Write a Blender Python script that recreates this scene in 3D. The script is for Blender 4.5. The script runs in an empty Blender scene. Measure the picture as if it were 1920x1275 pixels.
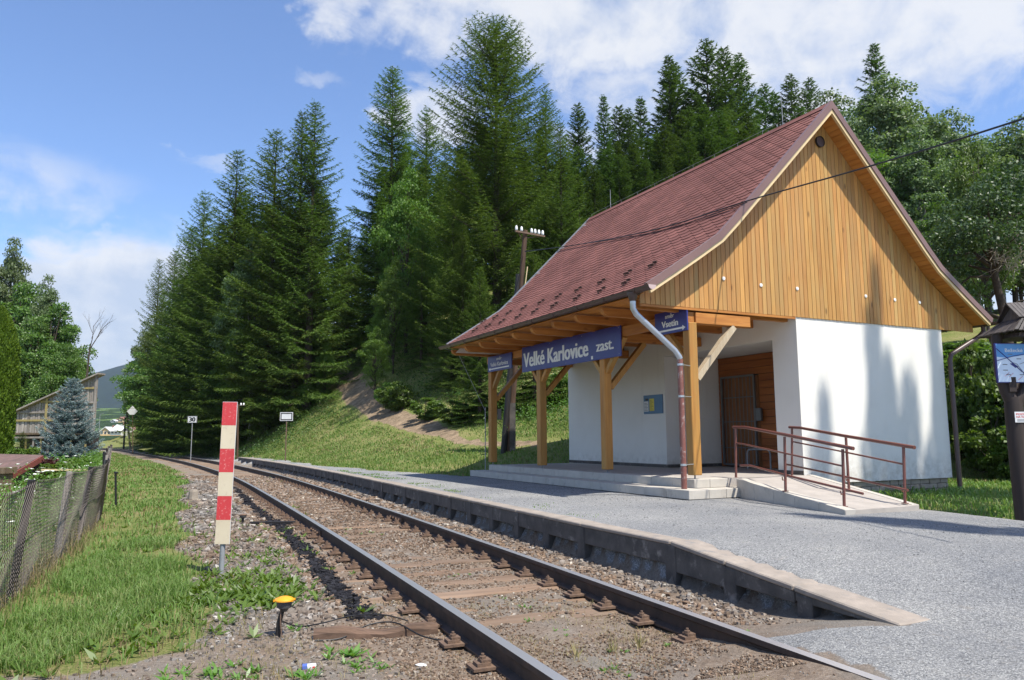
import bpy, math, random
import numpy as np
from mathutils import Vector, Matrix
random.seed(7)
RNG = np.random.RandomState(11)
SC = bpy.context.scene
COL = SC.collection
R_ = math.radians

# ------------------------------------------------------------------ camera
F, CX, CY, HOR, ROLL, CAMH = 1422.9, 960.0, 637.5, 818.9, 0.333, 1.29
cam = bpy.data.cameras.new('camera'); camo = bpy.data.objects.new('camera', cam); COL.objects.link(camo)
cam.sensor_width = 36.0; cam.lens = F / 1920.0 * 36.0; cam.clip_start = 0.1; cam.clip_end = 20000
_p = math.atan((HOR - CY) / F)
_f = Vector((0, math.cos(_p), math.sin(_p))); _r = Vector((1, 0, 0)); _u = _r.cross(_f)
_ro = R_(ROLL)
_R = _r * math.cos(_ro) - _u * math.sin(_ro); _U = _u * math.cos(_ro) + _r * math.sin(_ro)
M = Matrix(((_R.x, _U.x, -_f.x, 0), (_R.y, _U.y, -_f.y, 0), (_R.z, _U.z, -_f.z, CAMH), (0, 0, 0, 1)))
camo.matrix_world = M
SC.camera = camo

# ------------------------------------------------------------------ view, world, sun
SC.view_settings.view_transform = 'Standard'; SC.view_settings.look = 'None'
SC.view_settings.gamma = 1.0; SC.view_settings.exposure = 0.74; SC.view_settings.use_curve_mapping = False
SUN = Vector((0.388, -0.398, 1.0)).normalized()
SUN_EL = math.asin(SUN.z); SUN_AZ = math.atan2(SUN.x, SUN.y)
sl = bpy.data.lights.new('sun', 'SUN'); sl.energy = 4.6; sl.angle = R_(0.53); sl.color = (1.0, 0.95, 0.86)
so = bpy.data.objects.new('sun', sl); COL.objects.link(so); so.location = (30, -20, 60)
so.rotation_euler = SUN.to_track_quat('Z', 'Y').to_euler()

world = bpy.data.worlds.new('World'); SC.world = world; world.use_nodes = True
nt = world.node_tree; nt.nodes.clear()
def N(t, typ, **kw):
    n = t.nodes.new(typ)
    for k, v in kw.items(): setattr(n, k, v)
    return n
def mth(t, op, a, b=None, c=None, clamp=False):
    n = N(t, 'ShaderNodeMath', operation=op); n.use_clamp = clamp
    for i, v in enumerate((a, b, c)):
        if v is None: continue
        if isinstance(v, (int, float)): n.inputs[i].default_value = v
        else: t.links.new(v, n.inputs[i])
    return n.outputs[0]
def world_build():
    t = nt; L = t.links.new
    out = N(t, 'ShaderNodeOutputWorld'); bg = N(t, 'ShaderNodeBackground')
    sky = N(t, 'ShaderNodeTexSky', sky_type='NISHITA'); sky.sun_disc = False
    sky.sun_elevation = SUN_EL; sky.sun_rotation = SUN_AZ
    sky.altitude = 500; sky.air_density = 1.0; sky.dust_density = 0.35; sky.ozone_density = 2.2
    tint = N(t, 'ShaderNodeMix', data_type='RGBA', blend_type='MULTIPLY'); tint.inputs['Factor'].default_value = 1
    L(sky.outputs[0], tint.inputs['A']); tint.inputs['B'].default_value = (0.88, 0.97, 1.13, 1)
    tc = N(t, 'ShaderNodeTexCoord'); sp = N(t, 'ShaderNodeSeparateXYZ'); L(tc.outputs['Generated'], sp.inputs[0])
    az = mth(t, 'ARCTAN2', sp.outputs[0], sp.outputs[1]); el = mth(t, 'ARCSINE', sp.outputs[2])
    # cloud plane coordinates
    den = mth(t, 'ADD', mth(t, 'MAXIMUM', sp.outputs[2], 0.0), 0.22)
    cx = mth(t, 'DIVIDE', sp.outputs[0], den); cy = mth(t, 'DIVIDE', sp.outputs[1], den)
    cv = N(t, 'ShaderNodeCombineXYZ'); L(cx, cv.inputs[0]); L(cy, cv.inputs[1])
    def fbm(vec, scale, detail, rough, dist=0.0):
        n = N(t, 'ShaderNodeTexNoise'); n.inputs['Scale'].default_value = scale; n.inputs['Detail'].default_value = detail
        n.inputs['Roughness'].default_value = rough; n.inputs['Distortion'].default_value = dist; L(vec, n.inputs['Vector']); return n.outputs['Fac']
    n1 = fbm(cv.outputs[0], 1.6, 8, 0.62, 0.4); n2 = fbm(cv.outputs[0], 4.2, 7, 0.6, 0.6)
    n3 = fbm(tc.outputs['Generated'], 14.0, 8, 0.6, 0.3)
    blobs = [(0.16, 0.56, 0.36, 0.125, 1.0), (0.47, 0.47, 0.34, 0.115, 0.95), (0.27, 0.41, 0.22, 0.085, 0.8), (-0.10, 0.41, 0.06, 0.05, 0.85),
             (-0.26, 0.555, 0.08, 0.05, 0.8), (-0.265, 0.451, 0.06, 0.014, 0.5), (-0.385, 0.341, 0.055, 0.014, 0.55), (-0.575, 0.295, 0.13, 0.045, 0.48),
             (-0.462, 0.245, 0.05, 0.028, 0.58), (-0.54, 0.236, 0.07, 0.018, 0.45), (-0.46, 0.095, 0.24, 0.125, 1.75), (-0.8, 0.09, 0.25, 0.10, 1.1),
             (0.62, 0.09, 0.5, 0.12, 0.9)]
    az0, el0 = az, el
    az = mth(t, 'ADD', az, mth(t, 'MULTIPLY_ADD', n2, 0.30, -0.15)); el = mth(t, 'ADD', el, mth(t, 'MULTIPLY_ADD', n3, 0.12, -0.06))
    m = None
    for (a0, e0, sa, se, wgt) in blobs:
        dx = mth(t, 'DIVIDE', mth(t, 'SUBTRACT', az, a0), sa); dy = mth(t, 'DIVIDE', mth(t, 'SUBTRACT', el, e0), se)
        d2 = mth(t, 'ADD', mth(t, 'MULTIPLY', dx, dx), mth(t, 'MULTIPLY', dy, dy))
        g = mth(t, 'MULTIPLY', mth(t, 'EXPONENT', mth(t, 'MULTIPLY', mth(t, 'MULTIPLY', d2, d2), -0.7)), wgt)
        m = g if m is None else mth(t, 'MAXIMUM', m, g)
    # ordinary scattered cumulus everywhere away from the view
    away = mth(t, 'MULTIPLY_ADD', mth(t, 'ABSOLUTE', az0), 1.4, -1.1, clamp=True)
    m = mth(t, 'MAXIMUM', m, mth(t, 'MULTIPLY', away, mth(t, 'MULTIPLY_ADD', n1, 2.6, -0.85)))
    mix = mth(t, 'ADD', mth(t, 'MULTIPLY', m, 1.05), mth(t, 'MULTIPLY_ADD', n3, 0.95, -0.47))
    mix = mth(t, 'ADD', mix, mth(t, 'MULTIPLY_ADD', n2, 0.9, -0.45))
    rmp = N(t, 'ShaderNodeMapRange'); rmp.interpolation_type = 'SMOOTHSTEP'
    rmp.inputs['From Min'].default_value = 0.30; rmp.inputs['From Max'].default_value = 1.15
    L(mix, rmp.inputs['Value'])
    shade = N(t, 'ShaderNodeValToRGB')
    e = shade.color_ramp.elements; e[0].position = 0.40; e[0].color = (3.1, 3.5, 4.2, 1); e[1].position = 0.60; e[1].color = (4.7, 4.75, 4.85, 1)
    edge = N(t, 'ShaderNodeMapRange'); edge.inputs['From Min'].default_value = 1.9; edge.inputs['From Max'].default_value = 0.6; edge.inputs['To Min'].default_value = -0.06; edge.inputs['To Max'].default_value = 0.12; L(mix, edge.inputs['Value'])
    L(mth(t, 'ADD', mth(t, 'ADD', mth(t, 'MULTIPLY', n3, 0.55), mth(t, 'MULTIPLY', n2, 0.45)), edge.outputs[0]), shade.inputs[0])
    mx = N(t, 'ShaderNodeMix', data_type='RGBA'); L(mth(t, 'MULTIPLY', rmp.outputs[0], 0.88), mx.inputs['Factor'])
    L(tint.outputs['Result'], mx.inputs['A']); L(shade.outputs[0], mx.inputs['B'])
    L(mx.outputs['Result'], bg.inputs[0]); bg.inputs[1].default_value = 0.12
    L(bg.outputs[0], out.inputs[0])
world_build()

# ------------------------------------------------------------------ geometry of the view: pixel of the 1920 px photo -> point in the place
def ray(u, v):
    d = _R * (u - CX) + _U * (CY - v) + _f * F
    return d / d.y
def G(u, v, z):                       # ground point at height z
    d = ray(u, v); t = (z - CAMH) / d.z
    return Vector((d.x * t, d.y * t, z))
def AT(u, v, Y):                      # point at depth Y
    d = ray(u, v); return Vector((d.x * Y, Y, CAMH + d.z * Y))
ANG = R_(26.483)
BU = Vector((-math.sin(ANG), math.cos(ANG), 0)); BW = Vector((math.cos(ANG), math.sin(ANG), 0)); BO = Vector((2.915, 12.782, 0))
def toB(P): d = P - BO; return Vector((d.dot(BW), d.dot(BU), P.z))        # local (w,u,z) of the building
def fromB(w, u, z): return BO + BW * w + BU * u + Vector((0, 0, z))
def onU(px, py, u):                   # photo point on the building plane u = const
    d = ray(px, py); C = Vector((0, 0, CAMH)); P0 = BO + BU * u
    return toB(C + d * ((P0 - C).dot(BU) / d.dot(BU)))
def onW(px, py, w):
    d = ray(px, py); C = Vector((0, 0, CAMH)); P0 = BO + BW * w
    return toB(C + d * ((P0 - C).dot(BW) / d.dot(BW)))

# ------------------------------------------------------------------ helpers
def tag(o, label=None, cat=None, group=None, kind=None):
    if label: o['label'] = label
    if cat: o['category'] = cat
    if group: o['group'] = group
    if kind: o['kind'] = kind
    return o
def thing(name, label, cat, loc=(0, 0, 0), rz=0.0, group=None):
    o = bpy.data.objects.new(name, None); COL.objects.link(o); o.empty_display_size = 0.2
    o.location = loc; o.rotation_euler = (0, 0, rz); tag(o, label, cat, group); return o
def link(name, me, parent=None, loc=None):
    o = bpy.data.objects.new(name, me); COL.objects.link(o)
    if parent: o.parent = parent
    if loc is not None: o.location = loc
    return o
class MB:
    def __init__(s): s.v = []; s.f = []; s.sm = False
    def add(s, vs, fs):
        b = len(s.v); s.v += [tuple(v) for v in vs]; s.f += [tuple(b + i for i in f) for f in fs]; return s
    def box(s, x0, x1, y0, y1, z0, z1):
        return s.add([(x0, y0, z0), (x1, y0, z0), (x1, y1, z0), (x0, y1, z0), (x0, y0, z1), (x1, y0, z1), (x1, y1, z1), (x0, y1, z1)],
                     [(0, 3, 2, 1), (4, 5, 6, 7), (0, 1, 5, 4), (1, 2, 6, 5), (2, 3, 7, 6), (3, 0, 4, 7)])
    def beam(s, a, b, w, h, up=(0, 0, 1)):          # rectangular bar from a to b
        a = Vector(a); b = Vector(b); d = (b - a).normalized(); up = Vector(up)
        sd = d.cross(up)
        if sd.length < 1e-3: sd = d.cross(Vector((0, 1, 0)))
        sd.normalize(); up = sd.cross(d); sd *= w / 2; up *= h / 2
        return s.add([a - sd - up, a + sd - up, a + sd + up, a - sd + up, b - sd - up, b + sd - up, b + sd + up, b - sd + up],
                     [(0, 3, 2, 1), (4, 5, 6, 7), (0, 1, 5, 4), (1, 2, 6, 5), (2, 3, 7, 6), (3, 0, 4, 7)])
    def tube(s, pts, r, n=8, cap=True):
        pts = [Vector(p) for p in pts]; k = len(pts); rs = r if isinstance(r, (list, tuple)) else [r] * k
        ref = None; b = len(s.v)
        for i, p in enumerate(pts):
            d = (pts[min(i + 1, k - 1)] - pts[max(i - 1, 0)]).normalized()
            if ref is None: ref = d.orthogonal().normalized()
            ref = (ref - d * ref.dot(d)); ref = ref.normalized() if ref.length > 1e-4 else d.orthogonal().normalized()
            q = d.cross(ref)
            for j in range(n):
                an = 2 * math.pi * j / n; s.v.append(tuple(p + (ref * math.cos(an) + q * math.sin(an)) * rs[i]))
        for i in range(k - 1):
            for j in range(n):
                j2 = (j + 1) % n; s.f.append((b + i * n + j, b + i * n + j2, b + (i + 1) * n + j2, b + (i + 1) * n + j))
        if cap: s.f.append(tuple(b + j for j in range(n))[::-1]); s.f.append(tuple(b + (k - 1) * n + j for j in range(n)))
        return s
    def lathe(s, prof, c=(0, 0, 0), n=16):
        b = len(s.v); k = len(prof)
        for (r, z) in prof:
            for j in range(n):
                an = 2 * math.pi * j / n; s.v.append((c[0] + r * math.cos(an), c[1] + r * math.sin(an), c[2] + z))
        for i in range(k - 1):
            for j in range(n):
                j2 = (j + 1) % n; s.f.append((b + i * n + j, b + i * n + j2, b + (i + 1) * n + j2, b + (i + 1) * n + j))
        s.f.append(tuple(b + j for j in range(n))[::-1]); s.f.append(tuple(b + (k - 1) * n + j for j in range(n)))
        return s
    def prism(s, poly, axis, a0, a1):               # polygon in the two other axes, extruded along axis
        def mk(p, a):
            if axis == 0: return (a, p[0], p[1])
            if axis == 1: return (p[0], a, p[1])
            return (p[0], p[1], a)
        n = len(poly); vs = [mk(p, a0) for p in poly] + [mk(p, a1) for p in poly]
        return s.add(vs, [tuple(range(n))[::-1], tuple(range(n, 2 * n))] + [(i, (i + 1) % n, n + (i + 1) % n, n + i) for i in range(n)])
    def mesh(s, name, smooth=None):
        me = bpy.data.meshes.new(name); me.from_pydata(s.v, [], s.f); me.update()
        import bmesh
        bm = bmesh.new(); bm.from_mesh(me); bmesh.ops.recalc_face_normals(bm, faces=bm.faces); bm.to_mesh(me); bm.free()
        if smooth is not None:
            me.polygons.foreach_set('use_smooth', [True] * len(me.polygons))
            me.set_sharp_from_angle(angle=R_(smooth))
        return me
    def build(s, name, mat, parent=None, loc=None, smooth=None, bevel=0.0):
        me = s.mesh(name, smooth)
        if bevel:
            import bmesh
            bm = bmesh.new(); bm.from_mesh(me); bmesh.ops.bevel(bm, geom=list(bm.edges), offset=bevel, segments=1, affect='EDGES', clamp_overlap=True); bm.to_mesh(me); bm.free()
        me.materials.append(mat); return link(name, me, parent, loc)
def np_mesh(name, V, Fq, mat, smooth=False, colors=None):
    V = np.asarray(V, np.float32).reshape(-1, 3); Fq = np.asarray(Fq, np.int32); k = Fq.shape[1]
    me = bpy.data.meshes.new(name); me.vertices.add(len(V)); me.vertices.foreach_set('co', V.ravel())
    me.loops.add(Fq.size); me.loops.foreach_set('vertex_index', Fq.ravel())
    me.polygons.add(len(Fq)); me.polygons.foreach_set('loop_start', np.arange(0, Fq.size, k, dtype=np.int32))
    me.polygons.foreach_set('use_smooth', [smooth] * len(Fq))
    if colors is not None:
        ca = me.color_attributes.new('mask', 'FLOAT_COLOR', 'POINT'); ca.data.foreach_set('color', np.asarray(colors, np.float32).ravel())
    me.update(calc_edges=True); me.validate()
    if mat: me.materials.append(mat)
    return me
def copy_thing(o, loc, rz=0.0, scale=1.0, label=None):
    c = o.copy(); COL.objects.link(c); c.location = loc; c.rotation_euler = (0, 0, rz)
    c.scale = (scale, scale, scale) if isinstance(scale, (int, float)) else scale
    if label: c['label'] = label
    for ch in list(o.children):
        d = ch.copy(); COL.objects.link(d); d.parent = c
        for g in list(ch.children):
            e = g.copy(); COL.objects.link(e); e.parent = d
    return c

# ------------------------------------------------------------------ materials
def newmat(name):
    m = bpy.data.materials.new(name); m.use_nodes = True; t = m.node_tree; t.nodes.clear()
    o = N(t, 'ShaderNodeOutputMaterial'); b = N(t, 'ShaderNodeBsdfPrincipled'); t.links.new(b.outputs[0], o.inputs[0]); return m, t, b, o
def tex(t, scale, detail=4, rough=0.55, vec=None, coord='Object', stretch=None, typ='ShaderNodeTexNoise', dist=0.0):
    if vec is None:
        tc = N(t, 'ShaderNodeTexCoord'); vec = tc.outputs[coord]
    if stretch:
        mp = N(t, 'ShaderNodeMapping'); mp.inputs['Scale'].default_value = stretch; t.links.new(vec, mp.inputs['Vector']); vec = mp.outputs[0]
    n = N(t, typ); n.inputs['Scale'].default_value = scale
    if typ == 'ShaderNodeTexNoise':
        n.inputs['Detail'].default_value = detail; n.inputs['Roughness'].default_value = rough; n.inputs['Distortion'].default_value = dist
    t.links.new(vec, n.inputs['Vector']); return n
def ramp(t, fac, stops):
    r = N(t, 'ShaderNodeValToRGB'); el = r.color_ramp.elements
    while len(el) < len(stops): el.new(0.5)
    for e, (p, c) in zip(el, stops): e.position = p; e.color = (c[0], c[1], c[2], 1) if not isinstance(c, (int, float)) else (c, c, c, 1)
    t.links.new(fac, r.inputs[0]); return r.outputs[0]
def mixc(t, fac, a, b, blend='MIX'):
    m = N(t, 'ShaderNodeMix', data_type='RGBA', blend_type=blend)
    for s, v in (('Factor', fac), ('A', a), ('B', b)):
        if isinstance(v, (int, float)): m.inputs[s].default_value = v
        elif isinstance(v, tuple): m.inputs[s].default_value = (v[0], v[1], v[2], 1)
        else: t.links.new(v, m.inputs[s])
    return m.outputs['Result']
def bump(t, b, h, strength, dist=0.01, prev=None):
    n = N(t, 'ShaderNodeBump'); n.inputs['Strength'].default_value = strength; n.inputs['Distance'].default_value = dist
    t.links.new(h, n.inputs['Height'])
    if prev is not None: t.links.new(prev, n.inputs['Normal'])
    t.links.new(n.outputs[0], b.inputs['Normal']); return n.outputs[0]
def plain(name, c, rough=0.6, c2=None, scale=3.0, bscale=0, bstr=0.2, metal=0.0, spec=0.5, dirt=None, dscale=6, coord='Object', detail=6):
    m, t, b, o = newmat(name); b.inputs['Roughness'].default_value = rough; b.inputs['Metallic'].default_value = metal
    b.inputs['Specular IOR Level'].default_value = spec
    c2 = c2 or tuple(x * 0.82 for x in c)
    n = tex(t, scale, detail, 0.6, coord=coord); col = ramp(t, n.outputs['Fac'], [(0.3, c2), (0.7, c)])
    if dirt:
        n2 = tex(t, dscale, 8, 0.7, coord=coord); f = ramp(t, n2.outputs['Fac'], [(0.56, 0.0), (0.66, 1.0)])
        col = mixc(t, f, col, dirt)
    t.links.new(col, b.inputs['Base Color'])
    if bscale:
        n3 = tex(t, bscale, 4, 0.6, coord=coord); bump(t, b, n3.outputs['Fac'], bstr)
    return m
def wood(name, c1, c2, axis=2, rnd=0.25, grain=26.0, knots=True, rough=0.55, weather=None, hue=0.0):
    m, t, b, o = newmat(name); b.inputs['Roughness'].default_value = rough; b.inputs['Specular IOR Level'].default_value = 0.35
    oi = N(t, 'ShaderNodeObjectInfo'); tc = N(t, 'ShaderNodeTexCoord')
    ad = N(t, 'ShaderNodeVectorMath', operation='MULTIPLY_ADD')
    cmb = N(t, 'ShaderNodeCombineXYZ'); 
    for i in range(3): t.links.new(mth(t, 'MULTIPLY', oi.outputs['Random'], 17.0 + 5 * i), cmb.inputs[i])
    t.links.new(tc.outputs['Object'], ad.inputs[0]); ad.inputs[1].default_value = (1, 1, 1); t.links.new(cmb.outputs[0], ad.inputs[2])
    st = [1, 1, 1]; st[axis] = 0.06
    g = tex(t, grain, 5, 0.65, vec=ad.outputs[0], stretch=tuple(st), dist=0.3)
    st2 = [1, 1, 1]; st2[axis] = 0.25
    big = tex(t, 2.2, 4, 0.6, vec=ad.outputs[0], stretch=tuple(st2))
    f = mth(t, 'ADD', mth(t, 'MULTIPLY', g.outputs['Fac'], 0.6), mth(t, 'MULTIPLY', big.outputs['Fac'], 0.4))
    col = ramp(t, f, [(0.36, c2), (0.62, c1)])
    if weather:
        w = tex(t, 1.3, 6, 0.7, vec=ad.outputs[0], stretch=tuple(st2)); col = mixc(t, ramp(t, w.outputs['Fac'], [(0.45, 0.0), (0.65, 0.8)]), col, weather)
    if knots:
        st3 = [1, 1, 1]; st3[axis] = 0.45
        v = tex(t, 3.4, vec=ad.outputs[0], stretch=tuple(st3), typ='ShaderNodeTexVoronoi')
        kf = ramp(t, v.outputs['Distance'], [(0.05, 0.75), (0.13, 0.0)])
        col = mixc(t, kf, col, tuple(x * 0.35 for x in c2))
    br = mth(t, 'MULTIPLY_ADD', oi.outputs['Random'], rnd, 1.0 - rnd / 2)
    hsv = N(t, 'ShaderNodeHueSaturation'); t.links.new(col, hsv.inputs['Color']); t.links.new(br, hsv.inputs['Value'])
    if hue:
        wn = N(t, 'ShaderNodeTexWhiteNoise', noise_dimensions='1D'); t.links.new(oi.outputs['Random'], wn.inputs['W'])
        t.links.new(mth(t, 'MULTIPLY_ADD', wn.outputs['Value'], hue, 0.5 - hue / 2), hsv.inputs['Hue'])
    t.links.new(hsv.outputs[0], b.inputs['Base Color'])
    bump(t, b, g.outputs['Fac'], 0.25, 0.004)
    return m
def foliage(name, cols, trans, tf=0.35, rough=0.55, big=0.25, spec=0.3):
    m, t, b, o = newmat(name); b.inputs['Roughness'].default_value = rough; b.inputs['Specular IOR Level'].default_value = spec
    ge = N(t, 'ShaderNodeNewGeometry'); oi = N(t, 'ShaderNodeObjectInfo')
    n = tex(t, big, 3, 0.6); f = mth(t, 'ADD', mth(t, 'MULTIPLY', ge.outputs['Random Per Island'], 0.65), mth(t, 'MULTIPLY_ADD', n.outputs['Fac'], 0.9, -0.25), clamp=True)
    k = len(cols); col = ramp(t, f, [(i / (k - 1), c) for i, c in enumerate(cols)])
    hsv = N(t, 'ShaderNodeHueSaturation'); t.links.new(col, hsv.inputs['Color']); t.links.new(mth(t, 'MULTIPLY_ADD', oi.outputs['Random'], 0.3, 0.85), hsv.inputs['Value'])
    t.links.new(mth(t, 'MULTIPLY_ADD', oi.outputs['Random'], 0.03, 0.485), hsv.inputs['Hue'])
    t.links.new(hsv.outputs[0], b.inputs['Base Color'])
    tr = N(t, 'ShaderNodeBsdfTranslucent'); t.links.new(mixc(t, 1.0, hsv.outputs[0], trans, 'MULTIPLY'), tr.inputs[0])
    ms = N(t, 'ShaderNodeMixShader'); ms.inputs[0].default_value = tf; t.links.new(b.outputs[0], ms.inputs[1]); t.links.new(tr.outputs[0], ms.inputs[2]); t.links.new(ms.outputs[0], o.inputs[0])
    return m

def plaster_mat():
    m, t, b, o = newmat('white plaster'); b.inputs['Roughness'].default_value = 0.92; b.inputs['Specular IOR Level'].default_value = 0.15
    ge = N(t, 'ShaderNodeNewGeometry'); sp_ = N(t, 'ShaderNodeSeparateXYZ'); t.links.new(ge.outputs['Position'], sp_.inputs[0])
    n = tex(t, 0.9, 5, 0.6); n2 = tex(t, 7, 6, 0.7); n3 = tex(t, 110, 3, 0.6); st = tex(t, 3.0, 5, 0.65, stretch=(1, 1, 0.12))
    col = ramp(t, n.outputs['Fac'], [(0.3, (0.69, 0.665, 0.61)), (0.7, (0.755, 0.735, 0.685))])
    low = mth(t, 'MULTIPLY', mth(t, 'MULTIPLY_ADD', sp_.outputs[2], -2.2, 2.1, clamp=True), ramp(t, n2.outputs['Fac'], [(0.38, 0.0), (0.7, 0.75)]))
    col = mixc(t, low, col, (0.40, 0.36, 0.30)); col = mixc(t, ramp(t, st.outputs['Fac'], [(0.60, 0.0), (0.78, 0.30)]), col, (0.50, 0.47, 0.42))
    t.links.new(col, b.inputs['Base Color']); nb = bump(t, b, n3.outputs['Fac'], 0.35, 0.004); bump(t, b, n2.outputs['Fac'], 0.12, 0.01, nb); return m
MT = {}
MT['plaster'] = plaster_mat()
MT['gable_wood'] = wood('varnished gable boards', (0.54, 0.28, 0.085), (0.38, 0.18, 0.048), 2, 0.24, 22, True, 0.5, weather=(0.42, 0.27, 0.10), hue=0.008)
MT['beam_u'] = wood('beam wood along', (0.50, 0.215, 0.05), (0.30, 0.105, 0.022), 1, 0.2, 18, True)
MT['beam_w'] = wood('beam wood across', (0.50, 0.215, 0.05), (0.30, 0.105, 0.022), 0, 0.2, 18, True)
MT['post'] = wood('post wood', (0.50, 0.25, 0.062), (0.33, 0.14, 0.032), 2, 0.25, 18, True, 0.5, weather=(0.34, 0.22, 0.07))
MT['pale_brace'] = wood('pale brace wood', (0.52, 0.43, 0.30), (0.36, 0.28, 0.18), 2, 0.1, 18, True)  # paler, greyer wood tone, used on the first brace only
MT['niche_wood'] = wood('red brown planks', (0.36, 0.12, 0.03), (0.22, 0.06, 0.014), 1, 0.25, 18, False)
MT['door_wood'] = wood('door planks', (0.30, 0.13, 0.05), (0.17, 0.065, 0.022), 2, 0.3, 20, True)
MT['soffit_wood'] = wood('soffit boards', (0.56, 0.25, 0.06), (0.40, 0.15, 0.03), 1, 0.2, 20, True)
MT['edge_wood'] = plain('pale verge batten', (0.72, 0.55, 0.30), 0.5)
MT['brown_metal'] = plain('brown sheet metal', (0.20, 0.115, 0.095), 0.38, (0.17, 0.095, 0.08), 2, spec=0.6)
MT['gutter'] = plain('dark brown gutter', (0.085, 0.052, 0.045), 0.4, spec=0.5)
MT['pink_cap'] = plain('faded gutter end', (0.50, 0.38, 0.36), 0.5)
MT['zinc'] = plain('zinc pipe', (0.55, 0.58, 0.60), 0.35, (0.42, 0.45, 0.48), 5, metal=0.75)
MT['pipe'] = plain('red brown painted pipe', (0.22, 0.085, 0.065), 0.45, (0.17, 0.065, 0.05), 6, dirt=(0.45, 0.40, 0.37), dscale=13)
MT['rail_paint'] = plain('red brown painted steel', (0.17, 0.06, 0.045), 0.33, (0.13, 0.045, 0.035), 4, spec=0.6)
MT['concrete'] = plain('light step concrete', (0.50, 0.46, 0.40), 0.85, (0.40, 0.37, 0.32), 3.5, 60, 0.2, dirt=(0.33, 0.30, 0.26), dscale=2.4)
MT['terrace_top'] = plain('terrace paving', (0.40, 0.36, 0.32), 0.8, (0.31, 0.28, 0.25), 4, 60, 0.15)
MT['dark_concrete'] = plain('weathered edge concrete', (0.12, 0.107, 0.095), 0.92, (0.055, 0.05, 0.046), 5, 40, 0.5, dirt=(0.24, 0.215, 0.19), dscale=3.2)
MT['coping'] = plain('worn coping concrete', (0.34, 0.285, 0.235), 0.9, (0.21, 0.18, 0.15), 4.5, 50, 0.4, dirt=(0.20, 0.185, 0.17), dscale=7)
MT['stone'] = plain('plinth stone', (0.36, 0.31, 0.24), 0.9, (0.24, 0.20, 0.16), 5, 30, 0.5)
MT['mortar'] = plain('mortar', (0.20, 0.18, 0.16), 0.95, bscale=40)
MT['blue'] = plain('deep blue enamel', (0.030, 0.036, 0.21), 0.33, (0.024, 0.028, 0.16), 1.5, spec=0.5)
MT['white'] = plain('white lettering', (0.80, 0.80, 0.78), 0.5)
MT['black'] = plain('black paint', (0.02, 0.02, 0.022), 0.5)
MT['white_plastic'] = plain('porcelain white', (0.85, 0.85, 0.83), 0.25)
MT['rust'] = plain('rusty steel', (0.175, 0.110, 0.072), 0.9, (0.095, 0.060, 0.042), 14, 60, 0.5)
MT['board_back'] = plain('sign white board', (0.70, 0.70, 0.69), 0.5, (0.60, 0.60, 0.60), 3)
MT['galv'] = plain('grey galvanised pipe', (0.30, 0.31, 0.32), 0.5, (0.22, 0.23, 0.24), 8, dirt=(0.2, 0.15, 0.1))
MT['red'] = plain('red reflective', (0.60, 0.05, 0.055), 0.42, (0.52, 0.045, 0.05), 5, dirt=(0.68, 0.26, 0.24), dscale=34)
MT['cream'] = plain('cream reflective', (0.68, 0.59, 0.43), 0.45, (0.60, 0.50, 0.35), 2.5, dirt=(0.54, 0.44, 0.32), dscale=14)
MT['grille'] = plain('grey steel grille', (0.16, 0.16, 0.16), 0.45, metal=0.3)
MT['old_wood'] = wood('grey weathered wood', (0.36, 0.32, 0.28), (0.17, 0.145, 0.125), 2, 0.45, 16, False, 0.85)
MT['old_plank'] = wood('old brown timber', (0.16, 0.10, 0.068), (0.055, 0.036, 0.026), 0, 0.1, 30, False, 0.95)
MT['dark_wood'] = wood('dark stained log', (0.050, 0.036, 0.030), (0.022, 0.016, 0.014), 2, 0.2, 10, False, 0.7)
MT['kiosk_roof'] = wood('dark shingle wood', (0.085, 0.072, 0.066), (0.034, 0.028, 0.026), 2, 0.6, 16, False, 0.6)
MT['pole_wood'] = wood('telegraph pole wood', (0.125, 0.072, 0.045), (0.040, 0.025, 0.018), 2, 0.1, 12, False, 0.85)
MT['tar'] = plain('tarred wood', (0.016, 0.013, 0.012), 0.6, bscale=20)
MT['bark'] = plain('bark', (0.085, 0.062, 0.045), 0.95, (0.035, 0.026, 0.02), 9, 18, 0.8)
MT['birch_bark'] = plain('pale bark', (0.45, 0.43, 0.40), 0.8, (0.10, 0.09, 0.085), 3, 12, 0.3)
MT['cable'] = plain('black cable', (0.013, 0.013, 0.014), 0.5)
MT['yellow'] = plain('yellow painted cap', (0.80, 0.36, 0.02), 0.35, (0.62, 0.26, 0.015), 9, dirt=(0.25, 0.07, 0.02), dscale=22)
MT['yellow_plain'] = plain('yellow paint', (0.36, 0.27, 0.08), 0.7, (0.22, 0.18, 0.09), 9)
MT['grey_plastic'] = plain('dark grey housing', (0.065, 0.068, 0.07), 0.5, (0.04, 0.042, 0.045), 9, dirt=(0.14, 0.12, 0.09), dscale=20)
MT['sleeper'] = wood('sleeper wood', (0.225, 0.150, 0.100), (0.120, 0.078, 0.052), 0, 0.3, 14, False, 0.95, weather=(0.235, 0.175, 0.13))
MT['paper_yellow'] = plain('yellow timetable', (0.72, 0.62, 0.10), 0.7, (0.62, 0.52, 0.08), 30)
MT['paper_white'] = plain('white paper', (0.72, 0.72, 0.70), 0.7, (0.6, 0.6, 0.6), 40)
MT['blue_board'] = plain('blue notice board', (0.07, 0.17, 0.30), 0.35)
MT['map_white'] = plain('pale map ground', (0.70, 0.78, 0.86), 0.4, (0.62, 0.72, 0.84), 2)
MT['map_blue'] = plain('map sky blue', (0.10, 0.32, 0.66), 0.4)
MT['asphalt_roof'] = plain('old felt roof', (0.17, 0.10, 0.085), 0.9, (0.10, 0.065, 0.055), 4, 30, 0.3)
MT['red_trim'] = plain('red painted board', (0.24, 0.065, 0.045), 0.6, (0.16, 0.05, 0.04), 5)
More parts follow.
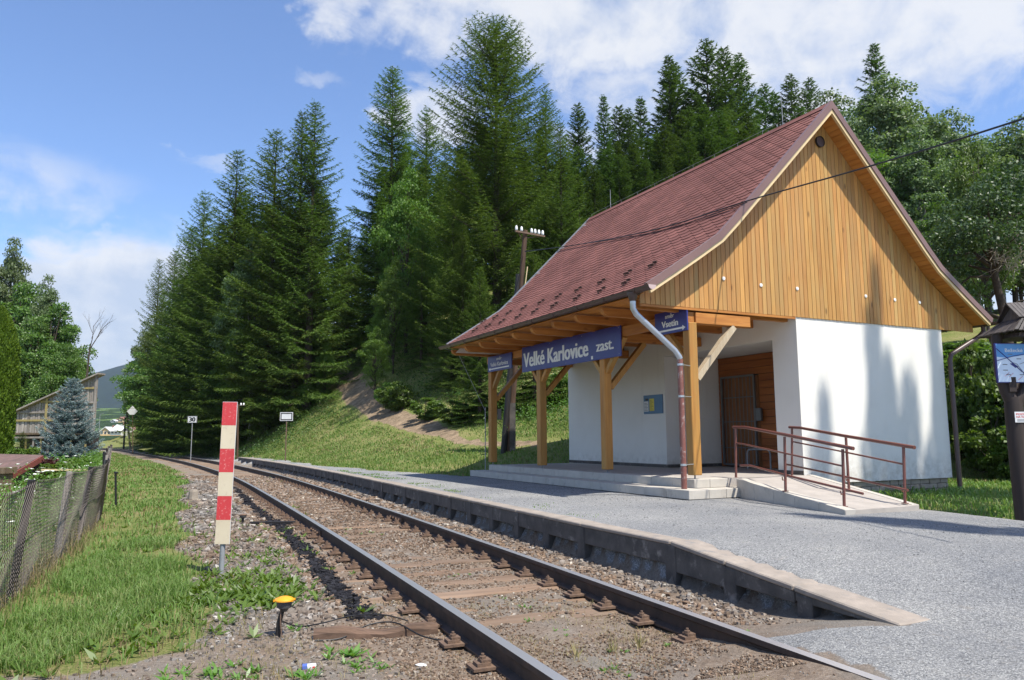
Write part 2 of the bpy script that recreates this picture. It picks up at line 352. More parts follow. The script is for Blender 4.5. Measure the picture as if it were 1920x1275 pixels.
MT['plank_brown'] = wood('brown boards', (0.20, 0.145, 0.09), (0.10, 0.07, 0.045), 2, 0.4, 16, False, 0.8)
MT['wire'] = plain('rusted fence wire', (0.13, 0.105, 0.09), 0.7)
MT['tile_red'] = plain('brown tile roof', (0.26, 0.13, 0.10), 0.8)
MT['roof_white'] = plain('pale metal roof', (0.72, 0.72, 0.72), 0.4)
MT['wall_yellow'] = plain('yellow render', (0.72, 0.50, 0.25), 0.8)
MT['wall_white'] = plain('white render', (0.72, 0.70, 0.66), 0.8)
MT['glass'] = plain('dark window glass', (0.03, 0.035, 0.04), 0.08, spec=0.8)
MT['rubbish'] = plain('white litter', (0.75, 0.75, 0.75), 0.5)
MT['blue_ink'] = plain('blue print', (0.10, 0.16, 0.50), 0.5)
MT['red_ink'] = plain('red print', (0.60, 0.05, 0.05), 0.5)
# rail: brown web, bright worn head
def rail_mat():
    m, t, b, o = newmat('rail steel'); ge = N(t, 'ShaderNodeNewGeometry'); sp = N(t, 'ShaderNodeSeparateXYZ'); t.links.new(ge.outputs['Position'], sp.inputs[0])
    n = tex(t, 5, 6, 0.7); side = ramp(t, n.outputs['Fac'], [(0.35, (0.030, 0.020, 0.015)), (0.7, (0.085, 0.050, 0.034))])
    top = mth(t, 'GREATER_THAN', mth(t, 'ADD', sp.outputs[2], mth(t, 'MULTIPLY', n.outputs['Fac'], 0.004)), 0.0005)
    no = N(t, 'ShaderNodeSeparateXYZ'); t.links.new(ge.outputs['Normal'], no.inputs[0])
    top = mth(t, 'MULTIPLY', mth(t, 'GREATER_THAN', sp.outputs[2], -0.012), mth(t, 'MULTIPLY_ADD', no.outputs[2], 2.0, -0.6, clamp=True))
    t.links.new(mixc(t, top, side, (0.62, 0.63, 0.66)), b.inputs['Base Color']); t.links.new(mth(t, 'MULTIPLY', top, 0.75), b.inputs['Metallic'])
    t.links.new(mth(t, 'MULTIPLY_ADD', top, -0.42, 0.75), b.inputs['Roughness']); return m
MT['rail'] = rail_mat()
def shingle_mat():
    m, t, b, o = newmat('red bitumen shingle'); ge = N(t, 'ShaderNodeNewGeometry'); oi = N(t, 'ShaderNodeObjectInfo')
    n = tex(t, 300, 2, 0.7); n2 = tex(t, 0.7, 6, 0.7); f = mth(t, 'ADD', mth(t, 'MULTIPLY', n.outputs['Fac'], 0.35), mth(t, 'MULTIPLY', n2.outputs['Fac'], 0.65))
    col = ramp(t, f, [(0.38, (0.135, 0.052, 0.042)), (0.62, (0.225, 0.092, 0.075))])
    rnd = mth(t, 'FRACT', mth(t, 'ADD', ge.outputs['Random Per Island'], oi.outputs['Random']))
    hsv = N(t, 'ShaderNodeHueSaturation'); t.links.new(col, hsv.inputs['Color']); t.links.new(mth(t, 'MULTIPLY_ADD', rnd, 0.30, 0.85), hsv.inputs['Value'])
    t.links.new(hsv.outputs[0], b.inputs['Base Color']); b.inputs['Roughness'].default_value = 0.85; b.inputs['Specular IOR Level'].default_value = 0.3
    bump(t, b, n.outputs['Fac'], 0.3, 0.004); return m
MT['shingle'] = shingle_mat()

# ------------------------------------------------------------------ track centreline and terrain
CL = [(4.4, -4.0), (2.9, 0.0), (0.93, 4.62), (-0.4, 7.85), (-2.16, 11.86), (-3.44, 14.8), (-5.1, 18.5), (-8.55, 26.1), (-13.2, 35.2), (-18.1, 44.35), (-25.3, 56.8), (-35.8, 74.5), (-47.5, 93.8), (-64, 115), (-88, 136), (-125, 158), (-190, 180)]
def catmull(P, step=0.5):
    P = [Vector((p[0], p[1])) for p in P]; out = []
    for i in range(len(P) - 1):
        p0 = P[max(i - 1, 0)]; p1 = P[i]; p2 = P[i + 1]; p3 = P[min(i + 2, len(P) - 1)]; k = max(2, int((p2 - p1).length / step))
        for j in range(k):
            t = j / k; t2 = t * t; t3 = t2 * t
            out.append(0.5 * ((2 * p1) + (p2 - p0) * t + (2 * p0 - 5 * p1 + 4 * p2 - p3) * t2 + (3 * p1 - p0 - 3 * p2 + p3) * t3))
    out.append(P[-1]); return np.array([(p.x, p.y) for p in out])
TL = catmull(CL, 0.6)
def smooth_line(T, it=30):
    T = T.copy()
    for _ in range(it): T[1:-1] = 0.25 * T[:-2] + 0.5 * T[1:-1] + 0.25 * T[2:]
    return T
TL = smooth_line(TL, 60)
TS = np.concatenate([[0], np.cumsum(np.linalg.norm(np.diff(TL, axis=0), axis=1))])
def track_at(s):
    x = float(np.interp(s, TS, TL[:, 0])); y = float(np.interp(s, TS, TL[:, 1]))
    x2 = float(np.interp(s + 0.5, TS, TL[:, 0])); y2 = float(np.interp(s + 0.5, TS, TL[:, 1])); x1 = float(np.interp(s - 0.5, TS, TL[:, 0])); y1 = float(np.interp(s - 0.5, TS, TL[:, 1]))
    d = Vector((x2 - x1, y2 - y1, 0)).normalized(); return Vector((x, y, 0)), d, Vector((d.y, -d.x, 0))      # point, along, right
def s_of_y(y): return float(np.interp(y, TL[:, 1], TS))
def polydist(X, Y, T, ends=True):
    X = np.asarray(X, float); Y = np.asarray(Y, float); best = np.full(X.shape, 1e18); sg = np.zeros(X.shape)
    A = T[:-1]; Bv = T[1:] - T[:-1]; LL = (Bv ** 2).sum(1)
    for i in range(len(A)):
        px = X - A[i, 0]; py = Y - A[i, 1]; tt = (px * Bv[i, 0] + py * Bv[i, 1]) / LL[i]
        if i > 0 or not ends: tt = np.maximum(tt, 0)
        if i < len(A) - 1 or not ends: tt = np.minimum(tt, 1)
        qx = px - tt * Bv[i, 0]; qy = py - tt * Bv[i, 1]; d = qx * qx + qy * qy; m = d < best
        best = np.where(m, d, best); sg = np.where(m, px * Bv[i, 1] - py * Bv[i, 0], sg)
    return np.sqrt(best) * np.sign(sg)
TLC = TL[::4]
def sst(a, b, x):
    t = np.clip((x - a) / (b - a), 0, 1); return t * t * (3 - 2 * t)
def vnoise(x, y, seed=0):
    xi = np.floor(x).astype(np.int64); yi = np.floor(y).astype(np.int64); fx = x - xi; fy = y - yi; fx = fx * fx * (3 - 2 * fx); fy = fy * fy * (3 - 2 * fy)
    def h(a, b):
        n = (a * 374761393 + b * 668265263 + seed * 974711) & 0x7fffffff; n = ((n ^ (n >> 13)) * 1274126177) & 0x7fffffff; return ((n ^ (n >> 16)) & 0xffff) / 65535.0
    return (h(xi, yi) * (1 - fx) + h(xi + 1, yi) * fx) * (1 - fy) + (h(xi, yi + 1) * (1 - fx) + h(xi + 1, yi + 1) * fx) * fy
def fbm(x, y, s, o=4, seed=0):
    r = 0; a = 0.5; x = x / s; y = y / s
    for i in range(o): r = r + a * vnoise(x, y, seed + i * 7); x = x * 2.03; y = y * 2.03; a *= 0.5
    return r / (1 - 0.5 ** o)
RAMP_DIR = Vector((2.65 - 1.58, 5.33 - 7.81))
def plat_level(x, y): return 0.24 * sst(5.15, 7.9, y + 0.10 * (x - 2)) * (1 - 0.55 * sst(4.5, 9.5, x) * (1 - sst(9.5, 13.5, y)))
def terrain(x, y, d=None, rough=True):
    x = np.asarray(x, float); y = np.asarray(y, float)
    if d is None: d = polydist(x, y, TLC)
    bed = np.full(x.shape, -0.172)
    cross = 0.168 * (1 - sst(1.05, 2.5, np.hypot((x - 3.0), (y - 4.3) * 1.0)))
    cross = np.maximum(cross, 0.150 * (1 - sst(4.2, 5.6, y)) * sst(1.2, 2.0, d + 0.4))
    left = -0.172 - 0.10 * sst(1.6, 3.2, -d) - 0.05 * sst(3.2, 9, -d) - 0.5 * sst(14, 60, -d)
    left = left + 0.10 * (1 - sst(3.8, 5.6, y)) * sst(0.5, 2.5, -d)
    # shelf behind the platform edge; along the descending kerb the shelf starts at the kerb line
    kd = (x - 1.58) * 0.918 + (y - 7.81) * 0.396            # distance right of the kerb line
    m_r = np.where(y > 7.81, sst(1.80, 1.98, d), sst(0.06, 0.22, kd))
    m_r = m_r * sst(4.9, 5.5, y)
    m_r = m_r * (1 - sst(0, 1.0, y - (43.6 + (x + 15.7) * 0.5)))
    lvl = np.maximum(plat_level(x, y), -0.172 + cross)
    z = np.where(d < 0, np.maximum(left, bed + cross) * (d < 0), bed + cross)
    z = np.where(d > 0.9, (bed + cross) * (1 - m_r) + (lvl - 0.012) * m_r, z)
    bw_l = (x - BO.x) * BW.x + (y - BO.y) * BW.y; bu_l = (x - BO.x) * BU.x + (y - BO.y) * BU.y
    z = z - 0.13 * sst(1.95, 2.7, bw_l) * (1 - sst(8, 12, bu_l)) * sst(-7, -3.2, bu_l)
    # hillside
    d0 = np.interp(y, [0, 12, 18, 22, 26, 32, 45, 60, 400], [19, 17, 13, 5.2, 3.6, 3.0, 2.7, 2.4, 2.2]); slr = np.interp(y, [0, 18, 22, 30, 60, 90], [.27, .26, .22, .27, .30, .34]); sll = np.interp(y, [0, 18, 22, 30, 36, 40, 44, 48, 54, 80], [.27, .26, .22, .30, .37, .48, .72, .95, 1.0, .95])
    d0 = d0 + sst(6.5, 12, x) * np.interp(y, [0, 22, 34, 50], [9, 9, 5, 0])
    t_ = np.maximum(d - d0, 0); ts = t_ * t_ / (t_ + 1.8); kr = sst(-3, 24, x)
    hill = (1 - kr) * sll * 27.0 * (1 - np.exp(-ts / 27.0)) + kr * slr * 62.0 * (1 - np.exp(-ts / 62.0))
    far = np.where(y > 88, sst(0, 14, x + 0.508 * y - 1.0), 1.0) * (1 - sst(260, 420, y))
    z = z + hill * far
    z = z + np.where(np.hypot(x, y) > 30, (fbm(x, y, 9, 3, 5) - 0.5) * 1.0 * sst(0.5, 6, np.abs(t_)) , 0)
    z = z - 0.6 * sst(180, 700, np.hypot(x, y)) * (hill * far < 0.5)
    if rough:
        near = (np.hypot(x, y) < 30)
        bal = np.exp(-np.maximum(np.abs(d) - 1.6, 0) * 2)
        z = z + near * (fbm(x, y, 0.35, 3, 3) - 0.5) * (0.035 * bal + 0.010) + near * (fbm(x, y, 1.6, 2, 9) - 0.5) * 0.05 * (d < -2.4)
    return z
def tz(x, y): return float(terrain(np.array([x]), np.array([y]))[0])
def sp(a, b, n, p=1.0): return a + (b - a) * (np.arange(n) / n) ** p
xs = np.concatenate([-170 - sp(0, 1, 24)[::-1] ** 2.6 * 3800, sp(-170, -60, 44), sp(-60, -13, 58), sp(-13, 9.5, 215), sp(9.5, 60, 62), 60 + (np.arange(26) / 25) ** 2.6 * 3900]); xs = np.unique(xs)
ys = np.concatenate([-np.linspace(0, 1, 14)[::-1] ** 2.5 * 900 - 3, sp(-2.9, 3, 14), sp(3, 19, 165), sp(19, 60, 92), sp(60, 150, 60), sp(150, 300, 34), 300 + (np.arange(24) / 23) ** 2.4 * 3600]); ys = np.unique(ys)
GX, GY = np.meshgrid(xs, ys); gd = polydist(GX, GY, TLC); GZ = terrain(GX, GY, gd)
nx, ny = len(xs), len(ys)
idx = np.arange(nx * ny).reshape(ny, nx); FQ = np.stack([idx[:-1, :-1], idx[:-1, 1:], idx[1:, 1:], idx[1:, :-1]], -1).reshape(-1, 4)
# traces taken over the ground, as world points
cinder = np.array([G(u, v, -0.2)[:2] for u, v in [(436, 915), (470, 950), (520, 990), (560, 1025), (600, 1075), (640, 1120), (684, 1168)]])
def terr_hit(px, py):
    d = ray(px, py); t = 3.0
    while t < 300:
        p = d * t; z = CAMH + d.z * t
        if z <= tz(p.x, p.y): break
        t *= 1.01
    return Vector((d.x * t, t, tz(d.x * t, t)))
TRAIL1 = [(1010, 834), (900, 832), (862, 828), (800, 808), (745, 792), (700, 770), (672, 745), (650, 725), (640, 700), (650, 668), (675, 640), (700, 615)]
TRAIL2 = [(862, 828), (815, 800), (770, 785), (720, 762), (690, 740), (668, 712)]
tr1 = np.array([terr_hit(u, v)[:2] for u, v in TRAIL1]); tr2 = np.array([terr_hit(u, v)[:2] for u, v in TRAIL2])
def masks(x, y, d):
    nz = fbm(x, y, 1.1, 4, 21) - 0.5; nz2 = fbm(x, y, 0.35, 3, 31) - 0.5
    kd = (x - 1.58) * 0.918 + (y - 7.81) * 0.396
    # building frame
    bw = (x - BO.x) * BW.x + (y - BO.y) * BW.y; bu = (x - BO.x) * BU.x + (y - BO.y) * BU.y
    lb = 2.45 + 0.9 * nz - 0.55 * sst(14, 40, y)
    ball = 1 - sst(lb - 0.12, lb + 0.25, -d)
    front = 1 - sst(4.9, 5.5, y + 0.75 * (x + 2.8) * (x > -2.8) * -1.0 + 1.6 * nz)       # bare ground in the foreground
    bare = np.where(d < 0, np.maximum(ball, front), 1.0)
    right_edge = np.where(y > 7.81, d > 1.85, kd > 0.1) & (y > 5.0)
    gravel = np.where(right_edge | ((d > 0.9) & (y < 5.4)), 1.0, 0.0)
    # on the right: grass starts behind the strip of gravel
    edge_d = np.interp(y, [5, 19, 21, 23, 26, 30, 44], [60, 60, 4.3, 3.6, 3.0, 2.5, 2.35]) + 0.9 * nz
    gr = (1 - sst(0, 0.35, d - edge_d))
    behind = sst(9.5, 10.1, bu + 1.2 * nz) * sst(-0.3, 0.2, bw + 0.6 * nz)
    gr = gr * (1 - behind) 
    rightgrass = sst(0.0, 0.5, (bw - (2.55 + 0.5 * nz + 0.20 * (-bu - 2.9)))) * sst(0.2, 0.6, -bu + 0.3) + sst(3.0, 3.6, bw) * (bu > -1.2) 
    rightgrass = np.clip(rightgrass, 0, 1)
    gr = gr * (1 - rightgrass)
    gravel = gravel * gr
    bare = np.where(right_edge, gr, bare)
    farb = (y > 95) * (np.abs(d) < 2.6); bare = np.where(y > 95, farb, bare)
    p1 = np.abs(polydist(x, y, tr1, False)); p2 = np.abs(polydist(x, y, tr2, False))
    wy = np.interp(y, [20, 30, 40, 50, 70], [0.20, 0.36, 0.48, 0.55, 0.8])
    path = np.maximum(1 - sst(wy * 0.6, wy * 1.3, p1 + nz * 0.5), 1 - sst(wy * 0.5, wy * 1.1, p2 + nz * 0.5)) * (d > 3)
    cb = np.abs(polydist(x, y, cinder, False)); endm = (y > cinder[-1, 1] - 0.1) & (y < cinder[0, 1] + 3)
    cin = (1 - sst(0.05, 0.16, cb + 0.25 * nz2)) * endm * (d < -1.0) * (d > -2.9)
    return bare, gravel, np.clip(path, 0, 1), cin
mk = masks(GX, GY, gd)
COLR = np.stack([mk[0].ravel(), mk[1].ravel(), mk[2].ravel(), mk[3].ravel()], -1)
def ground_mat():
    m, t, b, o = newmat('ground'); L = t.links.new; b.inputs['Roughness'].default_value = 0.95; b.inputs['Specular IOR Level'].default_value = 0.15
    at = N(t, 'ShaderNodeAttribute', attribute_name='mask'); sc = N(t, 'ShaderNodeSeparateColor'); L(at.outputs['Color'], sc.inputs[0])
    bare, grav, path = sc.outputs[0], sc.outputs[1], sc.outputs[2]; cin = at.outputs['Alpha']
    n1 = tex(t, 0.55, 6, 0.65); n2 = tex(t, 5.0, 6, 0.7); n3 = tex(t, 40.0, 4, 0.7); n4 = tex(t, 150.0, 3, 0.8); n0 = tex(t, 0.03, 4, 0.6)
    # grass
    gcol = ramp(t, mth(t, 'ADD', mth(t, 'MULTIPLY', n1.outputs['Fac'], 0.45), mth(t, 'ADD', mth(t, 'MULTIPLY', n2.outputs['Fac'], 0.3), mth(t, 'MULTIPLY', n3.outputs['Fac'], 0.3))),
                [(0.34, (0.055, 0.095, 0.018)), (0.45, (0.115, 0.155, 0.036)), (0.55, (0.19, 0.195, 0.064)), (0.64, (0.28, 0.23, 0.12))])
    gcol = mixc(t, ramp(t, n3.outputs['Fac'], [(0.25, 0.55), (0.55, 0.0)]), gcol, (0.02, 0.035, 0.008))
    # ballast dirt
    bcol = ramp(t, mth(t, 'ADD', mth(t, 'MULTIPLY', n2.outputs['Fac'], 0.5), mth(t, 'MULTIPLY', n3.outputs['Fac'], 0.5)), [(0.32, (0.105, 0.078, 0.058)), (0.5, (0.215, 0.162, 0.120)), (0.68, (0.32, 0.265, 0.215))])
    bcol = mixc(t, ramp(t, n1.outputs['Fac'], [(0.45, 0.0), (0.62, 0.75)]), bcol, ramp(t, n4.outputs['Fac'], [(0.3, (0.10, 0.095, 0.085)), (0.7, (0.30, 0.28, 0.25))]))
    # grey platform gravel
    vo = tex(t, 95.0, typ='ShaderNodeTexVoronoi'); vc = N(t, 'ShaderNodeSeparateColor'); L(vo.outputs['Color'], vc.inputs[0])
    vcol = ramp(t, vc.outputs[0], [(0.0, (0.19, 0.195, 0.203)), (0.5, (0.345, 0.348, 0.353)), (0.9, (0.47, 0.47, 0.46)), (1.0, (0.60, 0.60, 0.58))])
    vcol = mixc(t, ramp(t, vo.outputs['Distance'], [(0.25, 0.0), (0.75, 0.55)]), vcol, (0.10, 0.10, 0.10))
    vcol = mixc(t, 1.0, vcol, ramp(t, n1.outputs['Fac'], [(0.33, (0.76, 0.77, 0.79)), (0.66, (1.10, 1.08, 1.04))]), 'MULTIPLY')
    vcol = mixc(t, ramp(t, n2.outputs['Fac'], [(0.60, 0.0), (0.72, 0.45)]), vcol, (0.34, 0.30, 0.25))
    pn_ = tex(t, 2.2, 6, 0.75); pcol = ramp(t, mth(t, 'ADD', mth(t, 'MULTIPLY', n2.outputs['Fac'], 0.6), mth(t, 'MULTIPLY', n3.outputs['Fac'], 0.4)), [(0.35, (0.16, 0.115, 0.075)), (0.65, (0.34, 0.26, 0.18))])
    pcol = mixc(t, 1.0, pcol, ramp(t, pn_.outputs['Fac'], [(0.35, (0.55, 0.55, 0.52)), (0.6, (1.1, 1.08, 1.05))]), 'MULTIPLY')  # blotches painted for ruts and dappled tree shade on the path
    nz = mth(t, 'MULTIPLY_ADD', n3.outputs['Fac'], 0.9, -0.45)
    def edge(f): return mth(t, 'MULTIPLY_ADD', mth(t, 'ADD', f, nz), 4.0, -1.5, clamp=True)
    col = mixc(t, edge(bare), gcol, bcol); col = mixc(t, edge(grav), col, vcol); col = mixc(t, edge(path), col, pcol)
    col = mixc(t, mth(t, 'MULTIPLY', edge(cin), 0.92), col, (0.022, 0.022, 0.026))
    L(col, b.inputs['Base Color'])
    h = mth(t, 'ADD', mth(t, 'MULTIPLY', n3.outputs['Fac'], 0.7), mth(t, 'MULTIPLY', n4.outputs['Fac'], 0.3))
    nb = N(t, 'ShaderNodeBump'); nb.inputs['Strength'].default_value = 0.9; nb.inputs['Distance'].default_value = 0.03; L(h, nb.inputs['Height'])
    nb2 = N(t, 'ShaderNodeBump'); nb2.inputs['Strength'].default_value = 0.7; nb2.inputs['Distance'].default_value = 0.008; nb2.invert = True
    L(mth(t, 'MULTIPLY', vo.outputs['Distance'], grav), nb2.inputs['Height']); L(nb.outputs[0], nb2.inputs['Normal']); L(nb2.outputs[0], b.inputs['Normal'])
    return m
MT['ground'] = ground_mat()
g_o = link('ground', np_mesh('ground', np.stack([GX.ravel(), GY.ravel(), GZ.ravel()], -1), FQ, MT['ground'], True, COLR)); tag(g_o, kind='structure')
# ------------------------------------------------------------------ railway track
track = thing('railway_track', 'single railway track curving away to the left past the platform', 'railway track')
def rail_line(off, s0, s1):
    prof = [(-.036, 0), (.036, 0), (.037, -.036), (.012, -.052), (.010, -.128), (.066, -.146), (.066, -.160), (-.066, -.160), (-.066, -.146), (-.010, -.128), (-.012, -.052), (-.037, -.036)]
    V = []; Fc = []; s = s0; k = len(prof); n = 0
    while s < s1:
        p, a, r = track_at(s)
        for (x, z) in prof: V.append(tuple(p + r * (off + x) + Vector((0, 0, z - 0.001 if abs(x) > .03 and z == 0 else z))))
        n += 1; s += 0.5 if s < 60 else 1.5
    for i in range(n - 1):
        for j in range(k): Fc.append((i * k + j, i * k + (j + 1) % k, (i + 1) * k + (j + 1) % k, (i + 1) * k + j))
    m = MB(); m.add(V, Fc); return m
for off in (-.775, .775): rail_line(off, 0.5, s_of_y(150)).build('rail', MT['rail'], track)
sl_meshes = []
for q in range(4):
    m = MB(); rr = random.Random(q); n = 9; V = []
    for i in range(n):
        x = -1.22 + 2.44 * i / (n - 1)
        for (y, z) in ((-.125, -.14), (.125, -.14), (.125, -.012), (.10, 0), (-.10, 0), (-.125, -.012)):
            V.append((x + rr.uniform(-.03, .03) * (i in (0, n - 1)), y + rr.uniform(-.010, .010), z + rr.uniform(-.010, .004)))
    Fc = [tuple(range(6))[::-1], tuple((n - 1) * 6 + j for j in range(6))] + [(i * 6 + j, i * 6 + (j + 1) % 6, (i + 1) * 6 + (j + 1) % 6, (i + 1) * 6 + j) for i in range(n - 1) for j in range(6)]
    m.add(V, Fc); me = m.mesh('sleeper'); me.materials.append(MT['sleeper']); sl_meshes.append(me)
m = MB(); m.box(-.085, .085, -.075, .075, 0, .018).box(-.05, .04, -.045, .045, .018, .038).box(-.02, .045, -.035, .035, .038, .055); m.lathe([(.022, .055), (.022, .072), (.011, .074), (.011, .088)], (.0, 0, 0), 6)
fast = m.mesh('rail_fastening'); fast.materials.append(MT['rust'])
s = s_of_y(5.35); k = 0
s_end = s_of_y(62)
while s < s_end:
    p, a, r = track_at(s); rz = math.atan2(r.y, r.x) + random.uniform(-.02, .02)
    o = link('sleeper', sl_meshes[k % 4], track, (p.x, p.y, -.158 + random.uniform(-.012, .005) - (0.02 if p.y < 5.9 else 0))); o.rotation_euler = (0, 0, rz)
    if p.y < 27:
        for off in (-.775, .775):
            for sd in (-1, 1):
                q = p + r * (off + sd * .125)
                f = link('rail_fastening', fast, track, (q.x, q.y, -.152)); f.rotation_euler = (0, 0, rz + (math.pi if sd > 0 else 0))
    s += 0.583 * random.uniform(.95, 1.05); k += 1
for (px, py, off, sd) in ((602, 985, -.775, -1), (765, 970, .775, -1)):
    q = G(px, py, -.05); ss = s_of_y(q.y); p, a, r = track_at(ss); c = p + r * (off + sd * .028)
    m = MB(); m.beam(c - a * .36 + Vector((0, 0, -.092)), c + a * .36 + Vector((0, 0, -.092)), .026, .075)
    for i in range(4):
        b_ = c + a * (-.27 + i * .18) + Vector((0, 0, -.092)); m.tube([b_ + r * sd * .01, b_ + r * sd * .05], .018, 6)
    m.build('fishplate', MT['rust'], track)

# ------------------------------------------------------------------ platform edge
plat = thing('platform_edge', 'low dark concrete platform edge of panels and posts beside the track', 'platform edge')
KD = 1.76
def kerb_pt(i_s, d=KD): p, a, r = track_at(i_s); return p + r * d
ks = [s_of_y(8.55)]
K0 = Vector((1.58, 7.81, 0)); K1 = Vector((2.65, 5.33, 0)); kdir = (K1 - K0).normalized(); kn = Vector((-kdir.y, kdir.x, 0))
if kn.x < 0: kn = -kn
nodes = [K0]
s = s_of_y(7.5) 
pk = None
ss = s_of_y(8.7)
while True:
    p = kerb_pt(ss)
    if p.y > 43.7: break
    nodes.append(p); ss += 0.98
def quadprism(a, b, na, nb, t0, t1, za0, za1, zb0, zb1):
    # bar from a to b; na/nb: right normals; t0..t1 offset along the normal; heights at a and at b
    m = MB(); A0 = a + na * t0; A1 = a + na * t1; B0 = b + nb * t0; B1 = b + nb * t1
    def z(p, h): return (p.x, p.y, h)
    m.add([z(A0, za0), z(A1, za0), z(A1, za1), z(A0, za1), z(B0, zb0), z(B1, zb0), z(B1, zb1), z(B0, zb1)], [(0, 3, 2, 1), (4, 5, 6, 7), (0, 1, 5, 4), (1, 2, 6, 5), (2, 3, 7, 6), (3, 0, 4, 7)]); return m
def nrm(a, b): d = (b - a).normalized(); n = Vector((d.y, -d.x, 0)); return n
for i in range(len(nodes) - 1):
    a, b = nodes[i], nodes[i + 1]; n = nrm(a, b); d = (b - a).normalized(); a2, b2 = a + d * .006, b - d * .006; j = random.uniform(-.006, .006)
    quadprism(a2, b2, n, n, 0.0 + j, .065 + j, .015 + random.uniform(-.01, .01), .205, .015, .205).build('edge_panel', MT['dark_concrete'], plat, bevel=.006)
    quadprism(a2, b2, n, n, -.012 + j, .24 + random.uniform(-.03, .06), .206, .248 + j * .4, .206, .248 - j * .4).build('coping_slab', MT['coping'], plat, bevel=.010)
    pw_ = .075 + .01 * random.random(); quadprism(a - d * pw_, a + d * pw_, n, n, .01, .10, -.26, .203, -.26, .203) if i == 0 else None
    m = quadprism(a - d * pw_, a + d * pw_, n, n, -.010 + j, .12, -.28, .204, -.28, .204); m.build('edge_post', MT['dark_concrete'], plat, bevel=.008)
# descending end
def kz(t): return 0.235 * (1 - t) - 0.004 * t
L_ = (K1 - K0).length; segs = [0, .31, .62, .985]
for i in range(3):
    t0, t1 = segs[i], segs[i + 1]; a = K0 + kdir * (L_ * t0 + .006); b = K0 + kdir * (L_ * t1 - .004); zb = -.02 - .03 * (i == 0)
    quadprism(a, b, kn, kn, 0.0, .07, zb, kz(t0) - .035, zb - .02, max(kz(t1) - .035, zb)).build('edge_panel', MT['dark_concrete'], plat, bevel=.006)
    quadprism(a, b, kn, kn, -.012, .31, kz(t0) - .034, kz(t0) + .012, kz(t1) - .034, kz(t1) + .012).build('coping_slab', MT['coping'], plat, bevel=.010)
for t0 in (.0, .33, .66):
    a = K0 + kdir * (L_ * t0); quadprism(a - kdir * .08, a + kdir * .08, kn, kn, -.008, .12, -.25, kz(t0) - .04, -.25, kz(t0) - .05).build('edge_post', MT['dark_concrete'], plat, bevel=.008)

# ------------------------------------------------------------------ terrace with steps, access ramp
ter = thing('entrance_terrace', 'long pale concrete terrace with two steps along the front of the station', 'terrace', BO, ANG)
MB().box(.43, 3.11, .37, 9.15, 0.0, .385).build('terrace_base', MT['concrete'], ter)
MB().box(.06, .43, .05, 9.12, -.05, .236).build('footing', MT['dark_concrete'], ter)
MB().box(.43, 1.20, .05, .37, -.05, .236).build('footing', MT['dark_concrete'], ter)
u = 0.0
while u < 9.1:
    u2 = min(u + .61, 9.19); MB().box(0, .425, u + .003 if u else 0, u2 - .003, .238, .39).build('step_slab', MT['concrete'], ter, bevel=.005); u = u2
for (w0, w1) in ((.431, .80), (.806, 1.33)): MB().box(w0, w1, 0, .34, .238, .39).build('step_slab', MT['concrete'], ter, bevel=.005)
u = .344
while u < 8.8:
    u2 = min(u + .61, 8.81); MB().box(.409, .75, u + (.003 if u > .35 else 0), u2 - .003, .3905, .54).build('step_slab', MT['concrete'], ter, bevel=.005); u = u2
MB().box(.755, 1.16, .344, .66, .3905, .54).build('step_slab', MT['concrete'], ter, bevel=.005)
MB().box(.755, 3.12, .665, 8.81, .3905, .537).build('floor_slab', MT['terrace_top'], ter)
MB().box(1.165, 3.12, .43, .66, .3905, .537).build('floor_slab', MT['terrace_top'], ter)
MB().box(3.12, 4.80, 1.085, 4.565, .3, .537).build('floor_slab', MT['terrace_top'], ter)
ramp_o = thing('access_ramp', 'sloping concrete wheelchair ramp between the brown handrails', 'ramp')
A = G(1381, 898, .54); C = G(1585, 957, .29); D = G(1723, 947, .29); Fp = fromB(3.30, .415, .54)
m = MB(); A_ = Vector((A.x, A.y, 0)); 
m.add([(A.x, A.y, 0), (C.x, C.y, 0), (D.x, D.y, 0), (Fp.x, Fp.y, 0), (A.x, A.y, .536), (C.x, C.y, .285), (D.x, D.y, .285), (Fp.x, Fp.y, .536)], [(0, 3, 2, 1), (4, 5, 6, 7), (0, 1, 5, 4), (1, 2, 6, 5), (2, 3, 7, 6), (3, 0, 4, 7)])
m.build('ramp_slab', MT['terrace_top'], ramp_o)
def edge_strip(p, q, side, w=.16):
    d = (q - p).normalized(); n = Vector((d.y, -d.x, 0)).normalized() * side
    m = MB(); o = .012; m.add([tuple(p - n * .006 + Vector((0, 0, -.30))), tuple(q - n * .006 + Vector((0, 0, -.30))), tuple(q + n * w + Vector((0, 0, -.02))), tuple(p + n * w + Vector((0, 0, -.02))), tuple(p - n * .006 + Vector((0, 0, o))), tuple(q - n * .006 + Vector((0, 0, o))), tuple(q + n * w + Vector((0, 0, o))), tuple(p + n * w + Vector((0, 0, o)))],
          [(0, 3, 2, 1), (4, 5, 6, 7), (0, 1, 5, 4), (1, 2, 6, 5), (2, 3, 7, 6), (3, 0, 4, 7)]); return m
Az = Vector((A.x, A.y, .536)); Cz = Vector((C.x, C.y, .285)); Dz = Vector((D.x, D.y, .285)); Fz = Vector((Fp.x, Fp.y, .536))
for i in range(5):
    t0, t1 = i / 5 + .002, (i + 1) / 5 - .002
    edge_strip(Az.lerp(Cz, t0), Az.lerp(Cz, t1), -1).build('kerb_slab', MT['concrete'], ramp_o, bevel=.004)
    edge_strip(Fz.lerp(Dz, t0), Fz.lerp(Dz, t1), 1, .10).build('kerb_slab', MT['concrete'], ramp_o, bevel=.004)
def arc_pts(pts): return [Vector(p) for p in pts]
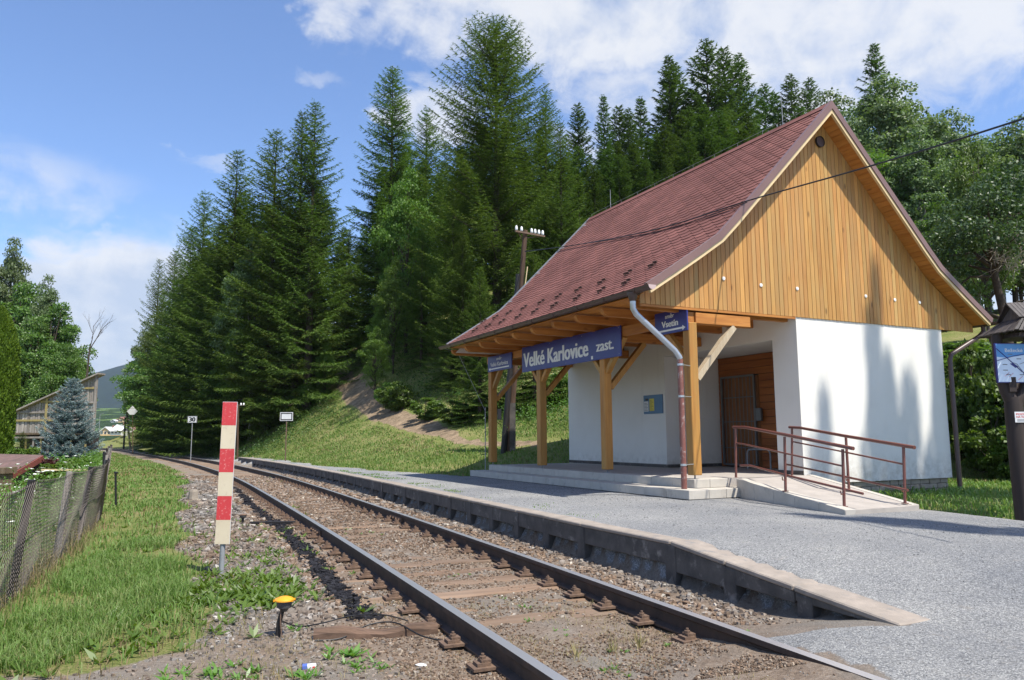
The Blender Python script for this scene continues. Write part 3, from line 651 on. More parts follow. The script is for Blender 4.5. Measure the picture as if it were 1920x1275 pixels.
def handrail(name, label, posts, top, mid, low):
    b0 = posts[0][0]; t = thing(name, label, 'handrail', b0, 0, 'brown handrails of the ramp')
    def loc(l): return [p - b0 for p in l]
    for (b, tp) in posts:
        m = MB(); m.tube(loc([b, tp]), .021, 12); m.tube(loc([b, b + Vector((0, 0, .008))]), .05, 12); m.build('post', MT['rail_paint'], t, smooth=40)
    MB().tube(loc(top), .026, 12).build('top_rail', MT['rail_paint'], t, smooth=40)
    MB().tube(loc(mid), .014, 10).build('middle_rail', MT['rail_paint'], t, smooth=40)
    MB().tube(loc(low), .018, 10).build('low_rail', MT['rail_paint'], t, smooth=40)
    for (b, tp) in posts[1:]:
        c = b + Vector((0, 0, .17)); MB().tube(loc([c, c + Vector((-.05, -.04, .0)), c + Vector((-.06, -.05, .05))]), .008, 6).build('bracket', MT['rail_paint'], t)
    return t
pa, pb, pc = G(1380, 896, .53), G(1473, 921, .435), G(1583, 950, .31)
handrail('handrail', 'brown tube handrail on the track side of the ramp, starting beside the steps', [(pa, AT(1379, 803, pa.y)), (pb, AT(1471, 819, pb.y)), (pc, AT(1580, 842, pc.y))],
         [AT(1375, 801, pa.y + .1), AT(1396, 801, pa.y - .25), AT(1471, 815, pb.y), AT(1600, 841, pc.y - .18)], [AT(1380, 831, pa.y), AT(1392, 832, pa.y - .2), AT(1472, 850, pb.y), AT(1581, 874, pc.y)],
         [p + Vector((.05, .03, 0)) for p in (AT(1384, 873, pa.y), AT(1402, 873, pa.y - .25), AT(1472, 892, pb.y), AT(1613, 926, pc.y - .25))])
qa, qb, qc = G(1485, 893, .52), G(1592, 921, .40), G(1697, 944, .31)
handrail('handrail', 'brown tube handrail on the wall side of the ramp, against the white gable wall', [(qa, AT(1485, 803, qa.y)), (qb, AT(1586, 819, qb.y)), (qc, AT(1694, 836, qc.y))],
         [AT(1480, 801, qa.y + .1), AT(1500, 802, qa.y - .2), AT(1582, 817, qb.y), AT(1715, 839, qc.y - .2)], [AT(1486, 828, qa.y), AT(1586, 848, qb.y), AT(1692, 870, qc.y)],
         [p + Vector((-.05, -.03, 0)) for p in (AT(1476, 870, qa.y + .05), AT(1582, 892, qb.y), AT(1707, 919, qc.y - .15))])

# ------------------------------------------------------------------ station building, local frame (w across, u along, z up)
bld = thing('station_building', 'small white station with steep red roof, timber gable and open timber porch', 'station building', BO, ANG)
WR, ZR, ZE, ZK = 4.013, 7.946, 3.808, 4.859
HALF = [(4.703, ZE), (4.15, 4.155), (3.55, 4.545), (3.079, ZK), (2.70, 5.22), (0, ZR)]        # half width from the ridge, height
PL = [(WR - h, z) for h, z in HALF]                    # track side: eave -> ridge
PR = [(WR + h, z) for h, z in HALF][::-1]              # far side: ridge -> eave
U0, U1, UG = .075, 9.168, .425
def pnorm(P):
    out = []
    for i in range(len(P)):
        a = Vector(P[max(i - 1, 0)]); b = Vector(P[min(i + 1, len(P) - 1)]); d = (b - a).normalized(); out.append(Vector((-d.y, d.x)))
    return out
def offs(P, k): return [(p[0] + n.x * k, p[1] + n.y * k) for p, n in zip(P, pnorm(P))]
def strip(P, n0, n1, u0, u1, ridge=None):
    A_ = offs(P, n0); B_ = offs(P, n1)
    if ridge is not None:
        i = ridge
        A_[i] = (WR, ZR + n0 * 1.42); B_[i] = (WR, ZR + n1 * 1.42)
    poly = A_ + B_[::-1]; k = len(P); m = MB(); V = [(p[0], u0, p[1]) for p in poly] + [(p[0], u1, p[1]) for p in poly]; n = len(poly); Fc = []
    for i in range(n): Fc.append((i, (i + 1) % n, n + (i + 1) % n, n + i))
    for i in range(k - 1): Fc.append((i, i + 1, n - 2 - i, n - 1 - i)); Fc.append((n + i, n + n - 1 - i, n + n - 2 - i, n + i + 1))
    return m.add(V, Fc)
strip(PL, -.10, -.02, U0 + .01, U1 - .01, 5).build('roof', MT['soffit_wood'], bld)
strip(PR, -.10, -.02, U0 + .01, U1 - .01, 0).build('roof', MT['soffit_wood'], bld)
# shingles
def plen(P):
    L = [0]
    for a, b in zip(P[:-1], P[1:]): L.append(L[-1] + (Vector(b) - Vector(a)).length)
    return L
def pt_on(P, L, t):
    i = 0
    while i < len(L) - 2 and L[i + 1] < t: i += 1
    f = (t - L[i]) / (L[i + 1] - L[i]); a = Vector(P[i]); b = Vector(P[i + 1]); d = (b - a).normalized(); return a.lerp(b, f), Vector((-d.y, d.x))
camB = toB(Vector((0, 0, CAMH)))
tabs = []
for side, P in ((0, PL), (1, PR[::-1])):
    L = plen(P); tot = L[-1]; nrow = 44; h = tot / nrow; sgn = 1 if side == 0 else -1
    for r in range(nrow):
        t1 = r * h; t0 = (r + 1) * h + .03; c0, n0 = pt_on(P, L, min(t0, tot)); c1, n1 = pt_on(P, L, t1); cm, nm = pt_on(P, L, t1 + .055)
        if side: n0, n1, nm = -n0, -n1, -nm
        u = U0 + .03 - (.1665 if r % 2 else 0)
        while u < U1 - .03:
            a = max(u, U0 + .03); b = min(u + .333, U1 - .03)
            if b - a > .06:
                g = .004; lift = .010 + random.uniform(-.0015, .0015); ch = .055
                def q(c, n, k, uu): return (c.x + n.x * k, uu, c.y + n.y * k)
                top = [q(c0, n0, .0, a + g), q(c0, n0, .0, b - g), q(cm, nm, lift, b - g), q(c1, n1, lift + .003, b - g - ch), q(c1, n1, lift + .003, a + g + ch), q(cm, nm, lift, a + g)]
                bot = [q(c0, n0, -.006, a + g), q(c0, n0, -.006, b - g), q(cm, nm, lift - .009, b - g), q(c1, n1, lift - .007, b - g - ch), q(c1, n1, lift - .007, a + g + ch), q(cm, nm, lift - .009, a + g)]
                dist = (Vector((c1.x, u, c1.y)) - camB).length if side == 0 else 1e9
                tabs.append((dist, top + bot))
            u += .333
tabs.sort(key=lambda t: t[0])
TF = [(0, 1, 2, 5), (2, 3, 4, 5), (2, 8, 9, 3), (3, 9, 10, 4), (4, 10, 11, 5), (5, 11, 6, 0), (1, 7, 8, 2)]
for d, vs in tabs[:300]:
    m = MB(); m.add(vs, TF); me = bpy.data.meshes.new('shingle'); me.from_pydata(m.v, [], m.f); me.materials.append(MT['shingle']); link('shingle', me, bld)
V = []; Fq = []
for d, vs in tabs[300:]:
    b = len(V); V += vs; Fq += [[b + i for i in f] for f in TF]
me = np_mesh('shingle_field', V, Fq, MT['shingle']); o = link('shingle_field', me, bld); o['kind'] = 'stuff'
strip(PL[-2:], .0, .035, U0, U1, 1).build('ridge_cap', MT['shingle'], bld) if False else None
m = MB(); m.add([(WR - .14, U0, ZR - .105), (WR, U0, ZR + .040), (WR + .14, U0, ZR - .105), (WR - .14, U1, ZR - .105), (WR, U1, ZR + .040), (WR + .14, U1, ZR - .105), (WR, U0, ZR + .018), (WR, U1, ZR + .018)],
      [(0, 3, 4, 1), (1, 4, 5, 2), (0, 1, 6), (1, 2, 6), (3, 7, 4), (4, 7, 5), (0, 6, 7, 3), (6, 2, 5, 7)]); m.build('ridge_cap', MT['shingle'], bld)
for P, rd in ((PL, 5), (PR, 0)):
    strip(P, -.085, .035, U0 - .045, U0 + .045, rd).build('verge_flashing', MT['brown_metal'], bld)
    strip(P, -.150, -.088, U0 - .025, U0 + .03, rd).build('verge_batten', MT['edge_wood'], bld)
    strip(P, -.11, .030, U1 - .03, U1 + .035, rd).build('verge_flashing', MT['zinc'], bld)
# soffit boards under the near verge, far-side slope boards and track-side boards
for P, rd in ((PR, 0), (PL[::-1], 0)):
    left = P is not PR; Q = P; L = plen(Q); n = int(L[-1] / .125)
    for i in range(n):
        t0 = .03 + i * (L[-1] - .05) / n; t1 = t0 + (L[-1] - .05) / n - .006
        a, na = pt_on(Q, L, t0); b, nb = pt_on(Q, L, t1)
        if left: na, nb = -na, -nb
        k0, k1 = -.105, -.122
        if (left and a.x < .5): continue
        m = MB(); pts = [(a.x + na.x * k0, a.y + na.y * k0), (b.x + nb.x * k0, b.y + nb.y * k0), (b.x + nb.x * k1, b.y + nb.y * k1), (a.x + na.x * k1, a.y + na.y * k1)]
        m.prism(pts, 1, U0 + .032, UG - .003); m.build('soffit_board', MT['soffit_wood'], bld)
# gable cladding: each board its own part
def zroof(w, k=-.125):
    h = abs(w - WR); 
    for (h1, z1), (h0, z0) in zip(HALF[:-1], HALF[1:]):
        if h0 <= h <= h1 + 1e-6: return z0 + (z1 - z0) * (h - h0) / (h1 - h0) + k * 1.3
    return ZE + k * 1.3
w = -.574; bw_ = 9.174 / 84; i = 0
while w < 8.58:
    w2 = w + bw_; a, b = w + .0045, w2 - .0045; zt_a, zt_b = zroof(a), zroof(b); pr = random.choice([0, .0, .003])
    pts = [(a, 3.565 + random.uniform(-.004, .004)), (b, 3.565)]
    if a < WR < b: pts += [(b, zt_b), (WR, zroof(WR)), (a, zt_a)]
    else: pts += [(b, max(zt_b, 3.60)), (a, max(zt_a, 3.60))]
    m = MB(); m.prism(pts, 1, UG - pr, UG + .022); o = m.build('gable_board', MT['gable_wood'], bld, bevel=.003)
    w = w2; i += 1
# dark backing behind the boards, full attic block
poly = [(-.5, 3.575), (8.53, 3.575)] + [(p[0], p[1]) for p in offs(PR, -.14)[::-1][1:]] + [(p[0], p[1]) for p in offs(PL, -.14)[::-1][1:-1]]
poly = [(w_, max(z_, 3.575)) for w_, z_ in poly]
m = MB(); m.prism(poly, 1, UG + .026, UG + .05); m.build('gable_backing', MT['dark_wood'], bld)
m = MB(); m.prism(poly, 1, 8.95, 9.0); m.build('gable_backing', MT['plaster'], bld)
MB().box(-.56, 3.10, UG + .0, UG + .03, 3.52, 3.562).build('gable_batten', MT['beam_w'], bld)
for (px, py) in ((1357, 522), (1427, 534.5), (1495, 541), (1623.5, 555), (1678, 562), (1724.5, 567)):
    q = onU(px, py, UG - .01); m = MB(); m.tube([(q.x, UG - .016, q.z), (q.x, UG - .001, q.z)], .034, 14); m.tube([(q.x, UG - .022, q.z), (q.x, UG - .016, q.z)], .012, 8); m.build('cladding_cap', MT['white_plastic'], bld)
q = onU(1535.5, 266.5, UG)
m = MB(); m.tube([(q.x, UG - .05, q.z), (q.x, UG - .002, q.z)], .115, 24, False); v_ = m.build('vent', MT['black'], bld, smooth=40)
MB().tube([(q.x, UG - .030, q.z), (q.x, UG - .020, q.z)], .112, 24).build('grating', MT['gutter'], v_)
# walls
wA, wR_, uN, uF_ = 3.127, 7.502, .447, 9.117
MB().box(wA, wA + .3, 4.573, uF_, .50, 3.69).box(wA, wA + .3, 1.08, 4.573, 3.19, 3.69).box(wA, wA + .3, uN, 1.08, .37, 3.572).box(wA + .3, wR_, uN, uN + .3, .37, 3.572).box(wR_ - .3, wR_, uN + .3, uF_, .0, 3.75).box(wA + .3, wR_ - .3, uF_ - .3, uF_, .0, 3.69) \
    .box(wA + .3, 4.95, 4.573, 4.87, .50, 3.25).box(wA + .3, 4.95, .80, 1.08, .37, 3.25).box(wA + .3, 4.83, 1.08, 4.573, 3.20, 3.3).build('wall', MT['plaster'], bld)
MB().box(wA - .012, wA - .001, 4.573, uF_, .54, .615).box(wA - .012, wA - .001, uN, 1.08, .54, .615).box(wA + .0, 4.80, 4.560, 4.572, .54, .615).build('skirting', MT['dark_concrete'], bld)
MB().box(4.95, 5.0, .8, 4.87, .3, 3.3).build('wall', MT['plaster'], bld)
# stone plinth under the gable wall
MB().box(wA + .15, wR_ - .06, uN + .10, uN + .28, -.2, .366).build('plinth', MT['mortar'], bld)
for r, (z0, z1) in enumerate(((.045, .150), (.155, .255), (.26, .362))):
    w = 3.25 - (.12 if r % 2 else 0)
    while w < wR_ - .1:
        w2 = min(w + random.uniform(.24, .40), wR_ - .05); jj = random.uniform(-.012, .012)
        if w2 - w > .06: MB().box(w + .006, w2 - .006, uN + .055 + jj, uN + .12, z0, z1).build('plinth_stone', MT['stone'], bld, bevel=.012)
        w = w2
# niche back wall of planks, door with steel grille
z = .54
while z < 3.18:
    z2 = min(z + .168, 3.195)
    for (ua, ub) in ((1.09, 3.19), (4.41, 4.56)) if z < 2.70 else ((1.09, 4.56),):
        MB().box(4.79, 4.815, ua, ub, z + .004, z2 - .004).build('niche_plank', MT['niche_wood'], bld, bevel=.004)
    z = z2
MB().box(4.817, 4.84, 1.085, 4.568, .54, 3.2).build('niche_backing', MT['black'], bld)
door = MB().box(4.800, 4.812, 3.20, 4.40, .56, 2.70).build('door', MT['door_wood'], bld)
for i in range(8):
    u0 = 3.21 + i * .148; MB().box(4.782, 4.799, u0 + .003, u0 + .145, .57, 2.69).build('door_plank', MT['door_wood'], door)
gr = MB(); 
for (a, b) in (((4.70, 3.26, .60), (4.70, 3.26, 2.70)), ((4.70, 4.36, .60), (4.70, 4.36, 2.70)), ((4.70, 3.26, 2.70), (4.70, 4.36, 2.70)), ((4.70, 3.26, .60), (4.70, 4.36, .60))): gr.beam(a, b, .045, .045, (1, 0, 0))
gr_o = gr.build('door_grille', MT['grille'], bld)
for i in range(8): MB().tube([(4.70, 3.39 + i * .122, .62), (4.70, 3.39 + i * .122, 2.68)], .009, 6).build('bar', MT['grille'], gr_o)
for zz in (1.0, 1.62, 2.2): MB().beam((4.72, 3.28, zz), (4.72, 4.34, zz), .02, .02).build('cross_bar', MT['grille'], gr_o)
MB().box(4.66, 4.74, 3.06, 3.22, 1.62, 1.92).build('lock_box', MT['grille'], gr_o, bevel=.01)
for uu in (2.7,):
    pts = [(4.2, uu - .35, .54), (4.2, uu - .35, .88)] + [(4.2, uu - .35 + .1 * (1 - math.cos(a)), .88 + .1 * math.sin(a)) for a in (.5, 1.0, 1.57)] + [(4.2, uu + .15, .98)] + [(4.2, uu + .25 + .1 * math.sin(a), .88 + .1 * math.cos(a)) for a in (.5, 1.0, 1.57)] + [(4.2, uu + .35, .54)]
    m = MB(); m.tube(pts, .02, 8); o = link('bicycle_rack', m.mesh('bicycle_rack', 40)); o.data.materials.append(MT['galv']); o.location = BO; o.rotation_euler = (0, 0, ANG)
    tag(o, 'low bent tube bicycle rack beside the barred door', 'bicycle rack')
# porch timber
UP = [.52, 3.27, 6.09, 8.90]
for i, u in enumerate(UP):
    MB().box(.57 - .092, .57 + .092, u - .092, u + .092, .605, 3.305).build('porch_post', MT['post'], bld, bevel=.012)
    m = MB(); m.tube([(.57, u, .535), (.57, u, .61)], .014, 8); m.box(.52, .62, u - .05, u + .05, .535, .545); m.build('post_foot', MT['galv'], bld)
MB().box(.57 - .08, .57 + .08, UG + .055, 9.10, 3.308, 3.50).build('eave_beam', MT['beam_u'], bld, bevel=.008)
for i, u in enumerate(UP):
    for sd in (-1, 1):
        if (i == 0 and sd < 0) or (i == 3 and sd > 0): continue
        MB().beam((.57, u + sd * .09, 2.62), (.57, u + sd * .72, 3.30), .09, .115, (1, 0, 0)).build('brace', MT['post'], bld)
    a, b = ((.66, u - .02, 2.30), (1.56, u - .02, 3.28))
    MB().beam(a, b, .11, .12, (0, 1, 0)).build('brace', MT['pale_brace'] if i == 0 else MT['post'], bld)
    MB().box(.655, 3.12 if i else 1.95, u - .08, u + .08, 3.29, 3.49).build('tie_beam', MT['beam_w'], bld, bevel=.008)
for k in range(10):
    u = .70 + .93 * k
    pts = [(3.12, 3.50), (-.46, 3.515), (-.55, 3.56), (-.585, 3.63), (-.585, 3.66), (3.12, 3.69)]
    m = MB(); m.prism(pts, 1, u - .055, u + .055); m.build('joist', MT['beam_w'], bld)
for k in range(21):
    w = -.60 + k * .178; MB().box(w + .003, w + .174, UG + .06, 9.09, 3.70, 3.718).build('ceiling_board', MT['soffit_wood'], bld)
# gutter and downpipes
def gutter(side):
    m = MB(); c0 = -.755 if side == 0 else 8.78; zc = 3.765; n = 9; V = []; ua, ub = -.17, 9.44
    for u in (ua, ub):
        for (r, rev) in ((.075, 0), (.069, 1)):
            for j in range(n): an = math.pi * j / (n - 1); V.append((c0 - r * math.cos(an), u, zc - r * math.sin(an)))
    Fc = []
    for j in range(n - 1): Fc.append((j, j + 1, 2 * n + j + 1, 2 * n + j)); Fc.append((n + j, 3 * n + j, 3 * n + j + 1, n + j + 1))
    for k_ in (0, n - 1): Fc.append((k_, n + k_, 3 * n + k_, 2 * n + k_))
    m.add(V, Fc); g = m.build('gutter', MT['gutter'], bld, smooth=50)
    for u, mt in ((ua, MT['pink_cap']), (ub, MT['gutter'])):
        pts = [(c0 - .078 * math.cos(math.pi * j / 12), zc - .078 * math.sin(math.pi * j / 12)) for j in range(13)]
        m = MB(); m.prism(pts, 1, u - .006 if u < 0 else u, u if u < 0 else u + .006); m.build('end_cap', mt, g)
    for k in range(10):
        u = .25 + .93 * k; V = []; m = MB()
        pts = [(c0 - .083 * math.cos(math.pi * j / 8), u, zc - .083 * math.sin(math.pi * j / 8)) for j in range(9)]; m.tube(pts, .007, 5); m.tube([(c0, u, zc), (c0 + (.14 if side == 0 else -.14), u, zc + .02)], .006, 5); m.build('gutter_bracket', MT['gutter'], g)
    return g
gutter(0); gutter(1)
dp = MB(); dp.lathe([(.05, -.13), (.10, 0.0), (.10, .02)], (-.755, .38, 3.70), 16); dp.build('hopper', MT['gutter'], bld, smooth=40)
pB = onW(1283, 914, .17); base = Vector((.17, pB.y, .392)); el2 = Vector((.17, pB.y, 2.62))
m = MB(); m.tube([(-.755, .38, 3.60), (-.755, .38, 3.45), (-.70, .375, 3.36), el2 + Vector((-.10, .008, .14)), el2 + Vector((-.02, 0, .04)), el2], .052, 14); m.build('downpipe', MT['zinc'], bld, smooth=50)
m = MB(); m.tube([el2 + Vector((0, 0, -.01)), base], .05, 14); dpo = m.build('downpipe', MT['pipe'], bld, smooth=50)
for zz in (2.50, 1.95, .78): MB().tube([(base.x, base.y, zz), (base.x, base.y, zz + .035)], .056, 14).tube([(base.x + .04, base.y, zz + .018), (base.x + .33, base.y + .12, zz + .018)], .008, 6).build('pipe_clamp', MT['zinc'], dpo)
MB().tube([(8.78, .30, 3.70), (8.78, .30, 3.58), (8.60, .30, 3.46), (7.66, .36, 3.02), (7.60, .36, 2.9), (7.60, .36, .15)], .05, 12).build('downpipe', MT['gutter'], bld, smooth=50)
# thin rod with conductor at the far corner of the porch
MB().tube([(.40, 9.02, .39), (.40, 9.02, 2.1)], .012, 6).tube([(.40, 9.02, 2.0), (-.3, 9.3, 3.60), (-.72, 9.22, 3.70), (-.60, 9.14, 3.88)], .006, 6).build('conductor_rod', MT['galv'], bld)
# snow guards
sg = MB(); sg.box(-.011, .011, -.12, .12, .02, .034); sg.box(-.085, .085, -.062, -.05, .015, .062); sg.box(-.06, .06, .055, .067, .015, .062); sg.box(-.012, .012, -.11, -.09, 0, .03); sgm = sg.mesh('snow_guard'); sgm.materials.append(MT['gutter'])
sl0 = math.atan2(4.859 - 3.808, 4.703 - 3.079)
for w, us in ((-.27, (8.15, 7.33, 6.50, 5.62, 4.78, 3.90, 2.96, 2.05, 1.22)), (.33, (8.95, 8.15, 7.33, 6.48, 5.58, 4.75, 3.88, 2.95, 2.0, 1.2))):
    for u in us:
        o = link('snow_guard', sgm, bld, (w, u, zroof(w, .012))); o.rotation_euler = Matrix(((math.cos(sl0), 0, -math.sin(sl0)), (0, 1, 0), (math.sin(sl0), 0, math.cos(sl0)))).to_euler(); 
        o.rotation_euler = (Matrix(((math.cos(sl0), 0, -math.sin(sl0)), (0, 1, 0), (math.sin(sl0), 0, math.cos(sl0)))) @ Matrix(((0, 1, 0), (-1, 0, 0), (0, 0, 1)))).to_euler()
# hooks on the far verge and the ridge conductor with rods
for (px, py) in ((1105, 430), (1050, 470), (1008, 513), (963, 560)):
    d = (py - 411) / (654 - 411); w_ = WR - d * 4.7
    m = MB(); m.tube([(w_, 9.10, zroof(w_, .04)), (w_, 8.93, zroof(w_, .04)), (w_ + .06, 8.90, zroof(w_, .05))], .012, 6); m.build('verge_hook', MT['zinc'], bld)
pts = []
m = MB()
for k in range(12):
    u = .35 + k * .79; pts.append((WR, u, ZR + .115)); m.tube([(WR, u, ZR + .02), (WR, u, ZR + .12)], .004, 5)
m.tube(pts, .004, 5); m.build('lightning_conductor', MT['galv'], bld)
for (px, pt, pb_) in ((1467, 180, 222), (1145, 355, 392)):
    a = onW(px, pb_, WR); b = onW(px, pt, WR); MB().tube([(WR, a.y, ZR + .02), (WR, a.y, b.z)], [.012, .006], 6).build('lightning_rod', MT['galv'], bld)

# ------------------------------------------------------------------ lettering
def text_geo(s, bold=0.02, spacing=1.0):
    c = bpy.data.curves.new('t', 'FONT'); c.body = s; c.size = 1.0; c.offset = bold; c.extrude = 0.0; c.space_character = spacing; c.resolution_u = 3; c.fill_mode = 'FRONT'
    o = bpy.data.objects.new('t', c); COL.objects.link(o); bpy.context.view_layer.update()
    me = bpy.data.meshes.new_from_object(o.evaluated_get(bpy.context.evaluated_depsgraph_get()))
    V = [v.co.copy() for v in me.vertices]; Fc = [tuple(p.vertices) for p in me.polygons]
    bpy.data.objects.remove(o); bpy.data.curves.remove(c); bpy.data.meshes.remove(me); return V, Fc
def lettering(name, s, mat, parent, frame, x0, x1, y0, y1, bold=0.02, ref=None):
    """fit string into box x0..x1, baseline y0, cap height up to y1, in the plane 'frame' (origin, right, up, normal)"""
    V0, F0 = text_geo(s, .006); V = []; Fc = []; reps = 5 if bold > .03 else 3
    for i in range(reps):
        k = len(V); dx = (i - (reps - 1) / 2) * bold * .55; V += [Vector((v.x + dx, v.y, i * .0004)) for v in V0]; Fc += [tuple(k + j for j in f) for f in F0]
    xa = min(v.x for v in V); xb = max(v.x for v in V)
    cv, _ = text_geo(ref or 'K', .006); ch = max(v.y for v in cv)
    o, r, up, n = frame; sx = (x1 - x0) / (xb - xa); sy = (y1 - y0) / ch
    pts = [o + r * (x0 + (v.x - xa) * sx) + up * (y0 + v.y * sy) + n * (.003 + v.z) for v in V]
    me = bpy.data.meshes.new(name); me.from_pydata([tuple(p) for p in pts], [], Fc); me.materials.append(mat); return link(name, me, parent)
def flat_poly(name, pts2, mat, parent, frame, h=.003, th=.002):
    o, r, up, n = frame; b = [o + r * p[0] + up * p[1] + n * h for p in pts2]; a = [p - n * th for p in b]; m = MB(); k = len(pts2)
    m.add([tuple(p) for p in a + b], [tuple(range(k))[::-1], tuple(range(k, 2 * k))] + [(i, (i + 1) % k, k + (i + 1) % k, k + i) for i in range(k)]); return m.build(name, mat, parent)
def rect(x0, x1, y0, y1): return [(x0, y0), (x1, y0), (x1, y1), (x0, y1)]
def sign_on_porch(name, label, ua, ub, z0, z1, group=None):
    t = thing(name, label, 'station sign', fromB(.44, ub, z0), ANG, group)
    L = abs(ub - ua); MB().box(-.0, .028, -L, 0, 0, z1 - z0).build('panel', MT['blue'], t, bevel=.003)
    m = MB(); 
    for uu in (-.2, -L + .2): m.box(.028, .05, uu - .02, uu + .02, .02, z1 - z0 - .02)
    m.build('bracket', MT['galv'], t)
    fr = (Vector((0, 0, 0)), Vector((0, -1, 0)), Vector((0, 0, 1)), Vector((-1, 0, 0))); return t, fr, L, z1 - z0
t, fr, L, H = sign_on_porch('station_sign', 'large blue station name board reading Velké Karlovice zast.', 2.50, 6.86, 2.895, 3.525)
lettering('lettering', 'Velké Karlovice', MT['white'], t, fr, .08, L * .722, .125, .125 + .345, .042)
lettering('lettering', 'zast.', MT['white'], t, fr, L * .79, L * .945, .175, .175 + .225, .034)
flat_poly('label', rect(L * .745, L * .762, .03, .10), MT['white'], t, fr)
for (x, y) in ((.06, H - .05), (L - .06, H - .05), (.06, .05), (L - .06, .05), (L * .33, H - .05), (L * .66, H - .05), (L * .5, .05)):
    m = MB(); m.tube([(0, -x, y), (-.006, -x, y)], .010, 8); m.build('bolt', MT['galv'], t)
t, fr, L, H = sign_on_porch('direction_sign', 'small blue direction sign reading směr Velké Karlovice with arrow pointing left', 7.46, 8.93, 3.06, 3.48, 'blue direction signs on the porch')
lettering('lettering', 'směr', MT['white'], t, fr, L * .38, L * .60, .29, .29 + .075, .012, 'k')
lettering('lettering', 'Velké Karlovice', MT['white'], t, fr, L * .12, L * .86, .135, .135 + .105, .022)
flat_poly('arrow', [(L * .04, .07), (L * .11, .115), (L * .11, .085), (L * .90, .085), (L * .90, .055), (L * .11, .055), (L * .11, .025)], MT['white'], t, fr)
t, fr, L, H = sign_on_porch('direction_sign', 'small blue direction sign reading směr Vsetín with arrow pointing right', .43, 1.36, 3.155, 3.572, 'blue direction signs on the porch')
lettering('lettering', 'směr', MT['white'], t, fr, L * .34, L * .62, .285, .285 + .075, .02, 'k')
lettering('lettering', 'Vsetín', MT['white'], t, fr, L * .22, L * .74, .125, .125 + .115, .04)
flat_poly('arrow', [(L * .95, .06), (L * .86, .108), (L * .86, .078), (L * .12, .078), (L * .12, .045), (L * .86, .045), (L * .86, .015)], MT['white'], t, fr)
# notice board on the wall
t = thing('notice_board', 'blue notice board with yellow and white timetables on the porch wall', 'notice board', fromB(3.10, 5.41, 1.83), ANG)
fr = (Vector((0, 0, 0)), Vector((0, -1, 0)), Vector((0, 0, 1)), Vector((-1, 0, 0)))
MB().box(-.0, .026, -.75, 0, 0, .46).build('board', MT['blue_board'], t, bevel=.003)
yp = flat_poly('timetable', rect(.245, .43, .07, .37), MT['paper_yellow'], t, fr)
wp_ = flat_poly('notice', rect(.02, .20, .06, .31), MT['paper_white'], t, fr); flat_poly('notice', rect(.08, .20, .33, .38), MT['black'], t, fr)
for i in range(9): flat_poly('printed_line', rect(.262, .40 - .03 * (i % 3), .085 + .03 * i, .093 + .03 * i), MT['plank_brown'], yp, fr, .0045, .001)
for i in range(6): flat_poly('printed_line', rect(.035, .18 - .02 * (i % 2), .085 + .035 * i, .095 + .035 * i), MT['grey_plastic'], wp_, fr, .0045, .001)
tc_ = onW(1453, 702, 4.79)
t = thing('timetable_case', 'white framed notice case on the planks beside the barred door', 'notice case', fromB(4.77, tc_.y, 1.75), ANG)
MB().box(-.02, .018, -.62, 0, 0, .85).build('frame', MT['board_back'], t, bevel=.004); flat_poly('notice', rect(.05, .57, .28, .80), MT['black'], t, fr, .023); flat_poly('notice', rect(.05, .57, .05, .26), MT['paper_white'], t, fr, .023)
# ------------------------------------------------------------------ trackside things
def gnd(u, v, z=-.25):
    p = G(u, v, z)
    for _ in range(4): p = G(u, v, tz(p.x, p.y))
    return p
p = gnd(413, 1078); t = thing('marker_board', 'tall narrow board with red and cream bands on a grey pipe in the grass', 'marker board', p)
ax = AT(416, 800, p.y); top = AT(420, 754, p.y).z - p.z; bot = AT(413, 1020, p.y).z - p.z
MB().tube([(0, .03, -.2), (0.0, .03, top - .1)], .027, 14).build('pole', MT['galv'], t, smooth=50)
h = (top - bot) / 6; hw = .076
pa_ = (AT(417, 754, p.y) - p).x; 
for i in range(6):
    z0 = bot + i * h; m = MB(); m.box(-hw, hw, -.006, .0, z0, z0 + h - .001); m.build('cream_band' if i % 2 == 0 else 'red_band', MT['cream'] if i % 2 == 0 else MT['red'], t)
MB().box(-hw - .003, hw + .003, .001, .012, bot - .003, top + .003).build('backing', MT['board_back'], t); t.rotation_euler = (0, R_(.9), R_(4))
p = gnd(522, 1195, -.2); t = thing('track_sensor', 'yellow capped track sensor on a black stub post in the foreground', 'track sensor', p, 0, 'trackside sensors'); S_ = p.y / F
MB().tube([(-.008, 0, -.1), (.0, 0, .10), (.028, 0, .215)], [.021, .019, .017], 8).tube([(-.02, .02, -.1), (.0, .02, .10), (.028, .01, .215)], [.016, .015, .014], 8).build('stub_post', MT['tar'], t, smooth=50)
MB().lathe([(.020, .185), (.034, .205), (.052, .215), (.057, .245), (.058, .262)], (.036, 0, 0), 20).build('housing', MT['grey_plastic'], t, smooth=40)
cp = MB(); cp.lathe([(.060, .262), (.072, .264), (.071, .272), (.058, .284), (.030, .294), (.006, .297)], (.036, 0, 0), 24)
for an in (0.35, 2.8, 3.6, 5.9): cp.box(.036 + .07 * math.cos(an) - .009, .036 + .07 * math.cos(an) + .009, .07 * math.sin(an) - .009, .07 * math.sin(an) + .009, .262, .276)
cp.build('cap', MT['yellow'], t, smooth=30)
MB().tube([(.018, -.03, .24), (.022, -.032, .1), (.035, -.035, .02), (.07, -.05, -.01)], .005, 6).build('wire', MT['rust'], t)
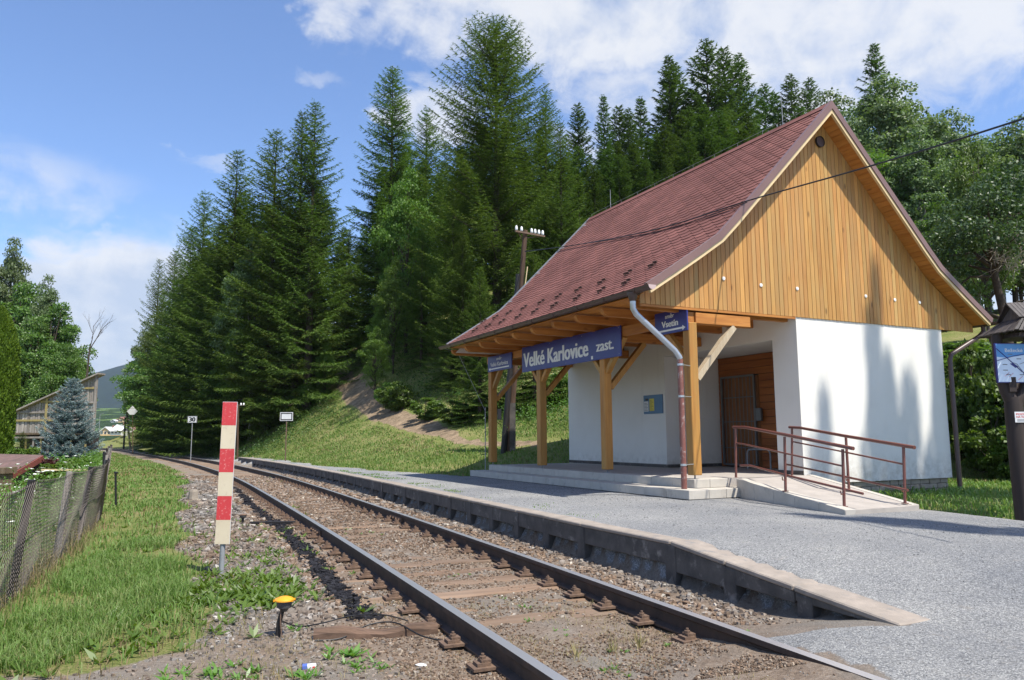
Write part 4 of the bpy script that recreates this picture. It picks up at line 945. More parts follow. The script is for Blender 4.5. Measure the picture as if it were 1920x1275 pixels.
def cable(name, label, pts, r, group=None):
    pts = [Vector(q) for q in pts]; P = []
    for i in range(len(pts) - 1):
        for k in range(6):
            t_ = k / 6; a = pts[max(i - 1, 0)]; b = pts[i]; c = pts[i + 1]; d = pts[min(i + 2, len(pts) - 1)]
            P.append(0.5 * ((2 * b) + (c - a) * t_ + (2 * a - 5 * b + 4 * c - d) * t_ * t_ + (3 * b - a - 3 * c + d) * t_ ** 3))
    P.append(pts[-1]); o0 = P[0]; m = MB(); m.tube([q - o0 for q in P], r, 6); o = m.build(name, MT['cable'], None, o0, smooth=60); tag(o, label, 'cable', group); return o
def gp(u, v, up=.01): q = gnd(u, v, -.18); q.z += up; return q
s0 = p + Vector((.03, -.02, .12))
cable('sensor_cable', 'black cable looping from the yellow sensor over the old timber', [s0, gp(560, 1182, .03), gp(600, 1182, .05), gp(660, 1180, .10), gp(720, 1178, .10), gp(765, 1177, .05)], .0055, 'cables of the yellow sensor')
cable('sensor_cable', 'second black cable lying in front of the old timber towards the rail', [gp(590, 1204, .01), gp(640, 1200, .012), gp(690, 1190, .07), gp(740, 1188, .08), gp(790, 1200, .03), gp(835, 1205, .01)], .006, 'cables of the yellow sensor')
# old timber
a = gnd(588, 1196, -.2); b = gnd(820, 1186, -.2)
m = MB(); d = (b - a); nn = Vector((-d.y, d.x, 0)).normalized(); V = []; k = 10
for i in range(k):
    c = a + d * (i / (k - 1)); wv = .055 + random.uniform(-.008, .008); hh = .075 * (0.75 + .3 * math.sin(i)) 
    for (x, z) in ((-wv, -.05), (wv, -.05), (wv, hh * .7), (wv * .5, hh), (-wv * .6, hh * .95), (-wv, hh * .6)): V.append(tuple(c - a + nn * (x + random.uniform(-.006, .006)) + Vector((0, 0, z + random.uniform(-.008, .008)))))
m.add(V, [tuple(range(6))[::-1], tuple((k - 1) * 6 + j for j in range(6))] + [(i * 6 + j, i * 6 + (j + 1) % 6, (i + 1) * 6 + (j + 1) % 6, (i + 1) * 6 + j) for i in range(k - 1) for j in range(6)])
o = m.build('old_timber', MT['old_plank'], None, a); tag(o, 'split weathered brown timber lying beside the left rail under the cables', 'timber')
p = gnd(455, 984, -.22); t = thing('track_sensor', 'small rusty track sensor further up the ballast behind the marker board', 'track sensor', p, 0, 'trackside sensors')
MB().tube([(0, 0, -.1), (.0, 0, .12)], .022, 8).build('stub_post', MT['tar'], t); MB().lathe([(.03, .11), (.055, .13), (.058, .16)], (0, 0, 0), 14).build('housing', MT['grey_plastic'], t, smooth=40); MB().lathe([(.062, .16), (.065, .168), (.04, .185), (.005, .19)], (0, 0, 0), 14).build('cap', MT['rust'], t, smooth=40)
a = gnd(470, 984, -.2); b = gnd(556, 984, -.18)
o = MB().beam((0, 0, .02), b - a + Vector((0, 0, .03)), .12, .06).build('old_timber', MT['tar'], None, a); tag(o, 'black tarred timber beside the small rusty sensor', 'timber')
p = gnd(362, 940, -.3); m = MB(); m.lathe([(.20, -.05), (.19, .03), (.13, .05), (.11, .06), (.10, .23), (.085, .27)], (0, 0, 0), 9); o = m.build('concrete_stub', MT['stone'], None, p); tag(o, 'small grey concrete stub standing in the grass', 'stub')
p = gnd(218, 950, -.3); m = MB(); m.beam((0, 0, -.1), (-.06, 0, .74), .04, .03).beam((-.08, 0, .74), (-.01, 0, .73), .05, .03); o = m.build('steel_peg', MT['black'], None, p); tag(o, 'thin black steel peg leaning at the edge of the grass near the fence', 'peg')
p = gnd(425, 1112, -.25); m = MB(); m.lathe([(.10, -.03), (.11, .02), (.07, .05), (.02, .055)], (0, 0, 0), 7); o = m.build('flat_stone', MT['coping'], None, p); o.scale = (1, .7, .8); tag(o, 'flat pale stone in the grass near the marker board', 'stone')
p = gnd(580, 1253, -.12); t = thing('cigarette_packet', 'crumpled white and blue cigarette packet on the gravel', 'packet', p, R_(15)); MB().box(-.042, .042, -.028, .028, .0, .022).build('box', MT['rubbish'], t, bevel=.003)
MB().box(-.043, -.012, -.0285, .0285, .004, .0225).build('print', MT['blue_ink'], t); MB().box(.018, .034, -.0288, -.02, .006, .018).build('print', MT['red_ink'], t)
p = gnd(790, 1249, -.12); m = MB(); m.lathe([(.03, 0), (.035, .01), (.01, .025)], (0, 0, 0), 6); o = m.build('paper_scrap', MT['rubbish'], None, p); o.scale = (1.3, .6, .7); o.rotation_euler = (.1, .2, .5); tag(o, 'small white scrap of paper on the gravel between sensor and rail', 'paper scrap')

# signs along the line
def at_ground(px, Y):
    d = ray(px, 820); x = d.x * Y; return Vector((x, Y, tz(x, Y)))
SK = 1
def line_sign(name, label, px, Y, pyb, pyt, w, h, pole_mat, face, hp=None):
    p = at_ground(px, Y); t = thing(name, label, 'line sign', p); zt = AT(px, pyt, Y).z - p.z; zb = AT(px, pyb, Y).z - p.z
    MB().tube([(0, .03, -.3), (0, .03, (hp or zt) - .02)], .028, 10).build('pole', pole_mat, t, smooth=50)
    MB().box(-w / 2, w / 2, -.012, 0, zb, zt).build('board', face, t); return t, p, zb, zt
t, p, zb, zt = line_sign('speed_sign', 'small white speed board with black number 30 beyond the track', 359, 50, 793, 780, .62, .46, MT['galv'], MT['board_back'])
fr = (Vector((-.31, -.012, zb)), Vector((1, 0, 0)), Vector((0, 0, 1)), Vector((0, -1, 0)))
lettering('lettering', '30', MT['black'], t, fr, .09, .53, .09, (zt - zb) - .08, .055)
for r in (rect(.01, .61, .005, .03), rect(.01, .61, zt - zb - .03, zt - zb - .005), rect(.01, .035, .03, zt - zb - .03), rect(.585, .61, .03, zt - zb - .03)): flat_poly('border', r, MT['black'], t, fr)
t, p, zb, zt = line_sign('frame_sign', 'white board with black frame on a rusty post on the grass slope', 536, 36, 789, 773, .61, .42, MT['rust'], MT['board_back'])
fr = (Vector((-.305, -.012, zb)), Vector((1, 0, 0)), Vector((0, 0, 1)), Vector((0, -1, 0))); H = zt - zb
for r in (rect(.03, .58, .03, .075), rect(.03, .58, H - .075, H - .03), rect(.03, .075, .075, H - .075), rect(.535, .58, .075, H - .075)): flat_poly('border', r, MT['black'], t, fr)
p = at_ground(251, 74); t = thing('diamond_sign', 'white pointed warning board on a thin rusty post by the far curve', 'line sign', p); zc = AT(245, 771, 74).z - p.z
MB().tube([(0, 0, -.3), (-.30, 0, zc + .4)], .04, 8).build('pole', MT['rust'], t)
m = MB(); m.prism([(-.28 - .52, zc), (-.28 - .22, zc - .34), (-.28 + .22, zc - .34), (-.28 + .52, zc), (-.28 + .22, zc + .26), (-.28 - .22, zc + .26)], 1, -.06, -.04); m.build('board', MT['board_back'], t)
m = MB(); m.prism([(-.28 - .22, zc + .28), (-.28 + .22, zc + .28), (-.28, zc + .52)], 1, -.06, -.04); m.build('board', MT['board_back'], t)
for (px, Y, lean, lb) in ((233, 112, 0, 'upright dark telegraph pole far down the line'), (247, 108, -.9, 'leaning dark telegraph pole far down the line')):
    p = at_ground(px, Y); o = MB().tube([(0, 0, -.5), (lean, 0, 5.2 if lean else 4.6)], .14, 8).build('far_pole', MT['tar'], None, p); tag(o, lb, 'telegraph pole', 'far telegraph poles')
p = at_ground(447, 47); t = thing('short_pole', 'thin dark pole with white insulators at the wood edge left of the framed board', 'telegraph pole', p); zz = AT(440, 758, 47).z - p.z
MB().tube([(0, 0, -.3), (-.1, 0, zz)], .06, 8).build('pole', MT['pole_wood'], t); MB().beam((-.4, 0, zz - .12), (.3, 0, zz - .05), .05, .05).build('crossarm', MT['rust'], t)
for x in (-.35, -.2, .08, .25): MB().lathe([(.05, 0), (.055, .08), (.03, .14)], (x, 0, zz - .06), 8).build('insulator', MT['white_plastic'], t)
# telegraph pole behind the porch
p = at_ground(950, 25.5); t = thing('telegraph_pole', 'brown wooden telegraph pole with white insulators rising behind the station roof', 'telegraph pole', p); Yp = p.y
def rel(px, py, dy=0): return AT(px, py, Yp + dy) - p
topv = rel(985, 432); basev = Vector((0.03, 0, -.3))
MB().tube([basev, basev.lerp(topv, .5), topv], [.125, .105, .085], 12).build('pole', MT['pole_wood'], t, smooth=50)
MB().tube([basev + Vector((-.16, -.12, 0)), basev.lerp(topv, .80) + Vector((-.13, -.12, 0))], [.105, .075], 10).build('stay_pole', MT['tar'], t, smooth=50)
MB().box(.10, .30, -.12, .10, -.3, 1.6).build('concrete_stub', MT['dark_concrete'], t)
a, b = rel(966, 432, -.3), rel(1021, 442, .5)
MB().beam(a + Vector((0, -.1, -.05)), b + Vector((0, -.1, -.05)), .05, .06).build('crossarm', MT['rust'], t)
MB().beam(rel(971, 435, -.2), rel(981, 452, 0), .03, .03).beam(rel(1017, 443, .4), rel(987, 446, 0), .03, .03).build('arm_brace', MT['rust'], t)
for f in (.04, .21, .55, .67, .80, .93):
    c = a.lerp(b, f) + Vector((0, -.1, -.0)); MB().lathe([(.030, -.02), (.045, .0), (.048, .07), (.036, .085), (.040, .12), (.02, .15)], tuple(c), 12).build('insulator', MT['white_plastic'], t, smooth=50)
MB().box(-.30, -.17, -.33, -.24, 1.05, 1.40).build('meter_box', MT['black'], t)
MB().tube([rel(989, 500, -.14), rel(984, 540, -.16), rel(972, 640, -.18)], .018, 6).build('earth_strip', MT['edge_wood'], t)
# service cable over the roof
def roof_pt(px, py, off):
    best = None; d = ray(px, py); C = Vector((0, 0, CAMH))
    for (w0, z0), (w1, z1) in zip(PL[:-1], PL[1:]):
        T = BW * (w1 - w0) + Vector((0, 0, z1 - z0)); n = BU.cross(T); P0 = fromB(w0, 0, z0); den = d.dot(n)
        q = C + d * ((P0 - C).dot(n) / den); b = toB(q)
        if w0 - .05 <= b.x <= w1 + .05: best = q
    return best
pts = [AT(1060, 462, 1)] 
P_ = []
for (px, py) in ((1075, 460), (1230, 430), (1400, 377)):
    q = roof_pt(px, py, 0); d = ray(px, py); f = 1 - .22 / q.y * 1.0; f = f - (.10 if px == 1075 else .0) / q.y; P_.append(Vector((d.x * q.y * f, q.y * f, CAMH + d.z * q.y * f)))
P_ = [AT(984, 471, Yp - .15)] + P_ + [AT(1640, 309, 10.6), AT(1935, 217, 8.2), AT(2300, 85, 6.0)]
cable('service_cable', 'thick black overhead cable running from the telegraph pole over the roof to the right', P_, .0125, 'overhead cables')
cable('service_cable', 'second thin overhead cable twisted along the thick one across the roof', [q + Vector((0.0, -.02, .035 * math.sin(i * 2.1) - .03)) for i, q in enumerate(P_[:4])], .009, 'overhead cables')

# information shelter at the right
Yk = 10.9; cK = AT(1907, 820, Yk); p = Vector((cK.x, Yk, tz(cK.x, Yk)))
t = thing('information_shelter', 'dark forked timber post carrying a little plank roof at the right edge', 'shelter', p)
def kz_(py): return AT(1907, py, Yk).z - p.z
fk = kz_(745); MB().tube([(0.02, 0, -.3), (0.0, 0, .8), (-.01, 0, fk - .1), (.0, 0, fk)], [.13, .125, .12, .11], 12).build('trunk', MT['dark_wood'], t, smooth=60)
MB().tube([(0, 0, fk - .12), (-.10, 0, fk + .1), (-.16, 0, fk + .35), (-.17, 0, kz_(628))], [.10, .085, .075, .07], 10).build('branch_arm', MT['dark_wood'], t, smooth=60)
MB().tube([(0, 0, fk - .12), (.16, 0, fk + .1), (.26, 0, fk + .4), (.30, 0, kz_(628))], [.10, .085, .075, .07], 10).build('branch_arm', MT['dark_wood'], t, smooth=60)
MB().box(-.12, -.02, -.12, -.04, kz_(735), kz_(708)).build('block', MT['dark_wood'], t)
hd = .42; xl = AT(1832, 628, Yk + hd).x - p.x; ze = AT(1831, 628, Yk).z - p.z; xr = xl + 1.55; xc = (xl + xr) / 2
MB().box(xl + .12, xr - .12, -hd + .08, hd - .08, ze - .06, ze - .01).build('roof_frame', MT['dark_wood'], t)
z1 = ze + .20; x1l, x1r, h1 = xl + .26, xr - .3, .22; zr = ze + .46; xrl, xrr = xl + .22, xr - .24
def plank4(a, b, c, d, th=.018):
    a, b, c, d = map(Vector, (a, b, c, d)); n = (b - a).cross(d - a).normalized() * th; m = MB()
    return m.add([a, b, c, d, a + n, b + n, c + n, d + n], [(0, 3, 2, 1), (4, 5, 6, 7), (0, 1, 5, 4), (1, 2, 6, 5), (2, 3, 7, 6), (3, 0, 4, 7)])
nP = 26
for i in range(nP):
    f0, f1 = i / nP + .002, (i + 1) / nP - .004; j = random.uniform(0, .012)
    L1 = lambda f: xl + (xr - xl) * f; L2 = lambda f: x1l + (x1r - x1l) * f
    plank4((L1(f0), -hd, ze + j), (L1(f1), -hd, ze + j), (L2(f1), -h1, z1 + j), (L2(f0), -h1, z1 + j)).build('roof_plank', MT['kiosk_roof'], t)
    if i % 2 == 0: plank4((L1(f1 + .036), hd, ze), (L1(f0), hd, ze), (L2(f0), h1, z1), (L2(f1 + .036), h1, z1)).build('roof_plank', MT['kiosk_roof'], t)
nP2 = 11
for i in range(nP2):
    f0, f1 = i / nP2 + .003, (i + 1) / nP2 - .006; j = random.uniform(0, .012)
    a = lambda f: -hd + 2 * hd * (1 - f); c = lambda f: -h1 + 2 * h1 * (1 - f)
    plank4((xl, a(f0), ze + j), (xl, a(f1), ze + j), (x1l, c(f1), z1 + j), (x1l, c(f0), z1 + j)).build('roof_plank', MT['kiosk_roof'], t)
    plank4((xr, a(f1), ze + j), (xr, a(f0), ze + j), (x1r, c(f0), z1 + j), (x1r, c(f1), z1 + j)).build('roof_plank', MT['kiosk_roof'], t)
# upper hip end and steep front planks, leaning like shakes
nP3 = 20
for i in range(nP3):
    f0, f1 = i / nP3, (i + 1) / nP3 - .006; j = random.uniform(0, .014); xa = lambda f: x1l - .06 + (x1r - x1l + .12) * f; xb = lambda f: xrl - .02 + (xrr - xrl + .04) * f
    plank4((xa(f0), -h1 - .03, z1 + .012 + j), (xa(f1), -h1 - .03, z1 + .012 + j), (xb(f1), .02, zr + j), (xb(f0), .02, zr + j)).build('roof_plank', MT['kiosk_roof'], t)
    plank4((xa(f1), h1 + .03, z1 + .01), (xa(f0), h1 + .03, z1 + .01), (xb(f0), -.01, zr), (xb(f1), -.01, zr)).build('roof_plank', MT['kiosk_roof'], t)
m = MB(); m.add([(x1l - .02, -h1, z1), (x1l - .02, h1, z1), (xrl + .06, 0, zr - .03)], [(0, 1, 2)]); m.build('roof_end', MT['kiosk_roof'], t)
m = MB(); m.add([(x1r, -h1, z1), (x1r, h1, z1), (xrr - .06, 0, zr - .03)], [(0, 2, 1)]); m.build('roof_end', MT['kiosk_roof'], t)
# map board
a = AT(1873, 716, Yk - .14); b = AT(1873, 645, Yk - .14); w_b = 1.02; hb = b.z - a.z
t2 = thing('map_board', 'blue and white trail map board titled Bežecké Tratě hanging under the plank roof', 'map board', (a.x, a.y, a.z), R_(6))
MB().box(-.012, w_b + .012, 0.004, .03, -.012, hb + .012).build('frame', MT['blue'], t2)
MB().box(0, w_b, 0.0, .003, 0, hb).build('map_sheet', MT['map_white'], t2)
fr = (Vector((0, 0, 0)), Vector((1, 0, 0)), Vector((0, 0, 1)), Vector((0, -1, 0)))
flat_poly('map_sky', [(0, hb), (0, hb * .66), (w_b * .15, hb * .64), (w_b * .3, hb * .68), (w_b * .5, hb * .74), (w_b * .75, hb * .72), (w_b, hb * .78), (w_b, hb)], MT['map_blue'], t2, fr, .002, .001)
lettering('lettering', 'Bežecké Tratě', MT['white'], t2, fr, .13, .62, hb * .79, hb * .79 + .05, .02)
def poly_line(name, pts, w, mat, h=.004):
    m = MB(); 
    for q, s in zip(pts[:-1], pts[1:]): m.beam((q[0], -h, q[1]), (s[0], -h, s[1]), .001, w, (0, 0, 1)) if False else m.tube([(q[0], -h, q[1]), (s[0], -h, s[1])], w / 2, 6)
    return m.build(name, mat, t2)
poly_line('map_line', [(.0, hb * .88), (.15, hb * .64), (.28, hb * .42), (.36, hb * .28), (.46, hb * .17), (.49, hb * .02)], .012, MT['blue'])
poly_line('map_line', [(0, hb * .56), (.25, hb * .68), (.5, hb * .76), (w_b, hb * .80)], .010, MT['blue'])
poly_line('map_line', [(.2, hb * .53), (.30, hb * .47), (.35, hb * .34), (.40, hb * .22), (.52, hb * .12)], .006, MT['grille'])
poly_line('map_line', [(.34, hb * .47), (.42, hb * .52), (.50, hb * .49), (.58, hb * .53), (.75, hb * .47), (.95, hb * .50)], .006, MT['grille'])
flat_poly('map_area', [(.19, hb * .48), (.24, hb * .50), (.32, hb * .40), (.27, hb * .37)], MT['blue'], t2, fr, .004); flat_poly('map_area', [(.38, hb * .22), (.42, hb * .24), (.47, hb * .17), (.43, hb * .14)], MT['blue'], t2, fr, .004)
for (x, y) in ((.08, .45), (.08, .30), (.12, .18), (.33, .18), (.17, .72), (.30, .60), (.6, .35), (.7, .25), (.8, .4)): flat_poly('map_label', rect(x, x + .07, hb * y, hb * y + .010), MT['grille'], t2, fr, .004)
for (x, y) in ((.10, .15), (.16, .13), (.30, .05)): poly_line('map_mark', [(x, hb * y), (x + .07, hb * (y + .1))], .004, MT['red_ink'])
a = AT(1904, 792, Yk - .135); b = AT(1904, 772, Yk - .135); hb = b.z - a.z
t3 = thing('small_notice', 'small white paper notice with red lettering pinned to the forked post', 'notice', (a.x, a.y, a.z), R_(5)); MB().box(0, .24, 0, .004, 0, hb).build('sheet', MT['board_back'], t3)
for i, tx in enumerate(('POZOR', 'NA VLAK')): lettering('lettering', tx, MT['red_ink'], t3, fr, .02, .20, hb * (.70 - .26 * i), hb * (.70 - .26 * i) + .024, .03)
for i in range(2): flat_poly('printed_line', rect(.03, .19, hb * (.12 + .12 * i), hb * (.12 + .12 * i) + .006), MT['grille'], t3, fr)

# garden side on the left: fence, sheds, houses
fb = [gnd(15, 1124, -.25), gnd(99, 1057, -.25), gnd(143, 1016, -.27), gnd(183, 975, -.28)]
d_ = (fb[3] - fb[0]).normalized()
fen = thing('wire_fence', 'leaning rusty chain link fence with dark posts along the garden', 'fence', fb[0])
fpts = [fb[0] - d_ * 3.0, fb[0] - d_ * 1.4] + fb
q = fb[3].copy()
tgt = AT(206, 850, 50)
for k in range(1, 15):
    f = k / 14; q = Vector((fb[3].x + (tgt.x - fb[3].x) * f, fb[3].y + (tgt.y - fb[3].y) * f, 0)); q.z = tz(q.x, q.y); fpts.append(q)
hts = [1.05, 1.06, 1.08, 1.07, 1.05, 1.08] + [1.12] * 20
tops = []
for i, b in enumerate(fpts):
    b.z = tz(b.x, b.y); lx = random.uniform(-.05, .12) if i > 5 else .13; tp = Vector((b.x + lx, b.y + random.uniform(-.04, .04), b.z + hts[i])); tops.append(tp)
    MB().tube([b - fb[0] + Vector((0, 0, -.2)), tp - fb[0]], .035 if i < 8 else .03, 7).build('post', MT['tar'] if i % 3 else MT['old_wood'], fen)
m = MB(); V = []; Fq = []
def flat_wire(a, b, w=.0019):
    k = len(V); d = (b - a).normalized(); s_ = d.cross(Vector((.8, .6, 0))).normalized() * w; n_ = d.cross(s_).normalized() * w
    V.extend([tuple(a + s_), tuple(a - s_ * .5 + n_), tuple(a - s_ * .5 - n_), tuple(b + s_), tuple(b - s_ * .5 + n_), tuple(b - s_ * .5 - n_)]); Fq.extend([[k, k + 1, k + 4, k + 3], [k + 1, k + 2, k + 5, k + 4], [k + 2, k, k + 3, k + 5]])
for i in range(len(fpts) - 1):
    b0, b1, t0, t1 = fpts[i] - fb[0], fpts[i + 1] - fb[0], tops[i] - fb[0], tops[i + 1] - fb[0]; Ls = (b1 - b0).length; n = int(Ls / (.075 if i < 8 else .16)); H = 1.05; off = Vector((.045, 0, 0))
    def P(fx, fz): return b0.lerp(b1, fx).lerp(t0.lerp(t1, fx), fz) + off + Vector((.02 * math.sin(fx * 6.28 + i), 0, -.03 * math.sin(fx * 3.14) * fz))
    sp_ = H / Ls
    for j in range(-int(n * sp_) - 1, n + 1):
        for sg_ in (1, -1):
            f0 = j / n; f1 = f0 + sp_; z0, z1 = 0, 1
            if f0 < 0: z0 = -f0 / sp_; f0 = 0
            if f1 > 1: z1 = 1 - (f1 - 1) / sp_; f1 = 1
            if f1 <= f0: continue
            if sg_ < 0: flat_wire(P(1 - f0, z0), P(1 - f1, z1))
            else: flat_wire(P(f0, z0), P(f1, z1))
    for fz in (.03, .5, .98):
        for k in range(4): flat_wire(P(k / 4, fz), P((k + 1) / 4, fz), .0035)
link('netting', np_mesh('netting', V, Fq, MT['wire']), fen)
# grey plank barn
Ys = 42.0
bs = thing('plank_shed', 'grey weathered plank shed with a steep lean-to roof behind the blue spruce', 'shed', Vector((AT(35, 840, Ys).x, Ys, -.4)))
def sx(px): return AT(px, 800, Ys).x - bs.location.x
def sz(px, py): return AT(px, py, Ys).z - bs.location.z
xL, xR = sx(30), sx(178); zL, zR_ = sz(40, 772), sz(178, 702); n = 30
for i in range(n):
    x0 = xL + (xR - xL) * i / n; x1 = xL + (xR - xL) * (i + 1) / n; zt = zL + (zR_ - zL) * (i + .5) / n; dr = .02 * (i % 2)
    MB().box(x0 + .01, x1 - .01, dr, dr + .03, sz(100, 812) + random.uniform(-.03, .03), zt - .05 + random.uniform(-.04, .02)).build('plank', MT['old_wood'], bs)
for (py, a, b, mt) in ((820, 0, 1, 'old_wood'), (813, 0, 1, 'plank_brown'), (788, 0, .55, 'yellow_plain'), (773, .0, .55, 'old_wood'), (753, .30, .62, 'yellow_plain'), (770, .8, 1, 'old_wood'), (755, .78, 1, 'old_wood'), (728, .8, 1, 'yellow_plain')):
    MB().box(xL + (xR - xL) * a, xL + (xR - xL) * b, -.06, -.005, sz(100, py) - .05, sz(100, py) + .05).build('rail', MT[mt], bs)
for (px, py0, py1, mt) in ((86, 813, 744, 'yellow_plain'), (105, 775, 763, 'yellow_plain'), (176, 813, 702, 'old_wood'), (124, 750, 725, 'yellow_plain')):
    MB().box(sx(px) - .06, sx(px) + .06, -.09, -.062, sz(px, py0), sz(px, py1)).build('batten', MT[mt], bs)
for px in range(50, 175, 14): MB().box(sx(px) - .04, sx(px) + .04, 0, .05, -.3, sz(px, 818)).build('slat', MT['yellow_plain' if (px // 14) % 2 else 'old_wood'], bs)
MB().box(xL, xR, .45, .5, -.3, sz(100, 812)).build('dark_boarding', MT['dark_wood'], bs)
MB().box(xL + .02, xL + .12, .06, .5, sz(100, 812), zL - .1).build('side_wall', MT['dark_wood'], bs)
m = MB(); m.add([(xL - .1, -.25, zL - .05), (xR + .1, -.25, zR_ + .0), (xR + .1, .55, zR_ + .0), (xL - .1, .55, zL - .05), (xL - .1, -.25, zL + .03), (xR + .1, -.25, zR_ + .08), (xR + .1, .55, zR_ + .08), (xL - .1, .55, zL + .03)], [(0, 3, 2, 1), (4, 5, 6, 7), (0, 1, 5, 4), (1, 2, 6, 5), (2, 3, 7, 6), (3, 0, 4, 7)]); m.build('roof', MT['old_wood'], bs)
# low hut with reddish felt roof
Yh = 19.0; hp = thing('low_hut', 'low wooden hut with sloping reddish felt roof at the left edge', 'hut', Vector((AT(0, 900, Yh).x, Yh, -.4)))
q = lambda px, py, Y: tuple(AT(px, py, Y) - hp.location)
a0, a1, b0_, b1_ = q(-60, 892, Yh - .3), q(22, 886, Yh - .6), q(80, 853, Yh + .8), q(-40, 850, Yh + 2.2)
m = MB(); vs = [a0, a1, b0_, b1_]; m.add([Vector(v) + Vector((0, 0, -.05)) for v in vs] + vs, [(0, 3, 2, 1), (4, 5, 6, 7), (0, 1, 5, 4), (1, 2, 6, 5), (2, 3, 7, 6), (3, 0, 4, 7)]); m.build('roof', MT['asphalt_roof'], hp)
A1, B1 = Vector(a1), Vector(b0_)
MB().beam(A1 + Vector((.02, -.01, -.10)), B1 + Vector((.02, -.01, -.08)), .03, .14).build('fascia', MT['red_trim'], hp)
n = 9
for i in range(n):
    c0 = A1.lerp(B1, i / n + .01); c1 = A1.lerp(B1, (i + 1) / n - .005); m = MB(); o_ = Vector((-.05, 0, -.16)); c0 += o_; c1 += o_
    m.add([(c0.x, c0.y, -.1), (c1.x, c1.y, -.1), (c1.x - .03, c1.y + .02, -.1), (c0.x - .03, c0.y + .02, -.1), tuple(c0), tuple(c1), (c1.x - .03, c1.y + .02, c1.z), (c0.x - .03, c0.y + .02, c0.z)], [(0, 3, 2, 1), (4, 5, 6, 7), (0, 1, 5, 4), (1, 2, 6, 5), (2, 3, 7, 6), (3, 0, 4, 7)]); m.build('plank', MT['plank_brown'], hp)
A0 = Vector(a0)
for i in range(7):
    c0 = A0.lerp(A1, i / 7 + .01); c1 = A0.lerp(A1, (i + 1) / 7 - .005); MB().box(c0.x, c1.x, c0.y + .06, c0.y + .09, -.1, c0.z - .16).build('plank', MT['plank_brown'], hp)
p = at_ground(10, 17.5); o = MB().box(-.55, .22, -.2, .1, -.1, 1.0).box(-.60, .27, -.25, .15, 1.0, 1.12).build('water_butt', MT['plank_brown'], None, Vector((AT(-2, 900, 16).x, 16, -.4))); tag(o, 'boarded box with dark lid at the very left edge below the conifer hedge', 'box')
MB().beam(Vector((0, 0, 0)), AT(178, 881, 18) - AT(78, 881, 18), .03, .04).build('garden_rail', MT['edge_wood'], None, AT(78, 881, 18)); tag(bpy.data.objects['garden_rail'], 'thin wooden rail behind the wire fence', 'rail')
# village houses
def house(name, label, px0, px1, pyb, pye, pyr, Y, wall, roof, gable_front=True):
    x0, x1 = AT(px0, 820, Y).x, AT(px1, 820, Y).x; b = Vector(((x0 + x1) / 2, Y, AT(px0, pyb, Y).z)); t = thing(name, label, 'house', b); hw = (x1 - x0) / 2; ze = AT(0, pye, Y).z - AT(0, pyb, Y).z; zr = AT(0, pyr, Y).z - AT(0, pyb, Y).z; D = 10
    m = MB()
    if gable_front: m.prism([(-hw * .9, 0), (hw * .9, 0), (hw * .9, ze), (0, zr - .3), (-hw * .9, ze)], 1, 0, D)
    else: m.box(-hw * .95, hw * .95, 0, D, 0, ze)
    m.build('wall', wall, t); m = MB()
    if gable_front: m.prism([(-hw, ze - .3), (0, zr - .15), (hw, ze - .3), (hw, ze), (0, zr + .2), (-hw, ze)], 1, -.5, D + .5)
    else: m.prism([(-.6, ze - .2), (D / 2, zr - .2), (D + .6, ze - .2), (D + .6, ze + .1), (D / 2, zr + .1), (-.6, ze + .1)], 0, -hw, hw)
    r = m.build('roof', roof, t); MB().box(hw * .2, hw * .2 + .7, D * .45, D * .45 + .7, zr - 1.2, zr + .9).build('chimney', MT['tile_red'], r)
    for i in range(3):
        x = -hw * .6 + hw * .6 * i; w = MB().box(x - .55, x + .55, -.04, .02, ze * .35, ze * .35 + 1.3).build('window', MT['white'], t); MB().box(x - .45, x + .45, -.07, -.045, ze * .35 + .1, ze * .35 + 1.2).build('pane', MT['glass'], w)
house('village_house', 'yellow gabled house far down the valley', 186, 208, 817, 809, 801, 330, MT['wall_yellow'], MT['roof_white'])
house('village_house', 'white house with pale roof far down the valley beside the yellow one', 206, 228, 816, 808, 796, 322, MT['wall_white'], MT['roof_white'], False)
house('village_house', 'brown roofed house far down the valley right of the white one', 226, 250, 817, 809, 798, 335, MT['wall_white'], MT['tile_red'], False)
house('village_house', 'small pale house on the rise above the village', 205, 215, 792, 789.5, 787, 620, MT['wall_white'], MT['roof_white'])
house('village_house', 'isolated brown house higher on the far slope', 219, 228, 792, 787, 782, 620, MT['wall_yellow'], MT['tile_red'])
o = MB().tube([(0, 0, 0), (0, 0, 9), (1.4, 0, 9.4)], [.12, .07, .06], 6).build('street_lamp', MT['galv'], None, AT(185, 820, 300)); tag(o, 'thin grey street lamp beside the yellow far house', 'street lamp')
